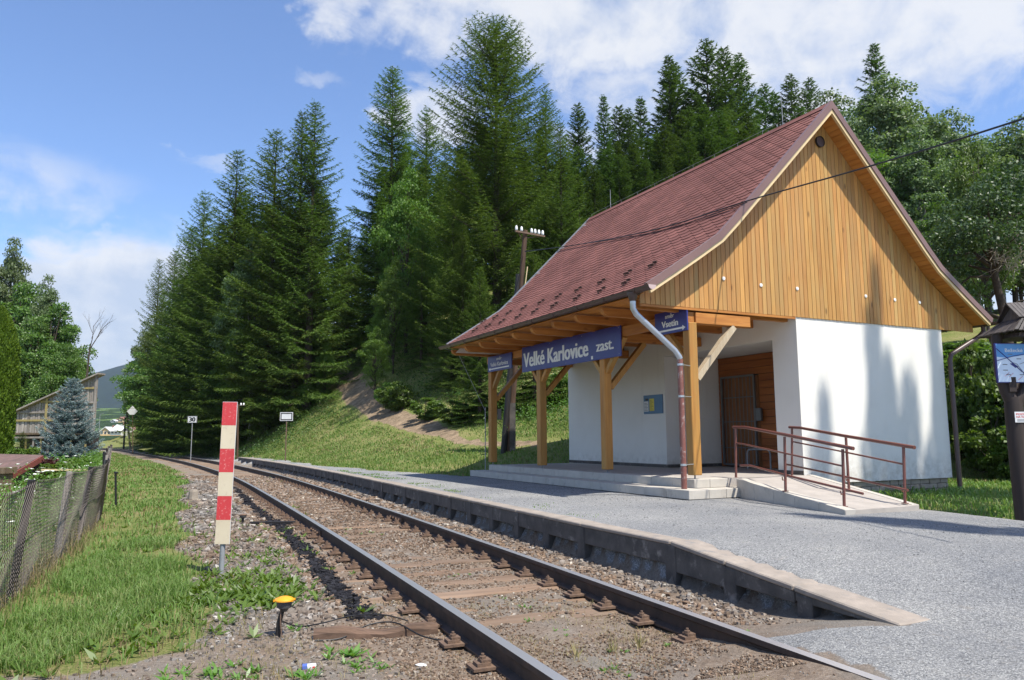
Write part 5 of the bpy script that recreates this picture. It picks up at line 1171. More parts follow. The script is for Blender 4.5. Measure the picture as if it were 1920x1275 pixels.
# ------------------------------------------------------------------ far hills
def hills(name, Y0, Y1, x0, x1, hf, mat, nx=120, ny=24):
    X = np.linspace(x0, x1, nx); Y = np.linspace(Y0, Y1, ny); GX_, GY_ = np.meshgrid(X, Y); Z = hf(GX_, GY_, (GY_ - Y0) / (Y1 - Y0)); id_ = np.arange(nx * ny).reshape(ny, nx)
    Fc = np.stack([id_[:-1, :-1], id_[:-1, 1:], id_[1:, 1:], id_[1:, :-1]], -1).reshape(-1, 4)
    o = link(name, np_mesh(name, np.stack([GX_.ravel(), GY_.ravel(), Z.ravel()], -1), Fc, mat, True)); tag(o, kind='structure'); return o
def forest_mat(name, c1, c2, meadow=None, sc=.02):
    m, t, b, o = newmat(name); b.inputs['Roughness'].default_value = 1.0; b.inputs['Specular IOR Level'].default_value = 0.05
    n = tex(t, sc * 6, 6, .7); col = ramp(t, n.outputs['Fac'], [(0.3, c1), (0.7, c2)])
    if meadow:
        n2 = tex(t, sc * .55, 3, .5); col = mixc(t, ramp(t, n2.outputs['Fac'], [(0.57, 0.0), (0.60, 1.0)]), col, meadow)
    t.links.new(col, b.inputs['Base Color']); bump(t, b, n.outputs['Fac'], 1.0, 6.0); return m
MT['far_forest'] = forest_mat('far forest', (0.006, 0.014, 0.009), (0.018, 0.034, 0.016), None, .004)
MT['near_hill'] = forest_mat('village hill', (0.018, 0.036, 0.014), (0.05, 0.085, 0.03), (0.13, 0.20, 0.06), .022)
def mh(X, Y, f): 
    base = np.sin(np.clip(f, 0, 1) * math.pi * .5) * (560 + 80 * np.sin(X / 900 + .9) + 35 * fbm(X, Y, 420, 3, 3) + 8 * fbm(X, Y, 30, 2, 8)); return base * (0.55 + 0.45 * sst(-2600, -1500, X) ) - 40 * (1 - f)
hills('mountain', 2600, 4300, -5200, 2600, mh, MT['far_forest'], 260, 40)
hills('village_hill', 560, 1500, -1400, 200, lambda X, Y, f: -3 + 62 * f ** .8 + 12 * (fbm(X, Y, 160, 3, 4) - .5) * f + 3 * fbm(X, Y, 9, 2, 7), MT['near_hill'], 220, 60)

# ------------------------------------------------------------------ plants
def diamonds(P, D, S, L, Wd):
    """leaf-like diamonds: base P, direction D, side S, length L, half width Wd"""
    k = len(P); V = np.empty((k, 4, 3)); L = np.broadcast_to(np.asarray(L), (k,))[:, None]; Wd = np.broadcast_to(np.asarray(Wd), (k,))[:, None]
    V[:, 0] = P; V[:, 1] = P + D * L * .45 + S * Wd; V[:, 2] = P + D * L; V[:, 3] = P + D * L * .45 - S * Wd
    return V.reshape(-1, 3), np.arange(4 * k).reshape(k, 4)
def needles(P, D, S, L, Wd):
    k = len(P); V = np.empty((k, 3, 3)); L = np.asarray(L)[:, None]; Wd = np.asarray(Wd)[:, None]; V[:, 0] = P + S * Wd; V[:, 1] = P - S * Wd; V[:, 2] = P + D * L
    return V.reshape(-1, 3), np.arange(3 * k).reshape(k, 3)
def unit(a): return a / np.maximum(np.linalg.norm(a, axis=-1, keepdims=True), 1e-9)
def trunk_mesh(name, pts, rs, mat, limbs=()):
    m = MB(); m.tube(pts, rs, 8)
    for (lp, lr) in limbs: m.tube(lp, lr, 5)
    me = m.mesh(name, 60); me.materials.append(mat); return me
def spruce(seed, H=20.0, R=4.4, gap=.55, nb=6, p=.8, droop=.35, z0=.4, dl=.30, dw=.045, mat=None, jag=.35, step=.19, sstep=.17, fw=.34, rise=.7, hang=.5, zj=.4):
    """conifer: whorls of drooping boughs, each bough a frond of side twigs carrying needle sprays"""
    rg = np.random.RandomState(seed); P = []; D = []; S = []; L = []; Wd = []; limbs = []; z = z0; ph = rg.uniform(0, 6.28, 4)
    while z < H - .12:
        f = (z - z0) / (H - z0); base = R * (1 - f) ** p
        if f < .06: base *= .8 + 3.3 * f
        n = max(4, int(round(nb + rg.uniform(-1, 1)))); a0 = rg.uniform(0, 6.28)
        for b in range(n):
            an = a0 + b * 6.283 / n + rg.uniform(-.35, .35); amp = 1 + .14 * math.sin(2 * an + ph[0] + z * .15) + .10 * math.sin(3 * an + ph[1] - z * .3)
            Lb = base * amp * (1 - jag * rg.uniform(0, 1) ** 1.6) + .10; zb = z + rg.uniform(-zj, zj) * gap * (1 - .6 * f)
            if rg.rand() < .06 and f < .85: continue
            out = np.array([math.cos(an), math.sin(an), 0]); tang = np.array([-math.sin(an), math.cos(an), 0]); a1 = -.10 + (rise + .1) * f ** .8; a2 = droop * (1 - f) * rg.uniform(.6, 1.3); a3 = .22 * (1 - f) + .1
            ns = max(3, int(Lb / step)); t = (np.arange(ns) + rg.uniform(.1, .9, ns)) / ns; s_ = np.minimum(Lb * fw, .95) * (1 - t) ** .75 * np.minimum(1, t * 4) + .06
            m = np.maximum(1, np.ceil(s_ / sstep)).astype(int); ti = np.repeat(t, m); si = np.repeat(s_, m); q = rg.uniform(0, 1, len(ti)) * si
            zc = zb + Lb * (a1 * ti - a2 * ti ** 1.6 + a3 * ti ** 3)
            for sd in (-1, 1):
                k = len(ti); pos = out[None] * (Lb * ti + q * .5)[:, None] + tang[None] * (sd * q * .9)[:, None]; pos[:, 2] = zc - .35 * q ** 1.3 + rg.normal(0, .02, k)
                dn = rg.uniform(-hang * 1.6, .15, k) * (1 - .5 * f); dd = unit(out[None] * rg.uniform(.35, .9, k)[:, None] + tang[None] * (sd * rg.uniform(.3, 1.0, k))[:, None] + np.array([0, 0, 1.]) * dn[:, None] + rg.normal(0, .15, (k, 3)))
                P.append(pos); D.append(dd); S.append(unit(np.cross(dd, np.array([0, 0, 1.]) + rg.normal(0, .45, (k, 3))))); L.append(dl * rg.uniform(.6, 1.3, k) * (.65 + .35 * min(1, Lb))); Wd.append(dw * rg.uniform(.7, 1.3, k))
            k = max(4, int(Lb / .03)); ti = rg.uniform(.05, 1.0, k); pos = out[None] * (Lb * ti)[:, None]; pos[:, 2] = zb + Lb * (a1 * ti - a2 * ti ** 1.6 + a3 * ti ** 3); dd = unit(out[None] * rg.uniform(.4, 1.2, k)[:, None] + tang[None] * rg.normal(0, .6, k)[:, None] + np.array([0, 0, 1.]) * rg.uniform(-.3, .5, k)[:, None])
            P.append(pos); D.append(dd); S.append(unit(np.cross(dd, np.array([0, 0, 1.]) + rg.normal(0, .6, (k, 3))))); L.append(dl * rg.uniform(.8, 1.3, k) * (.65 + .35 * min(1, Lb))); Wd.append(dw * rg.uniform(.8, 1.3, k))
            if Lb > 1.0: limbs.append(([(0, 0, zb), tuple(out * Lb * .6 + np.array([0, 0, zb + Lb * (a1 * .6 - a2 * .44)]))], [.035, .012]))
        z += gap * (1 - .55 * f) * rg.uniform(.75, 1.25)
    V, Fc = needles(np.concatenate(P), np.concatenate(D), np.concatenate(S), np.concatenate(L), np.concatenate(Wd))
    cm = np_mesh('crown', V, Fc, mat); tm = trunk_mesh('trunk', [(0, 0, -1), (0, 0, H * .3), (0, 0, H * .985)], [H * .013, H * .009, .012], MT['bark'], limbs[::2]); return tm, cm, H
def broad(seed, H=12.0, R=4.0, n=14000, nl=70, leaf=.22, lw=.085, zc=.35, mat=None, sph=1.0, bark=None, trunks=1, drp=0.0, gap=.35, egg=1.0):
    rg = np.random.RandomState(seed); C = []; Rd = []; k = 0
    zb = H * zc
    while len(C) < nl:
        v = rg.normal(0, 1, 3); v /= np.linalg.norm(v); r = rg.uniform(.15, 1) ** .45
        zz = v[2] * r; wf = (1 - .35 * max(zz, 0) * egg); c = np.array([v[0] * r * R * wf, v[1] * r * R * wf, zb + (H - zb) * .5 + zz * (H - zb) * .47]); C.append(c); Rd.append(rg.uniform(.14, .27) * R * (1.15 - .35 * r))
    C = np.array(C); Rd = np.array(Rd); pr = Rd ** 2 / (Rd ** 2).sum(); w = rg.choice(nl, n, p=pr); v = unit(rg.normal(0, 1, (n, 3))); v[:, 2] = np.where(rg.rand(n) < .6, np.abs(v[:, 2]), v[:, 2]); rr = rg.uniform(.2, 1.05, n) ** .5
    P = C[w] + v * (Rd[w] * rr)[:, None] * np.array([1.15, 1.15, .8]); dd = unit(v * .6 + rg.normal(0, .7, (n, 3)) + np.array([0, 0, -.25 - drp])); sd = unit(np.cross(dd, unit(v + rg.normal(0, .6, (n, 3)) + np.array([0, 0, .6]))))
    V, Fc = diamonds(P, dd, sd, leaf * rg.uniform(.6, 1.3, n), lw * rg.uniform(.7, 1.3, n)); cm = np_mesh('crown', V, Fc, mat)
    limbs = []
    for i in range(min(nl, 34)):
        c = C[i]; s_ = np.array([0, 0, max(H * .12, min(c[2] * .55, H * .6))]); mid = (s_ + c) / 2 + np.array([0, 0, -.15]); limbs.append(([tuple(s_), tuple(mid), tuple(c)], [H * .007, H * .005, .012]))
    for q in range(trunks - 1): limbs.append(([(0, 0, 0), (rg.uniform(-.6, .6), rg.uniform(-.6, .6), H * .35), (rg.uniform(-1.4, 1.4), rg.uniform(-1.4, 1.4), H * .8)], [H * .012, H * .009, .02]))
    tm = trunk_mesh('trunk', [(0, 0, -.8), (rg.uniform(-.2, .2), 0, H * .4), (rg.uniform(-.4, .4), .2, H * .88)], [H * .016, H * .011, .02], bark or MT['bark'], limbs); return tm, cm, H
MT['spruce'] = foliage('spruce needles', [(0.036, 0.066, 0.014), (0.070, 0.118, 0.025), (0.115, 0.170, 0.038), (0.165, 0.205, 0.055)], (1.2, 1.4, .6), .28, .7, .2, .10)
MT['spruce_far'] = foliage('forest needles', [(0.034, 0.064, 0.015), (0.064, 0.110, 0.026), (0.105, 0.155, 0.040)], (1.2, 1.4, .6), .28, .7, .2, .10)
MT['leaf'] = foliage('green leaves', [(0.035, 0.080, 0.014), (0.075, 0.140, 0.026), (0.115, 0.185, 0.040), (0.150, 0.200, 0.065)], (1.3, 1.4, .5), .38, .45, .35, .4)
MT['leaf_bright'] = foliage('bright young leaves', [(0.060, 0.120, 0.018), (0.100, 0.175, 0.028), (0.150, 0.220, 0.040)], (1.3, 1.4, .4), .42, .5, .4, .35)
MT['birch_leaf'] = foliage('grey green leaves', [(0.075, 0.125, 0.045), (0.125, 0.185, 0.075), (0.180, 0.230, 0.110)], (1.2, 1.3, .6), .38, .5, .3, .4)
MT['apple_leaf'] = foliage('apple leaves', [(0.026, 0.058, 0.018), (0.050, 0.100, 0.030), (0.090, 0.140, 0.060)], (1.2, 1.3, .6), .3, .45, .8, .4)
MT['thuja'] = foliage('thuja scales', [(0.045, 0.095, 0.008), (0.110, 0.195, 0.016), (0.175, 0.260, 0.026)], (1.2, 1.3, .4), .25, .6, 1.2)
MT['blue_spruce'] = foliage('blue spruce needles', [(0.14, 0.20, 0.20), (0.26, 0.34, 0.345), (0.40, 0.48, 0.49)], (1.0, 1.1, 1.1), .2, .6, 1.0)
MT['grass'] = foliage('grass blades', [(0.080, 0.150, 0.026), (0.130, 0.220, 0.045), (0.185, 0.265, 0.080), (0.30, 0.28, 0.13)], (1.2, 1.3, .5), .35, .5, .6, .3)
MT['grass_dry'] = foliage('dry grass', [(0.20, 0.15, 0.07), (0.32, 0.25, 0.13), (0.14, 0.16, 0.05)], (1.1, 1.1, .8), .3, .6, .6)
MT['weed'] = foliage('weed leaves', [(0.060, 0.135, 0.018), (0.105, 0.195, 0.030), (0.150, 0.240, 0.050)], (1.2, 1.3, .4), .35, .4, .8, .5)
MT['undergrowth'] = foliage('shade-tinted undergrowth', [(0.025, 0.060, 0.012), (0.045, 0.095, 0.018), (0.075, 0.130, 0.030)], (1.2, 1.3, .4), .3, .5, .8, .3)  # weed green darkened in the colour to stand for tree shade
MT['redleaf'] = foliage('dark red leaves', [(0.045, 0.018, 0.018), (0.10, 0.035, 0.03)], (1.2, .8, .7), .25, .5, .8)
MT['umbel'] = plain('white flowers', (0.75, 0.77, 0.70), .8)
GEN = {
 'sa': spruce(1, 20, 4.5, .56, 6.5, .69, .40, .3, .19, .022, MT['spruce'], .38, .17, .052),
 'sb': spruce(2, 20, 4.1, .60, 6, .74, .34, .3, .19, .022, MT['spruce'], .46, .17, .052),
 'sc': spruce(3, 20, 4.6, .64, 6, .66, .48, .3, .19, .022, MT['spruce'], .44, .17, .052),
 'big': spruce(4, 20, 6.2, .54, 7.5, .66, .20, .8, .165, .019, MT['spruce'], .40, .15, .048, .30, .95),
 'fa': spruce(5, 18, 4.1, .62, 6, .74, .34, .3, .26, .036, MT['spruce_far'], .40, .24, .10),
 'fb': spruce(6, 18, 3.6, .62, 6, .80, .30, .3, .26, .036, MT['spruce_far'], .46, .24, .10),
 'la': broad(11, 12, 3.9, 24000, 95, .20, .075, .12, MT['leaf']),
 'lb': broad(12, 12, 3.6, 20000, 120, .18, .065, .12, MT['leaf_bright'], egg=1.9),
 'bi': broad(13, 16, 3.6, 30000, 140, .20, .075, .12, MT['birch_leaf'], bark=MT['birch_bark'], drp=.5, egg=2.0),
 'bu': broad(14, 3.0, 1.7, 6500, 40, .17, .07, .0, MT['leaf']),
 'bb': broad(15, 3.0, 1.7, 6000, 40, .18, .075, .0, MT['leaf_bright']),
}
BND = [(225, 835), (330, 842), (430, 842), (500, 812), (560, 782), (600, 760), (635, 735), (668, 735), (700, 752), (745, 776), (800, 795), (862, 815), (1000, 824), (1060, 826)]
def push_back(px, Y):
    lim = np.interp(px, [b[0] for b in BND], [b[1] for b in BND]) - 6
    for _ in range(120):
        d = ray(px, 820); X = d.x * Y; q = Vector((X, Y, tz(X, Y) - CAMH)); py = CY - F * q.dot(_U) / q.dot(_f)
        if py <= lim: break
        Y *= 1.012
    return Y
def tree(kind, name, label, cat, px, top, Y, wide=1.0, group=None, rz=None, sink=0.0, mat=None, x=None, nopush=False):
    if 225 < px < 1060 and not nopush: Y = push_back(px, Y)
    tm, cm, H = GEN[kind]; d = ray(px, top); X = d.x * Y if x is None else x; zg = tz(X, Y) - sink; zt = CAMH + d.z * Y; s = max((zt - zg) / H, .05)
    if kind in ('bu', 'bb', 'rd'): s = max(s, .3); wide = min(wide / s, 1.6)
    t = thing(name, label, cat, (X, Y, zg), random.uniform(0, 6.28) if rz is None else rz, group); t.scale = (s * wide, s * wide, s)
    link('trunk', tm, t); c = link('crown', cm, t)
    return t
SPR = 'spruces on the slope left of the station'
S_LIST = [  # kind, px, top py, Y, wide, label
 ('sb', 592, 186, 50, 1.1, 'tall twin topped spruce in the middle of the left wood, right of its twin'),
 ('sb', 568, 203, 51, 1.0, 'slim spruce top close beside the tall twin topped spruce'),
 ('sc', 519, 246, 54, 1.2, 'dark spruce just left of the tall twin topped pair'),
 ('sa', 545, 450, 44, 1.15, 'spruce with bright low branches reaching down to the grass slope'),
 ('sb', 446, 276, 58, 1.15, 'dark ragged spruce with a narrow top standing alone on the left skyline'),
 ('sb', 476, 380, 50, 1.0, 'spruce below and right of the dark ragged skyline spruce'),
 ('sc', 385, 360, 62, 1.0, 'spruce on the descending skyline left of the dark ragged one'),
 ('sa', 360, 425, 60, 1.0, 'broad spruce in the descending left row with dense low boughs'),
 ('sb', 412, 415, 55, 1.1, 'spruce filling the row below the ragged skyline spruce'),
 ('sc', 330, 470, 72, 1.0, 'spruce near the left end of the descending row'),
 ('sb', 300, 482, 80, .85, 'last small spruce top before the leafy trees at the left end'),
 ('sa', 306, 545, 88, .6, 'low spruce among the leafy trees at the far bend'),
 ('sa', 737, 126, 56, 1.1, 'tall pointed spruce standing free left of the biggest spruce'),
 ('sc', 800, 205, 52, 1.0, 'spruce half hidden behind the left side of the biggest spruce'),
 ('big', 930, 40, 44, 1.25, 'biggest spruce with wide upswept boughs behind the telegraph pole'),
 ('sc', 1022, 170, 47, .9, 'spruce merging with the right side of the biggest spruce'),
 ('sa', 850, 330, 42, .9, 'spruce with hanging boughs in front of the biggest spruce on its left'),
 ('sb', 1050, 225, 42, 1.0, 'spruce top just above the left end of the roof ridge'),
 ('sa', 655, 430, 68, 1.1, 'dark spruce behind the top of the dirt path'),
 ('sa', 900, 500, 34, 1.15, 'lower spruce with spreading boughs just left of the telegraph pole base'),
 ('sc', 1000, 470, 33, 1.2, 'lower spruce close behind the left roof corner'),
 ('sc', 792, 430, 46, 1.0, 'spruce with boughs to the ground right of the dirt path'),
 ('sa', 868, 420, 41, 1.0, 'spruce hanging low over the slope directly left of the telegraph pole'),
 ('sc', 950, 400, 44, 1.0, 'dark spruce directly behind the telegraph pole below the biggest one'),
 ('sa', 1030, 380, 44, 1.0, 'spruce behind the left roof corner'),
 ('sc', 770, 330, 64, 1.2, 'dark spruce filling the gap above the dirt path'),
]
for kd, px, tp, Y, wd, lb in S_LIST: tree(kd, 'spruce_tree', lb, 'spruce tree', px, tp, Y, wd, SPR)
BK = [(1083, 194, 68), (1131, 180, 64), (1108, 300, 52), (1160, 198, 72), (1178, 205, 66), (1200, 184, 75), (1160, 290, 52), (1228, 250, 60), (1253, 106, 70), (1262, 120, 74), (1300, 165, 70), (1323, 77, 68), (1356, 88, 70), (1384, 104, 73), (1312, 215, 54), (1290, 250, 50), (1362, 200, 56), (1400, 210, 58), (1432, 160, 80), (1452, 175, 84), (1481, 142, 78), (1516, 148, 82), (1500, 200, 60), (1540, 220, 66), (1638, 84, 74), (1614, 190, 70), (1210, 300, 46), (1250, 290, 46), (1340, 290, 46), (1085, 330, 44)]
ORD = 'first second third fourth fifth sixth seventh eighth ninth tenth eleventh twelfth thirteenth fourteenth fifteenth sixteenth seventeenth eighteenth nineteenth twentieth twenty-first twenty-second twenty-third twenty-fourth twenty-fifth twenty-sixth twenty-seventh twenty-eighth twenty-ninth thirtieth thirty-first thirty-second'.split()
for i in range(34):
    px = 1070 + i * 14.6; BKx = np.interp(px, [1070, 1200, 1260, 1400, 1430, 1560], [260, 250, 190, 190, 215, 230]); tree('fa' if i % 2 else 'fb', 'spruce_tree', 'spruce filling the hillside wood behind the station roof', 'spruce tree', px, BKx + random.uniform(0, 60), random.uniform(50, 64), 1.25, 'spruces filling the hillside behind the roof')
BK.sort(key=lambda b: b[0])
for i, (px, tp, Y) in enumerate(BK): tree(('fa', 'fb', 'sb', 'fa', 'sc')[i % 5] if Y < 62 else ('fa', 'fb')[i % 2], 'spruce_tree', ORD[i] + ' spruce from the left in the dense stand on the hill behind the station roof', 'spruce tree', px, tp, Y, random.uniform(.85, 1.15), 'spruces on the hill behind the roof')
for i in range(46):
    px = 335 + (i * 37.7) % 745; Y = random.uniform(58, 84); lim = np.interp(px, [250, 300, 390, 446, 520, 600, 660, 700, 737, 790, 860, 940, 1060, 1090], [600, 540, 440, 350, 330, 300, 420, 300, 230, 260, 240, 180, 260, 260])
    tree('fa' if i % 2 else 'fb', 'spruce_tree', 'shaded spruce standing deep inside the wood behind the front row', 'spruce tree', px, lim + random.uniform(10, 90), Y, 1.25, 'spruces deep inside the wood')
LL = [
 ('bi', 282, 588, 92, .72, 'grey green leafy tree leaning over the bend at the left end of the wood'),
 ('la', 296, 640, 86, .8, 'dense leafy tree at the left end of the wood beside the track bend'),
 ('la', 300, 640, 72, 1.2, 'dark leafy tree low on the bank behind the diamond sign'),
 ('bi', 484, 425, 46, .8, 'silvery leafy tree squeezed between spruces left of the twin tops'),
 ('lb', 497, 560, 43, 1.1, 'bright leafy tree below the silvery one in the left wood'),
 ('la', 445, 640, 46, .9, 'leafy tree overhanging the bank behind the number board'),
 ('lb', 455, 650, 46, 1.0, 'bright leafy tree low on the bank right of the number board'),
 ('lb', 612, 640, 43, .7, 'bright leafy sapling left of the top of the dirt path'),
 ('lb', 705, 610, 44, .8, 'bright leafy sapling right beside the dirt path'),
 ('bi', 415, 580, 49, .7, 'silvery leafy tree in the lower left wood behind the number board'),
 ('la', 30, 525, 60, .9, 'rounded leafy tree behind the columnar thuja'),
 ('la', 98, 560, 57, .8, 'rounded leafy tree rising just behind the plank shed'),
 ('lb', 765, 308, 50, .6, 'tall bright yellow green leafy tree left of the biggest spruce'),
 ('lb', 740, 480, 47, .6, 'bright leafy tree beside the dirt path below the yellow green one'),
 ('lb', 718, 560, 48, .7, 'low leafy tree hanging over the dirt path'),
 ('bi', 1665, 136, 52, 1.15, 'tall grey green birch right of the gable top'),
 ('bi', 1715, 240, 46, 1.1, 'birch with light crown right of the tall one'),
 ('bi', 1785, 200, 58, 1.0, 'airy birch on the skyline right of the gable'),
 ('bi', 1600, 200, 58, 1.0, 'birch just behind the gable peak'),
 ('bi', 1905, 215, 50, 1.2, 'darker leafy tree at the right edge of the picture on the slope'),
 ('la', 1850, 262, 62, 1.2, 'leafy tree in the dip of the skyline at the right'),
 ('la', 1822, 255, 36, .55, 'slender tree with leafy tuft above the apple tree'),
 ('bi', 1560, 165, 70, 1.0, 'small birch top between spruces and gable peak'),
 ('la', 1745, 380, 44, 1.0, 'leafy tree low behind the right roof slope'),
 ('bi', 1735, 235, 72, 1.3, 'birch in the leafy wall of trees right of the gable, second row'),
 ('la', 1800, 265, 74, 1.4, 'leafy tree high on the slope above the bright meadow'),
 ('bi', 1850, 250, 70, 1.4, 'pale leafy tree high on the slope right of the airy birch'),
 ('la', 1905, 290, 68, 1.4, 'leafy tree high on the slope at the right edge'),
 ('la', 1775, 350, 66, 1.3, 'dark leafy tree on the slope just above the bright meadow'),
 ('bi', 1840, 380, 64, 1.3, 'loose leafy tree on the slope above the meadow behind the apple tree'),
 ('la', 1900, 400, 62, 1.3, 'dense leafy tree on the slope behind the apple tree at the right'),
 ('bi', 1690, 190, 60, 1.0, 'grey green birch in the gap just right of the tall birch'),
 ('la', 1760, 300, 52, 1.2, 'full leafy tree above the middle of the right roof slope'),
 ('bi', 1815, 330, 48, 1.1, 'birch with hanging twigs behind the crown of the apple tree'),
 ('la', 1880, 300, 56, 1.2, 'leafy tree filling the slope at the right below the skyline'),
 ('bi', 1925, 330, 44, 1.1, 'pale leafy tree at the right edge behind the apple tree'),
 ('la', 1640, 260, 50, 1.2, 'leafy tree peeping over the right roof slope near the gable peak'),
 ('bi', 1955, 250, 60, 1.2, 'leafy tree beyond the right picture edge on the slope'),
 ('bi', 28, 440, 62, .6, 'tall leafy tree at the left edge with an open feathery crown'),
 ('bi', 88, 512, 58, .6, 'rounded leafy tree behind the plank shed'),
 ('la', 60, 600, 56, .9, 'broad dark leafy tree filling behind the conifer hedge'),
 ('la', 122, 640, 54, .8, 'full leafy tree above the roof of the plank shed'),
 ('la', -50, 500, 66, .9, 'leafy tree beyond the left picture edge'),
]
for kd, px, tp, Y, wd, lb in LL: tree(kd, 'leafy_tree', lb, 'tree', px, tp, Y, wd, None, nopush=False)
BB = [('bu', 585, 715, 41, .8), ('bb', 560, 735, 39, .7), ('bu', 520, 745, 42, .9), ('bu', 480, 760, 45, 1.1), ('bu', 420, 770, 52, 1.3), ('bu', 380, 780, 56, 1.3), ('bb', 318, 795, 62, 1.2), ('bu', 350, 770, 66, 1.6), ('bu', 315, 780, 80, 1.5), ('bu', 282, 780, 92, 1.2),
      ('bu', 745, 715, 37, .7), ('bb', 727, 715, 38, .45), ('bu', 800, 745, 36, .8), ('bu', 850, 750, 35, .8), ('bu', 905, 740, 35, .9), ('bu', 955, 730, 35, .9), ('bb', 1000, 720, 34, .8), ('bu', 1045, 700, 34, 1.1), ('bb', 598, 722, 41, .5),
      ('bu', 1812, 640, 23, .55), ('bu', 1845, 665, 21, .6), ('bb', 1822, 720, 22, .5), ('bu', 1880, 690, 21, .7), ('bu', 1920, 660, 21, .8), ('bu', 1965, 680, 20, .9), ('bu', 1858, 760, 20, .6), ('bu', 1905, 790, 19.5, .6), ('bb', 1800, 640, 32, .9), ('bu', 1815, 800, 22, .5), ('bu', 1850, 640, 27, 1.1), ('bu', 1915, 620, 27, 1.1)]
cnt_ = {}
for i, (kd, px, tp, Y, wd) in enumerate(sorted(BB, key=lambda b: b[1])):
    where = 'on the bank left of the dirt path' if px < 660 else ('on the slope between the dirt path and the station' if px < 1100 else 'between the gable wall and the plank roof shelter')
    cnt_[where] = cnt_.get(where, -1) + 1
    tree(kd, 'bush', ORD[cnt_[where]] + ' green shrub from the left ' + where, 'bush', px, tp, Y, wd, 'shrubs ' + where)
# trees behind the viewer that throw the dappled shade on the wall and the gravel
for (x, y, kd, sc, lb) in ((11.4, 9.6, 'la', 0.0, ''),) if False else (): pass
def shade_tree(kind, label, target, dist, wide, topz):
    tm, cm, H = GEN[kind]; p = target + SUN * dist; t = thing('leafy_tree', label, 'tree', (p.x, p.y, tz(p.x, p.y)), 0.7); s = topz / H; t.scale = (s * wide, s * wide, s); link('trunk', tm, t); link('crown', cm, t)
# thuja hedge, blue spruce
def thuja(seed, H, R, n):
    rg = np.random.RandomState(seed); z = rg.uniform(0, 1, n) ** .9; an = rg.uniform(0, 6.28, n); prof = np.minimum(1, (1 - z) * 4.2) ** .6 * (0.8 + .2 * np.sin(z * 3)); lump = 1 + .10 * np.sin(an * 5 + z * 22) * np.sin(z * 40 + an * 3); r = R * prof * lump * rg.uniform(.72, 1.05, n) ** .6
    P = np.stack([r * np.cos(an), r * np.sin(an), z * H], -1); out = np.stack([np.cos(an), np.sin(an), np.zeros(n)], -1); dd = unit(out * .55 + np.array([0, 0, 1.0]) + rg.normal(0, .35, (n, 3))); sd = unit(np.cross(dd, out + rg.normal(0, .5, (n, 3))))
    V, Fc = diamonds(P, dd, sd, rg.uniform(.06, .13, n), rg.uniform(.016, .032, n)); return trunk_mesh('trunk', [(0, 0, -.3), (0, 0, H * .9)], [.10, .02], MT['bark'], ()), np_mesh('crown', V, Fc, MT['thuja']), H
GEN['th'] = thuja(31, 5.2, .72, 34000)
t = tree('th', 'thuja', 'tall bright green columnar thuja at the left edge', 'thuja', 2, 578, 24, .78, None); 
t = tree('th', 'thuja', 'columnar thuja mostly outside the left picture edge', 'thuja', -28, 600, 24.5, 1.0, None)
GEN['bs'] = spruce(41, 4.0, 1.34, .27, 11, .86, -.02, .10, .07, .0155, MT['blue_spruce'], .14, .042, .017, .32, .50, .02, .05)
tree('bs', 'blue_spruce', 'small silvery blue spruce in front of the plank shed', 'blue spruce', 138, 706, 31, 1.0)
GEN['bs2'] = GEN['bs']; tree('sb', 'garden_spruce', 'little dark green conifer between thuja and blue spruce', 'conifer', 43, 808, 26, 1.6)
GEN['rd'] = broad(51, 1.3, .8, 1600, 22, .09, .035, .0, MT['redleaf']); tree('rd', 'red_shrub', 'dark red leaved shrub between the low hut and the wire fence', 'shrub', 92, 856, 20, 1.1)
for i, (px, tp, Y) in enumerate(((30, 838, 24), (60, 836, 24), (115, 868, 19), (140, 856, 22), (165, 862, 26))): tree('bb', 'bush', ORD[i] + ' low green garden shrub from the left behind the wire fence', 'bush', px, tp, Y, .4, 'low garden shrubs behind the wire fence')
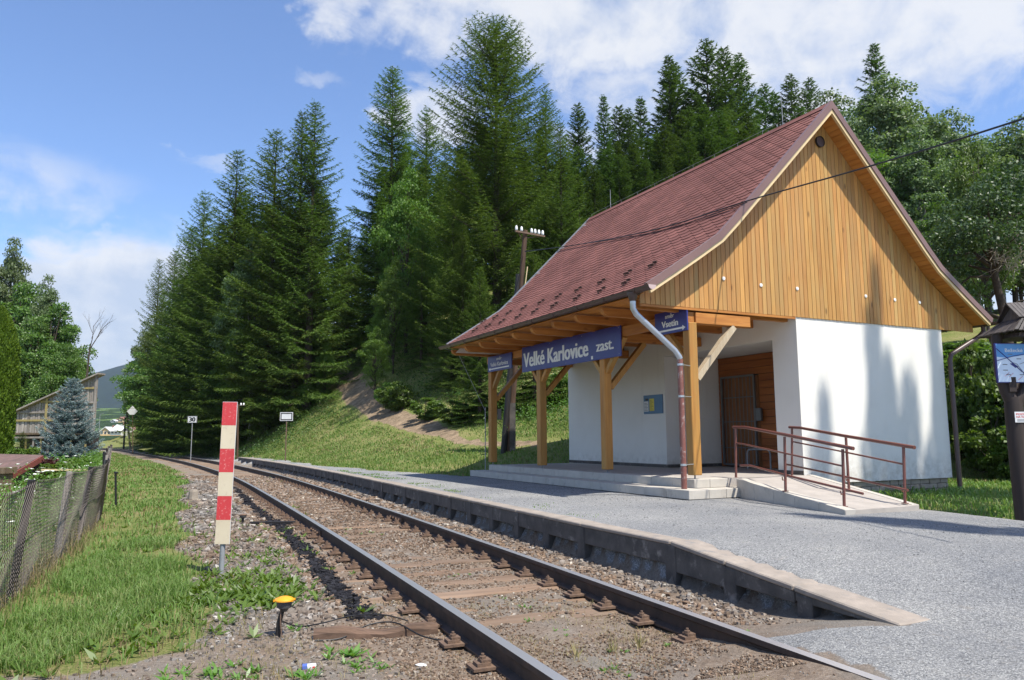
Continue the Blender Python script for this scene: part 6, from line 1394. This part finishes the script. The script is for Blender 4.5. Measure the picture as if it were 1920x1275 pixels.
# apple tree
def apple():
    rg = np.random.RandomState(77); Y = 19.5; b = AT(1893, 820, Y); b.z = tz(b.x, b.y); t = thing('apple_tree', 'old apple tree with dark leaning trunk and dead twigs behind the plank roof shelter', 'apple tree', b)
    def rl(px, py, dy=0): return AT(px, py, Y + dy) - b
    tr = [Vector((.35, 0, -.4)), rl(1885, 600), rl(1868, 530), rl(1860, 490), rl(1868, 430)]
    m = MB(); m.tube(tr, [.15, .11, .09, .07, .035], 10); cents = []
    for (px, py, dy) in ((1800, 430, -.8), (1780, 480, -.3), (1830, 400, .3), (1850, 370, -.6), (1885, 380, .5), (1915, 400, -.5), (1940, 440, .2), (1760, 520, .6), (1810, 500, .9), (1900, 330, .2), (1930, 360, .9), (1790, 400, .9), (1960, 390, -.4), (1845, 440, -1.0), (1775, 555, 0.2), (1870, 350, .1), (1765, 455, .2), (1905, 445, -1.0)):
        e = rl(px, py, dy); s_ = tr[2].lerp(tr[3], rg.rand()) if py > 420 else tr[3].lerp(tr[4], rg.rand()); mid = s_.lerp(e, .5) + Vector((0, 0, .25)); m.tube([s_, mid, e], [.05, .03, .012], 6); cents.append(e)
    for (px, py) in ((1815, 600), (1770, 590), (1915, 590), (1935, 560)): e = rl(px, py, -.3); m.tube([tr[1], tr[1].lerp(e, .5) + Vector((0, 0, .2)), e], [.05, .03, .012], 6)
    me = m.mesh('trunk', 60); me.materials.append(MT['bark']); link('trunk', me, t)
    m = MB()
    for i in range(150):
        s_ = rl(1885 + rg.uniform(-30, 45), 470 + rg.uniform(-30, 40), rg.uniform(-1, .4)); d = Vector((rg.normal(0, 1), rg.normal(0, .6), rg.normal(.1, 1))).normalized() * rg.uniform(.25, .6); m.tube([s_, s_ + d * .5 + Vector((0, 0, .03)), s_ + d], [.008, .006, .003], 4)
    m.build('dead_twigs', MT['stone'], t)
    n = 11000; cs = np.array([tuple(c) for c in cents]); w = rg.randint(0, len(cs), n); v = unit(rg.normal(0, 1, (n, 3))); P = cs[w] + v * (rg.uniform(.1, 1, n) ** .5)[:, None] * np.array([.62, .75, .42]); dd = unit(rg.normal(0, .8, (n, 3)) + v * .6); sd = unit(np.cross(dd, v + rg.normal(0, .7, (n, 3)) + [0, 0, .5]))
    V, Fc = diamonds(P, dd, sd, rg.uniform(.07, .13, n), rg.uniform(.022, .042, n)); link('crown', np_mesh('crown', V, Fc, MT['apple_leaf']), t)
apple()
# bare dead tree over the shed
p = at_ground(150, 50); m = MB(); rr = random.Random(5)
def br(m, a, d, L, r, n):
    e = a + d * L; m.tube([a, a.lerp(e, .5) + Vector((rr.uniform(-.05, .05), 0, 0)) * L, e], [r, r * .8, r * .5], 5)
    if n: 
        for i in range(3): br(m, a.lerp(e, .45 + .25 * i), (d + Vector((rr.uniform(-.7, .7), rr.uniform(-.4, .4), rr.uniform(-.1, .5)))).normalized(), L * .55, r * .5, n - 1)
b0 = Vector((0, 0, 0)); e0 = AT(168, 655, 50) - p; m.tube([b0, e0], [.14, .05], 6); br(m, e0, Vector((.55, 0, 1)).normalized(), 1.5, .035, 3); br(m, e0, Vector((.1, 0, 1)).normalized(), 1.6, .03, 3)
o = m.build('dead_tree', MT['bark'], None, p); tag(o, 'bare dead branches sticking out of the trees above the plank shed', 'dead tree')

# ------------------------------------------------------------------ ground cover (nobody could count it)
def scatter(n, fx, rg):
    x, y = fx(rg, n); d = polydist(x, y, TLC); return x, y, d
def blades(name, n, area, cond, hrange, mat, label=None, w=.006, lean=.5, seed=1, clump=None, seg=True):
    rg = np.random.RandomState(seed); x, y = area(rg, n); d = polydist(x, y, TLC); keep = cond(x, y, d, rg); x, y, d = x[keep], y[keep], d[keep]
    z = terrain(x, y, d); k = len(x); h = rg.uniform(*hrange, k) * (0.55 + .9 * fbm(x, y, .8, 2, 12)); an = rg.uniform(0, 6.28, k); ln = rg.uniform(.1, 1, k) * lean; dist = np.hypot(x, y); ww = w * np.clip(dist / 7, 1, 6) * rg.uniform(.7, 1.4, k)
    dx, dy = np.cos(an) * h * ln, np.sin(an) * h * ln; pa_ = an + 1.57 + rg.normal(0, .6, k); sx_, sy_ = np.cos(pa_) * ww, np.sin(pa_) * ww
    V = np.empty((k, 5, 3)); V[:, 0] = np.stack([x - sx_, y - sy_, z - .01], -1); V[:, 1] = np.stack([x + sx_, y + sy_, z - .01], -1); mx, my, mz = x + dx * .34, y + dy * .34, z + h * .6; V[:, 2] = np.stack([mx - sx_ * .75, my - sy_ * .75, mz], -1); V[:, 3] = np.stack([mx + sx_ * .75, my + sy_ * .75, mz], -1); V[:, 4] = np.stack([x + dx, y + dy, z + h * (1 - .3 * ln)], -1)
    Ft = (np.array([(0, 1, 3), (0, 3, 2), (2, 3, 4)])[None] + 5 * np.arange(k)[:, None, None]).reshape(-1, 3)
    o = link(name, np_mesh(name, V.reshape(-1, 3), Ft, mat)); tag(o, label, 'grass', None, 'stuff'); return o
def a_left(rg, n):           # denser towards the viewer
    y = 4.2 + 75 * rg.uniform(0, 1, n) ** 2.6; c = np.interp(y, TL[:, 1], TL[:, 0]); wd = np.where(y < 12, 7.5, 6.5 + .06 * y); return c - 1.9 - rg.uniform(0, 1, n) * wd * 1.15, y
def c_left(x, y, d, rg):
    b, g, pth, ci = masks(x, y, d); clump = fbm(x, y, .9, 3, 44); thin = 1 - .65 * sst(8, 13, y) * (fbm(x, y, 2.6, 3, 19) > .48); return (rg.rand(len(x)) > b * 1.15) & (rg.rand(len(x)) < (clump * 1.9 - .25) * thin) & (d < -1.9)
blades('verge_grass', 150000, a_left, c_left, (.035, .12), MT['grass'], 'green grass of mixed height on the verge left of the track', .0042, .9, 1)
blades('long_grass', 60000, lambda rg, n: (-3.0 - rg.uniform(0, 3.2, n), 4.3 + rg.uniform(0, 1, n) ** 1.3 * 7), lambda x, y, d, rg: (masks(x, y, d)[0] < .35) & (fbm(x, y, 1.1, 2, 90) > .45) & (x > -3.0 - .22 * y), (.06, .17), MT['grass'], 'tufts of longer bright grass in the lower left foreground', .0028, 1.0, 2)
blades('dry_grass', 45000, a_left, lambda x, y, d, rg: (fbm(x, y, .7, 2, 61) > .47) & (d < -2.0) & (rg.rand(len(x)) < .6), (.03, .13), MT['grass_dry'], 'scattered straw coloured dry grass in the verge', .0035, 1.3, 3)
blades('fence_straw', 1800, lambda rg, n: (lambda y: (np.interp(y, [p.y for p in fpts], [p.x for p in fpts]) + rg.normal(.05, .12, n), y))(5 + rg.uniform(0, 1, n) * 8), lambda x, y, d, rg: rg.rand(len(x)) < fbm(x, y, .8, 2, 8), (.12, .34), MT['grass_dry'], 'dry straw stalks at the foot of the wire fence', .002, .9, 5)
def a_garden(rg, n): y = 8 + rg.uniform(0, 1, n) ** 1.3 * 26; return np.interp(y, [p.y for p in fpts], [p.x for p in fpts]) - .4 - rg.uniform(0, 1, n) * (2 + y * .25), y
def a_hill(rg, n): y = 19 + 34 * rg.uniform(0, 1, n) ** 1.2; c = np.interp(y, TL[:, 1], TL[:, 0]); return c + 2.3 + rg.uniform(0, 1, n) * 19, y
def c_hill(x, y, d, rg):
    b, g, pth, ci = masks(x, y, d); pth = np.maximum(pth, (np.minimum(np.abs(polydist(x, y, tr1, False)), np.abs(polydist(x, y, tr2, False))) < .75) * (rg.rand(len(x)) < .85)); return (b < .4) & (pth < .45) & (rg.rand(len(x)) < fbm(x, y, 1.3, 3, 71) * 1.8 - .2) & (d > 2.2)
blades('slope_grass', 130000, a_hill, c_hill, (.04, .13), MT['grass'], 'short green grass covering the slope behind the platform', .0035, .9, 7)
blades('slope_dry_grass', 26000, a_hill, lambda x, y, d, rg: c_hill(x, y, d, rg) & (fbm(x, y, 2.2, 2, 33) > .52), (.04, .14), MT['grass_dry'], 'yellowed dry grass patches on the slope', .0035, 1.2, 8)
blades('shelter_grass', 26000, lambda rg, n: (rg.uniform(5.3, 16, n), 8.6 + rg.uniform(0, 1, n) * 10), lambda x, y, d, rg: (masks(x, y, d)[1] < .4), (.04, .16), MT['grass'], 'green grass around the shelter post right of the ramp', .0045, .9, 10)
def leafmass(name, n, area, cond, hmax, leaf, lw, mat, label, seed):
    rg = np.random.RandomState(seed); x, y = area(rg, n); d = polydist(x, y, TLC); keep = cond(x, y, d, rg); x, y, d = x[keep], y[keep], d[keep]; k = len(x); hh = hmax * (0.25 + 1.1 * fbm(x, y, .7, 3, seed)); z = terrain(x, y, d) + hh * rg.uniform(0, 1, k) ** .7
    an = rg.uniform(0, 6.28, k); dd = unit(np.stack([np.cos(an), np.sin(an), rg.uniform(-.5, 1.2, k)], -1)); sd = unit(np.cross(dd, rg.normal(0, .6, (k, 3)) + [0, 0, 1.])); dist = np.hypot(x, y); q = np.clip(dist / 16, .8, 2.2)
    V, Fc = diamonds(np.stack([x, y, z], -1), dd, sd, leaf * q * rg.uniform(.6, 1.4, k), lw * q * rg.uniform(.7, 1.3, k)); o = link(name, np_mesh(name, V, Fc, MT[mat])); tag(o, label, 'weeds', None, 'stuff')
yes = lambda x, y, d, rg: rg.rand(len(x)) < 1
fx_ = lambda y: np.interp(y, [p.y for p in fpts], [p.x for p in fpts])
leafmass('fence_weeds', 24000, lambda rg, n: (lambda y: (fx_(y) - .15 - np.abs(rg.normal(0, .35, n)), y))(4.5 + rg.uniform(0, 1, n) ** 1.4 * 26), yes, .95, .045, .009, 'weed', 'green weeds growing against the wire fence', 4)
leafmass('garden_growth', 30000, a_garden, yes, .85, .055, .013, 'weed', 'dense green garden growth behind the wire fence', 6)
leafmass('meadow_growth', 34000, lambda rg, n: (lambda u, w: (BO.x + BU.x * u + BW.x * w, BO.y + BU.y * u + BW.y * w))(rg.uniform(12.5, 24, n), rg.uniform(1.5, 14, n)), lambda x, y, d, rg: (CX + F * x / y > 935 + 60 * (fbm(x, y, 2, 2, 3) - .5)) & (rg.rand(len(x)) < .55) & (rg.rand(len(x)) < fbm(x, y, 1.5, 3, 5) * 1.8 - .3), 1.1, .042, .009, 'weed', 'tall weeds and flowers behind the porch', 9)
leafmass('bank_growth', 60000, lambda rg, n: (lambda y: (np.interp(y, TL[:, 1], TL[:, 0]) + 2.8 + rg.uniform(0, 1, n) * 16, y))(26 + 60 * rg.uniform(0, 1, n) ** 1.3), lambda x, y, d, rg: (masks(x, y, d)[2] < .3) & ((np.minimum(np.abs(polydist(x, y, tr1, False)), np.abs(polydist(x, y, tr2, False))) > 1.4) | (y > 56)) & ((y > 44) | (np.interp(CX + F * x / y, [b[0] for b in BND], [b[1] for b in BND]) > 820 - F * (terrain(x, y, d) - CAMH) / y + 16)), .8, .06, .014, 'undergrowth', 'shade-tinted undergrowth of weeds and brambles under the trees', 11)  # the darker leaf material paints in the shade of the wood
# broad weed leaves near the marker and in the ballast
def weeds(name, spots, seed, label, L=.12, mat='weed', up=.45):
    rg = np.random.RandomState(seed); P = []; D = []; S = []; Ls = []; W_ = []
    for (c, n, r, s) in spots:
        for i in range(n):
            q = np.array([c.x + rg.normal(0, r), c.y + rg.normal(0, r), 0]); q[2] = tz(q[0], q[1]); k = rg.randint(4, 8); an = rg.uniform(0, 6.28) + np.arange(k) * 6.28 / k + rg.normal(0, .3, k); dd = unit(np.stack([np.cos(an), np.sin(an), rg.uniform(.25, 1.1, k) * up * 2], -1)); P.append(np.tile(q, (k, 1))); D.append(dd); S.append(unit(np.cross(dd, np.array([0, 0, 1.]) + rg.normal(0, .3, (k, 3))))); Ls.append(rg.uniform(.6, 1.3, k) * L * s); W_.append(rg.uniform(.8, 1.2, k) * L * s * (.14 if mat == 'weed' else .03))
    V, Fc = diamonds(np.concatenate(P), np.concatenate(D), np.concatenate(S), np.concatenate(Ls), np.concatenate(W_)); o = link(name, np_mesh(name, V, Fc, MT[mat])); tag(o, label, 'weeds', None, 'stuff')
weeds('verge_weeds', [(gnd(u, v), n, r, s) for (u, v, n, r, s) in ((450, 1105, 60, .35, 1.0), (480, 1120, 45, .25, 1.1), (420, 1130, 40, .4, 1.1), (400, 1090, 40, .4, 1), (470, 1050, 30, .4, .9), (350, 1120, 40, .6, .9), (300, 1180, 40, .5, .9), (430, 1010, 40, .8, .9), (250, 1010, 60, 1.2, .9), (340, 960, 60, 1.5, .9), (480, 1090, 40, .2, 1), (505, 1130, 25, .14, 1.1), (150, 1170, 50, .5, 1), (60, 1230, 50, .4, 1))], 3, 'broad leaved green weeds around the marker board')
weeds('foreground_weeds', [(gnd(u, v, -.15), n, r, s) for (u, v, n, r, s) in ((645, 1228, 9, .06, .9), (680, 1245, 8, .08, .6), (700, 1248, 6, .06, .5), (575, 1272, 5, .04, .8), (420, 1262, 10, .10, .8), (330, 1268, 8, .12, .7), (460, 1268, 8, .08, .7), (850, 1190, 5, .04, .5), (560, 1180, 5, .04, .5))], 4, 'clumps of broad leaved weeds in the bare foreground gravel', .10)
weeds('track_weeds', [(G(u, v, -.17), n, r, s) for (u, v, n, r, s) in ((980, 1140, 3, .05, .55), (990, 1165, 3, .05, .5), (1160, 1255, 4, .05, .6), (835, 1005, 3, .10, .6), (820, 985, 3, .1, .5), (700, 960, 3, .1, .6), (505, 905, 4, .3, .9), (530, 895, 4, .3, 1.1), (690, 1000, 4, .2, .5), (1255, 1215, 3, .03, .4), (860, 1080, 4, .1, .4), (640, 1000, 3, .1, .5), (1170, 1222, 2, .03, .5), (1060, 1190, 3, .08, .4), (940, 1120, 3, .08, .4), (1380, 1200, 2, .03, .35), (655, 893, 5, .3, 1.2), (500, 880, 5, .5, 1.2))], 5, 'small green weeds scattered between the rails', .09)
weeds('track_grass_tufts', [(G(u, v, -.15), n, r, s) for (u, v, n, r, s) in ((1200, 1210, 5, .012, 1.0), (1150, 1218, 4, .012, .8), (1075, 1232, 5, .03, .9), (890, 1195, 5, .02, .8), (870, 1185, 4, .02, .7))], 6, 'thin grass tufts between the rails near the crossing', .11, 'grass_dry', 1.4)
# white umbels behind the fence
rg = np.random.RandomState(9); m = MB(); V = []; Fc = []
for i in range(90):
    y = 7.5 + rg.rand() ** 1.2 * 16; x = float(np.interp(y, [p.y for p in fpts], [p.x for p in fpts])) - .2 - rg.rand() * (1.3 + .06 * y); z = tz(x, y) + rg.uniform(.55, 1.05); r = rg.uniform(.04, .09); n = 8; k = len(V)
    V.append((x, y, z - .02)); V += [(x + r * math.cos(j * .785) * rg.uniform(.8, 1.1), y + r * math.sin(j * .785), z + rg.uniform(-.01, .015)) for j in range(n)]
    Fc += [[k, k + 1 + j, k + 1 + (j + 1) % n] for j in range(n)]
o = link('white_umbels', np_mesh('white_umbels', V, Fc, MT['umbel'])); tag(o, 'flat white flower heads above the weeds behind the wire fence', 'flowers', None, 'stuff')
# ballast stones
def stone_mat():
    m, t, b, o = newmat('ballast stone'); b.inputs['Roughness'].default_value = .95; b.inputs['Specular IOR Level'].default_value = .15
    at = N(t, 'ShaderNodeAttribute', attribute_name='mask'); n = tex(t, 60, 3, .7); col = mixc(t, 1.0, at.outputs['Color'], ramp(t, n.outputs['Fac'], [(0.3, (.7, .7, .7)), (0.7, (1.15, 1.12, 1.08))]), 'MULTIPLY'); t.links.new(col, b.inputs['Base Color']); bump(t, b, n.outputs['Fac'], .5, .005); return m
MT['stone_b'] = stone_mat()
def stones(name, x, y, size, cols, seed, label, sink=.25):
    rg = np.random.RandomState(seed); k = len(x); d = polydist(x, y, TLC); z = terrain(x, y, d)
    base = np.array([(-1, -1, -1), (1, -1, -1), (1, 1, -1), (-1, 1, -1), (-.8, -.8, 1), (.8, -.8, 1), (.8, .8, 1), (-.8, .8, 1)], float) * .72; Fb = np.array([(4, 5, 6), (4, 6, 7), (0, 5, 4), (0, 1, 5), (1, 6, 5), (1, 2, 6), (2, 7, 6), (2, 3, 7), (3, 4, 7), (3, 0, 4)])
    P = base[None] + rg.normal(0, .24, (k, 8, 3)); P *= np.stack([rg.uniform(.7, 1.2, k), rg.uniform(.6, 1.0, k), rg.uniform(.4, .8, k)], -1)[:, None]; an = rg.uniform(0, 6.28, k); c, s = np.cos(an)[:, None], np.sin(an)[:, None]
    X = P[..., 0] * c - P[..., 1] * s; Y = P[..., 0] * s + P[..., 1] * c; V = np.stack([X, Y, P[..., 2]], -1) * size[:, None, None]; V += np.stack([x, y, z + size * sink], -1)[:, None]
    Fc = (Fb[None] + 8 * np.arange(k)[:, None, None]).reshape(-1, 3); C = np.repeat(np.concatenate([cols, np.ones((k, 1))], -1), 8, 0)
    o = link(name, np_mesh(name, V.reshape(-1, 3), Fc, MT['stone_b'], False, C)); tag(o, label, 'ballast', None, 'stuff')
rg = np.random.RandomState(21); n = 46000; y = 3.9 + 26 * rg.rand(n) ** 1.9; cx_ = np.interp(y, TL[:, 1], TL[:, 0]); x = cx_ + rg.uniform(-3.6, 2.2, n); d = polydist(x, y, TLC); b, g, pth, ci = masks(x, y, d)
kd = (x - 1.58) * 0.918 + (y - 7.81) * 0.396
dens = np.where(np.abs(d) < .75, .55, np.where(np.abs(d) < 1.25, .7, 1.0)); dens = np.where(y < 5.6, dens * .45 * (d < 0) + (d > 0) * .10, dens)
keep = (b > .5) & (g < .5) & (rg.rand(n) < dens) & (np.abs(np.abs(d) - .775) > .08) & ~((y < 7.9) & (kd > -.05)) & (d < 1.74) & ~((d > .7) & (y < 5.9)); x, y, d, ci = x[keep], y[keep], d[keep], ci[keep]; k = len(x)
pal = np.array([(.18, .125, .088), (.23, .165, .118), (.28, .215, .165), (.23, .20, .175), (.33, .29, .25), (.13, .10, .08), (.46, .42, .36)]); w = rg.choice(7, k, p=[.24, .24, .18, .14, .09, .08, .03]); cols = pal[w] * rg.uniform(.8, 1.2, (k, 1))
gf = fbm(x, y, 1.5, 2, 17)[:, None]; far_ = ((np.abs(d) > 1.5)[:, None]) * np.clip(gf * 1.8 - .45, 0, .8); cols = cols * (1 - far_) + (cols.mean(1, keepdims=True) * np.array([1.0, .96, .9])) * far_ * 1.05
size = rg.uniform(.010, .030, k) * np.where(y < 6.4, .62, 1.0) * np.clip(np.hypot(x, y) / 9, 1, 2.2) * np.where(np.abs(d) > 1.2, 1.15, .7)
cols = np.where((ci > .45)[:, None], np.array([(.020, .020, .024)]) * rg.uniform(.6, 1.6, (k, 1)), cols); stones('ballast_stones', x, y, size, cols, 22, 'brown and grey ballast stones beside and between the rails')
rg = np.random.RandomState(27); n = 30000; y = 4.6 + 16 * rg.rand(n) ** 1.8; x = np.interp(y, TL[:, 1], TL[:, 0]) + rg.uniform(-1.5, 1.5, n); d = polydist(x, y, TLC); keep = (np.abs(np.abs(d) - .775) > .07) & (fbm(x, y, .5, 3, 55) > .40) & ~((d > .75) & (y < 6)); x, y = x[keep], y[keep]; k = len(x)
pal = np.array([(.16, .11, .075), (.22, .155, .11), (.12, .09, .07), (.27, .22, .17)]); stones('fine_ballast', x, y, rg.uniform(.006, .014, k) * np.clip(np.hypot(x, y) / 8, .9, 1.8), pal[rg.randint(0, 4, k)] * rg.uniform(.7, 1.25, (k, 1)), 28, 'fine brown ballast and dirt covering the sleepers between the rails', .4)
blades('straw_litter', 9000, lambda rg, n: (-4.2 + rg.uniform(0, 1, n) * 5.6, 3.9 + rg.uniform(0, 1, n) * 3.2), lambda x, y, d, rg: (masks(x, y, d)[0] > .5) & (np.abs(np.abs(d) - .775) > .1) & (fbm(x, y, .6, 2, 81) > .42), (.015, .05), MT['grass_dry'], 'flattened straw and dead stalks on the bare foreground', .0016, 3.2, 12)
blades('platform_edge_grass', 2600, lambda rg, n: (lambda y: (np.interp(y, TL[:, 1], TL[:, 0]) + 2.35 + np.abs(rg.normal(0, .25, n)) * (y / 14), y))(10 + rg.uniform(0, 1, n) ** .7 * 16), lambda x, y, d, rg: (fbm(x, y, .8, 2, 38) > .55), (.01, .04), MT['grass'], 'sparse grass sprouting through the platform gravel near its edge', .003, 1.0, 13)
rg = np.random.RandomState(29); n = 3600; f = rg.rand(n) ** .8; pc = cinder; seg = np.concatenate([[0], np.cumsum(np.linalg.norm(np.diff(pc, axis=0), axis=1))]); sv = seg[-1] * (1 - f ** 1.4 * 1.0); x = np.interp(sv, seg, pc[:, 0]) + rg.normal(0, .05, n); y = np.interp(sv, seg, pc[:, 1]) + rg.normal(0, .05, n)
stones('cinder_stones', x, y, rg.uniform(.014, .034, n), np.array([(.020, .020, .024)]) * rg.uniform(.5, 1.7, (n, 1)), 23, 'narrow strip of black tarry stones running along the ballast', .35)
n = 9000; y = 4.3 + 12 * rg.rand(n) ** 1.6; x = -3.5 + rg.rand(n) * 13; d = polydist(x, y, TLC); b, g, pth, ci = masks(x, y, d); bw_a = (x - BO.x) * BW.x + (y - BO.y) * BW.y; keep = (b > .6) & ((g > .6) | (y < 5.8)) & ((d > 2.2) | (y < 5.6)) & (np.abs(np.abs(d) - .775) > .09) & ~((bw_a > -.05) & (y > 9.6)); x, y = x[keep], y[keep]; k = len(x)
stones('loose_gravel', x, y, rg.uniform(.003, .0075, k) * np.clip(np.hypot(x, y) / 7, .8, 2), np.array([(.27, .27, .268)]) * rg.uniform(.5, 1.5, (k, 1)), 24, 'loose grey grit scattered over the platform and foreground')
# dark rubber-like shadow: offscreen trees and people on the right cast the shade seen on wall and gravel
w1 = fromB(5.6, .44, 1.7)
GEN['lc'] = broad(61, 12, 2.6, 3600, 34, .30, .12, .70, MT['leaf'])
def caster(target, dist, half, label, kind='lc'):
    # tree whose top throws its shadow on the target point; half = crown half width in metres
    tm, cm, H = GEN[kind]; p = target + SUN * dist; zg = tz(p.x, p.y); s = (p.z - zg) / H; t = thing('leafy_tree', label, 'tree', (p.x, p.y, zg), 1.1); w = half / 2.6; t.scale = (w, w, s); link('trunk', tm, t); link('crown', cm, t)
caster(fromB(5.35, .44, 4.15), 24, .62, 'tall slim leafy tree beyond the right picture edge, second from the gravel corner')
caster(fromB(7.30, .44, 4.25), 24, .50, 'tall slim leafy tree beyond the right picture edge, farthest from the track')
caster(fromB(3.65, .44, 1.45), 25, .75, 'leafy tree beyond the right picture edge, first from the gravel corner')
caster(fromB(6.10, .44, 1.55), 26, 1.25, 'broad leafy tree beyond the right picture edge standing between the slim ones')
caster(Vector((3.9, 10.35, .2)), 23, .55, 'narrow leafy tree beyond the right picture edge whose shade crosses the gravel')
haze_m = bpy.data.materials.new('haze'); haze_m.use_nodes = True; t_ = haze_m.node_tree; t_.nodes.clear(); ho = N(t_, 'ShaderNodeOutputMaterial'); hv = N(t_, 'ShaderNodeVolumePrincipled'); hv.inputs['Density'].default_value = 0.00009; hv.inputs['Color'].default_value = (.72, .84, 1.0, 1); hv.inputs['Anisotropy'].default_value = .3; t_.links.new(hv.outputs[0], ho.inputs['Volume'])
hz = MB().box(-6000, 6000, -1500, 5200, -60, 440).build('haze', haze_m); tag(hz, 'thin blue summer haze filling the valley air', 'haze', None, 'stuff')
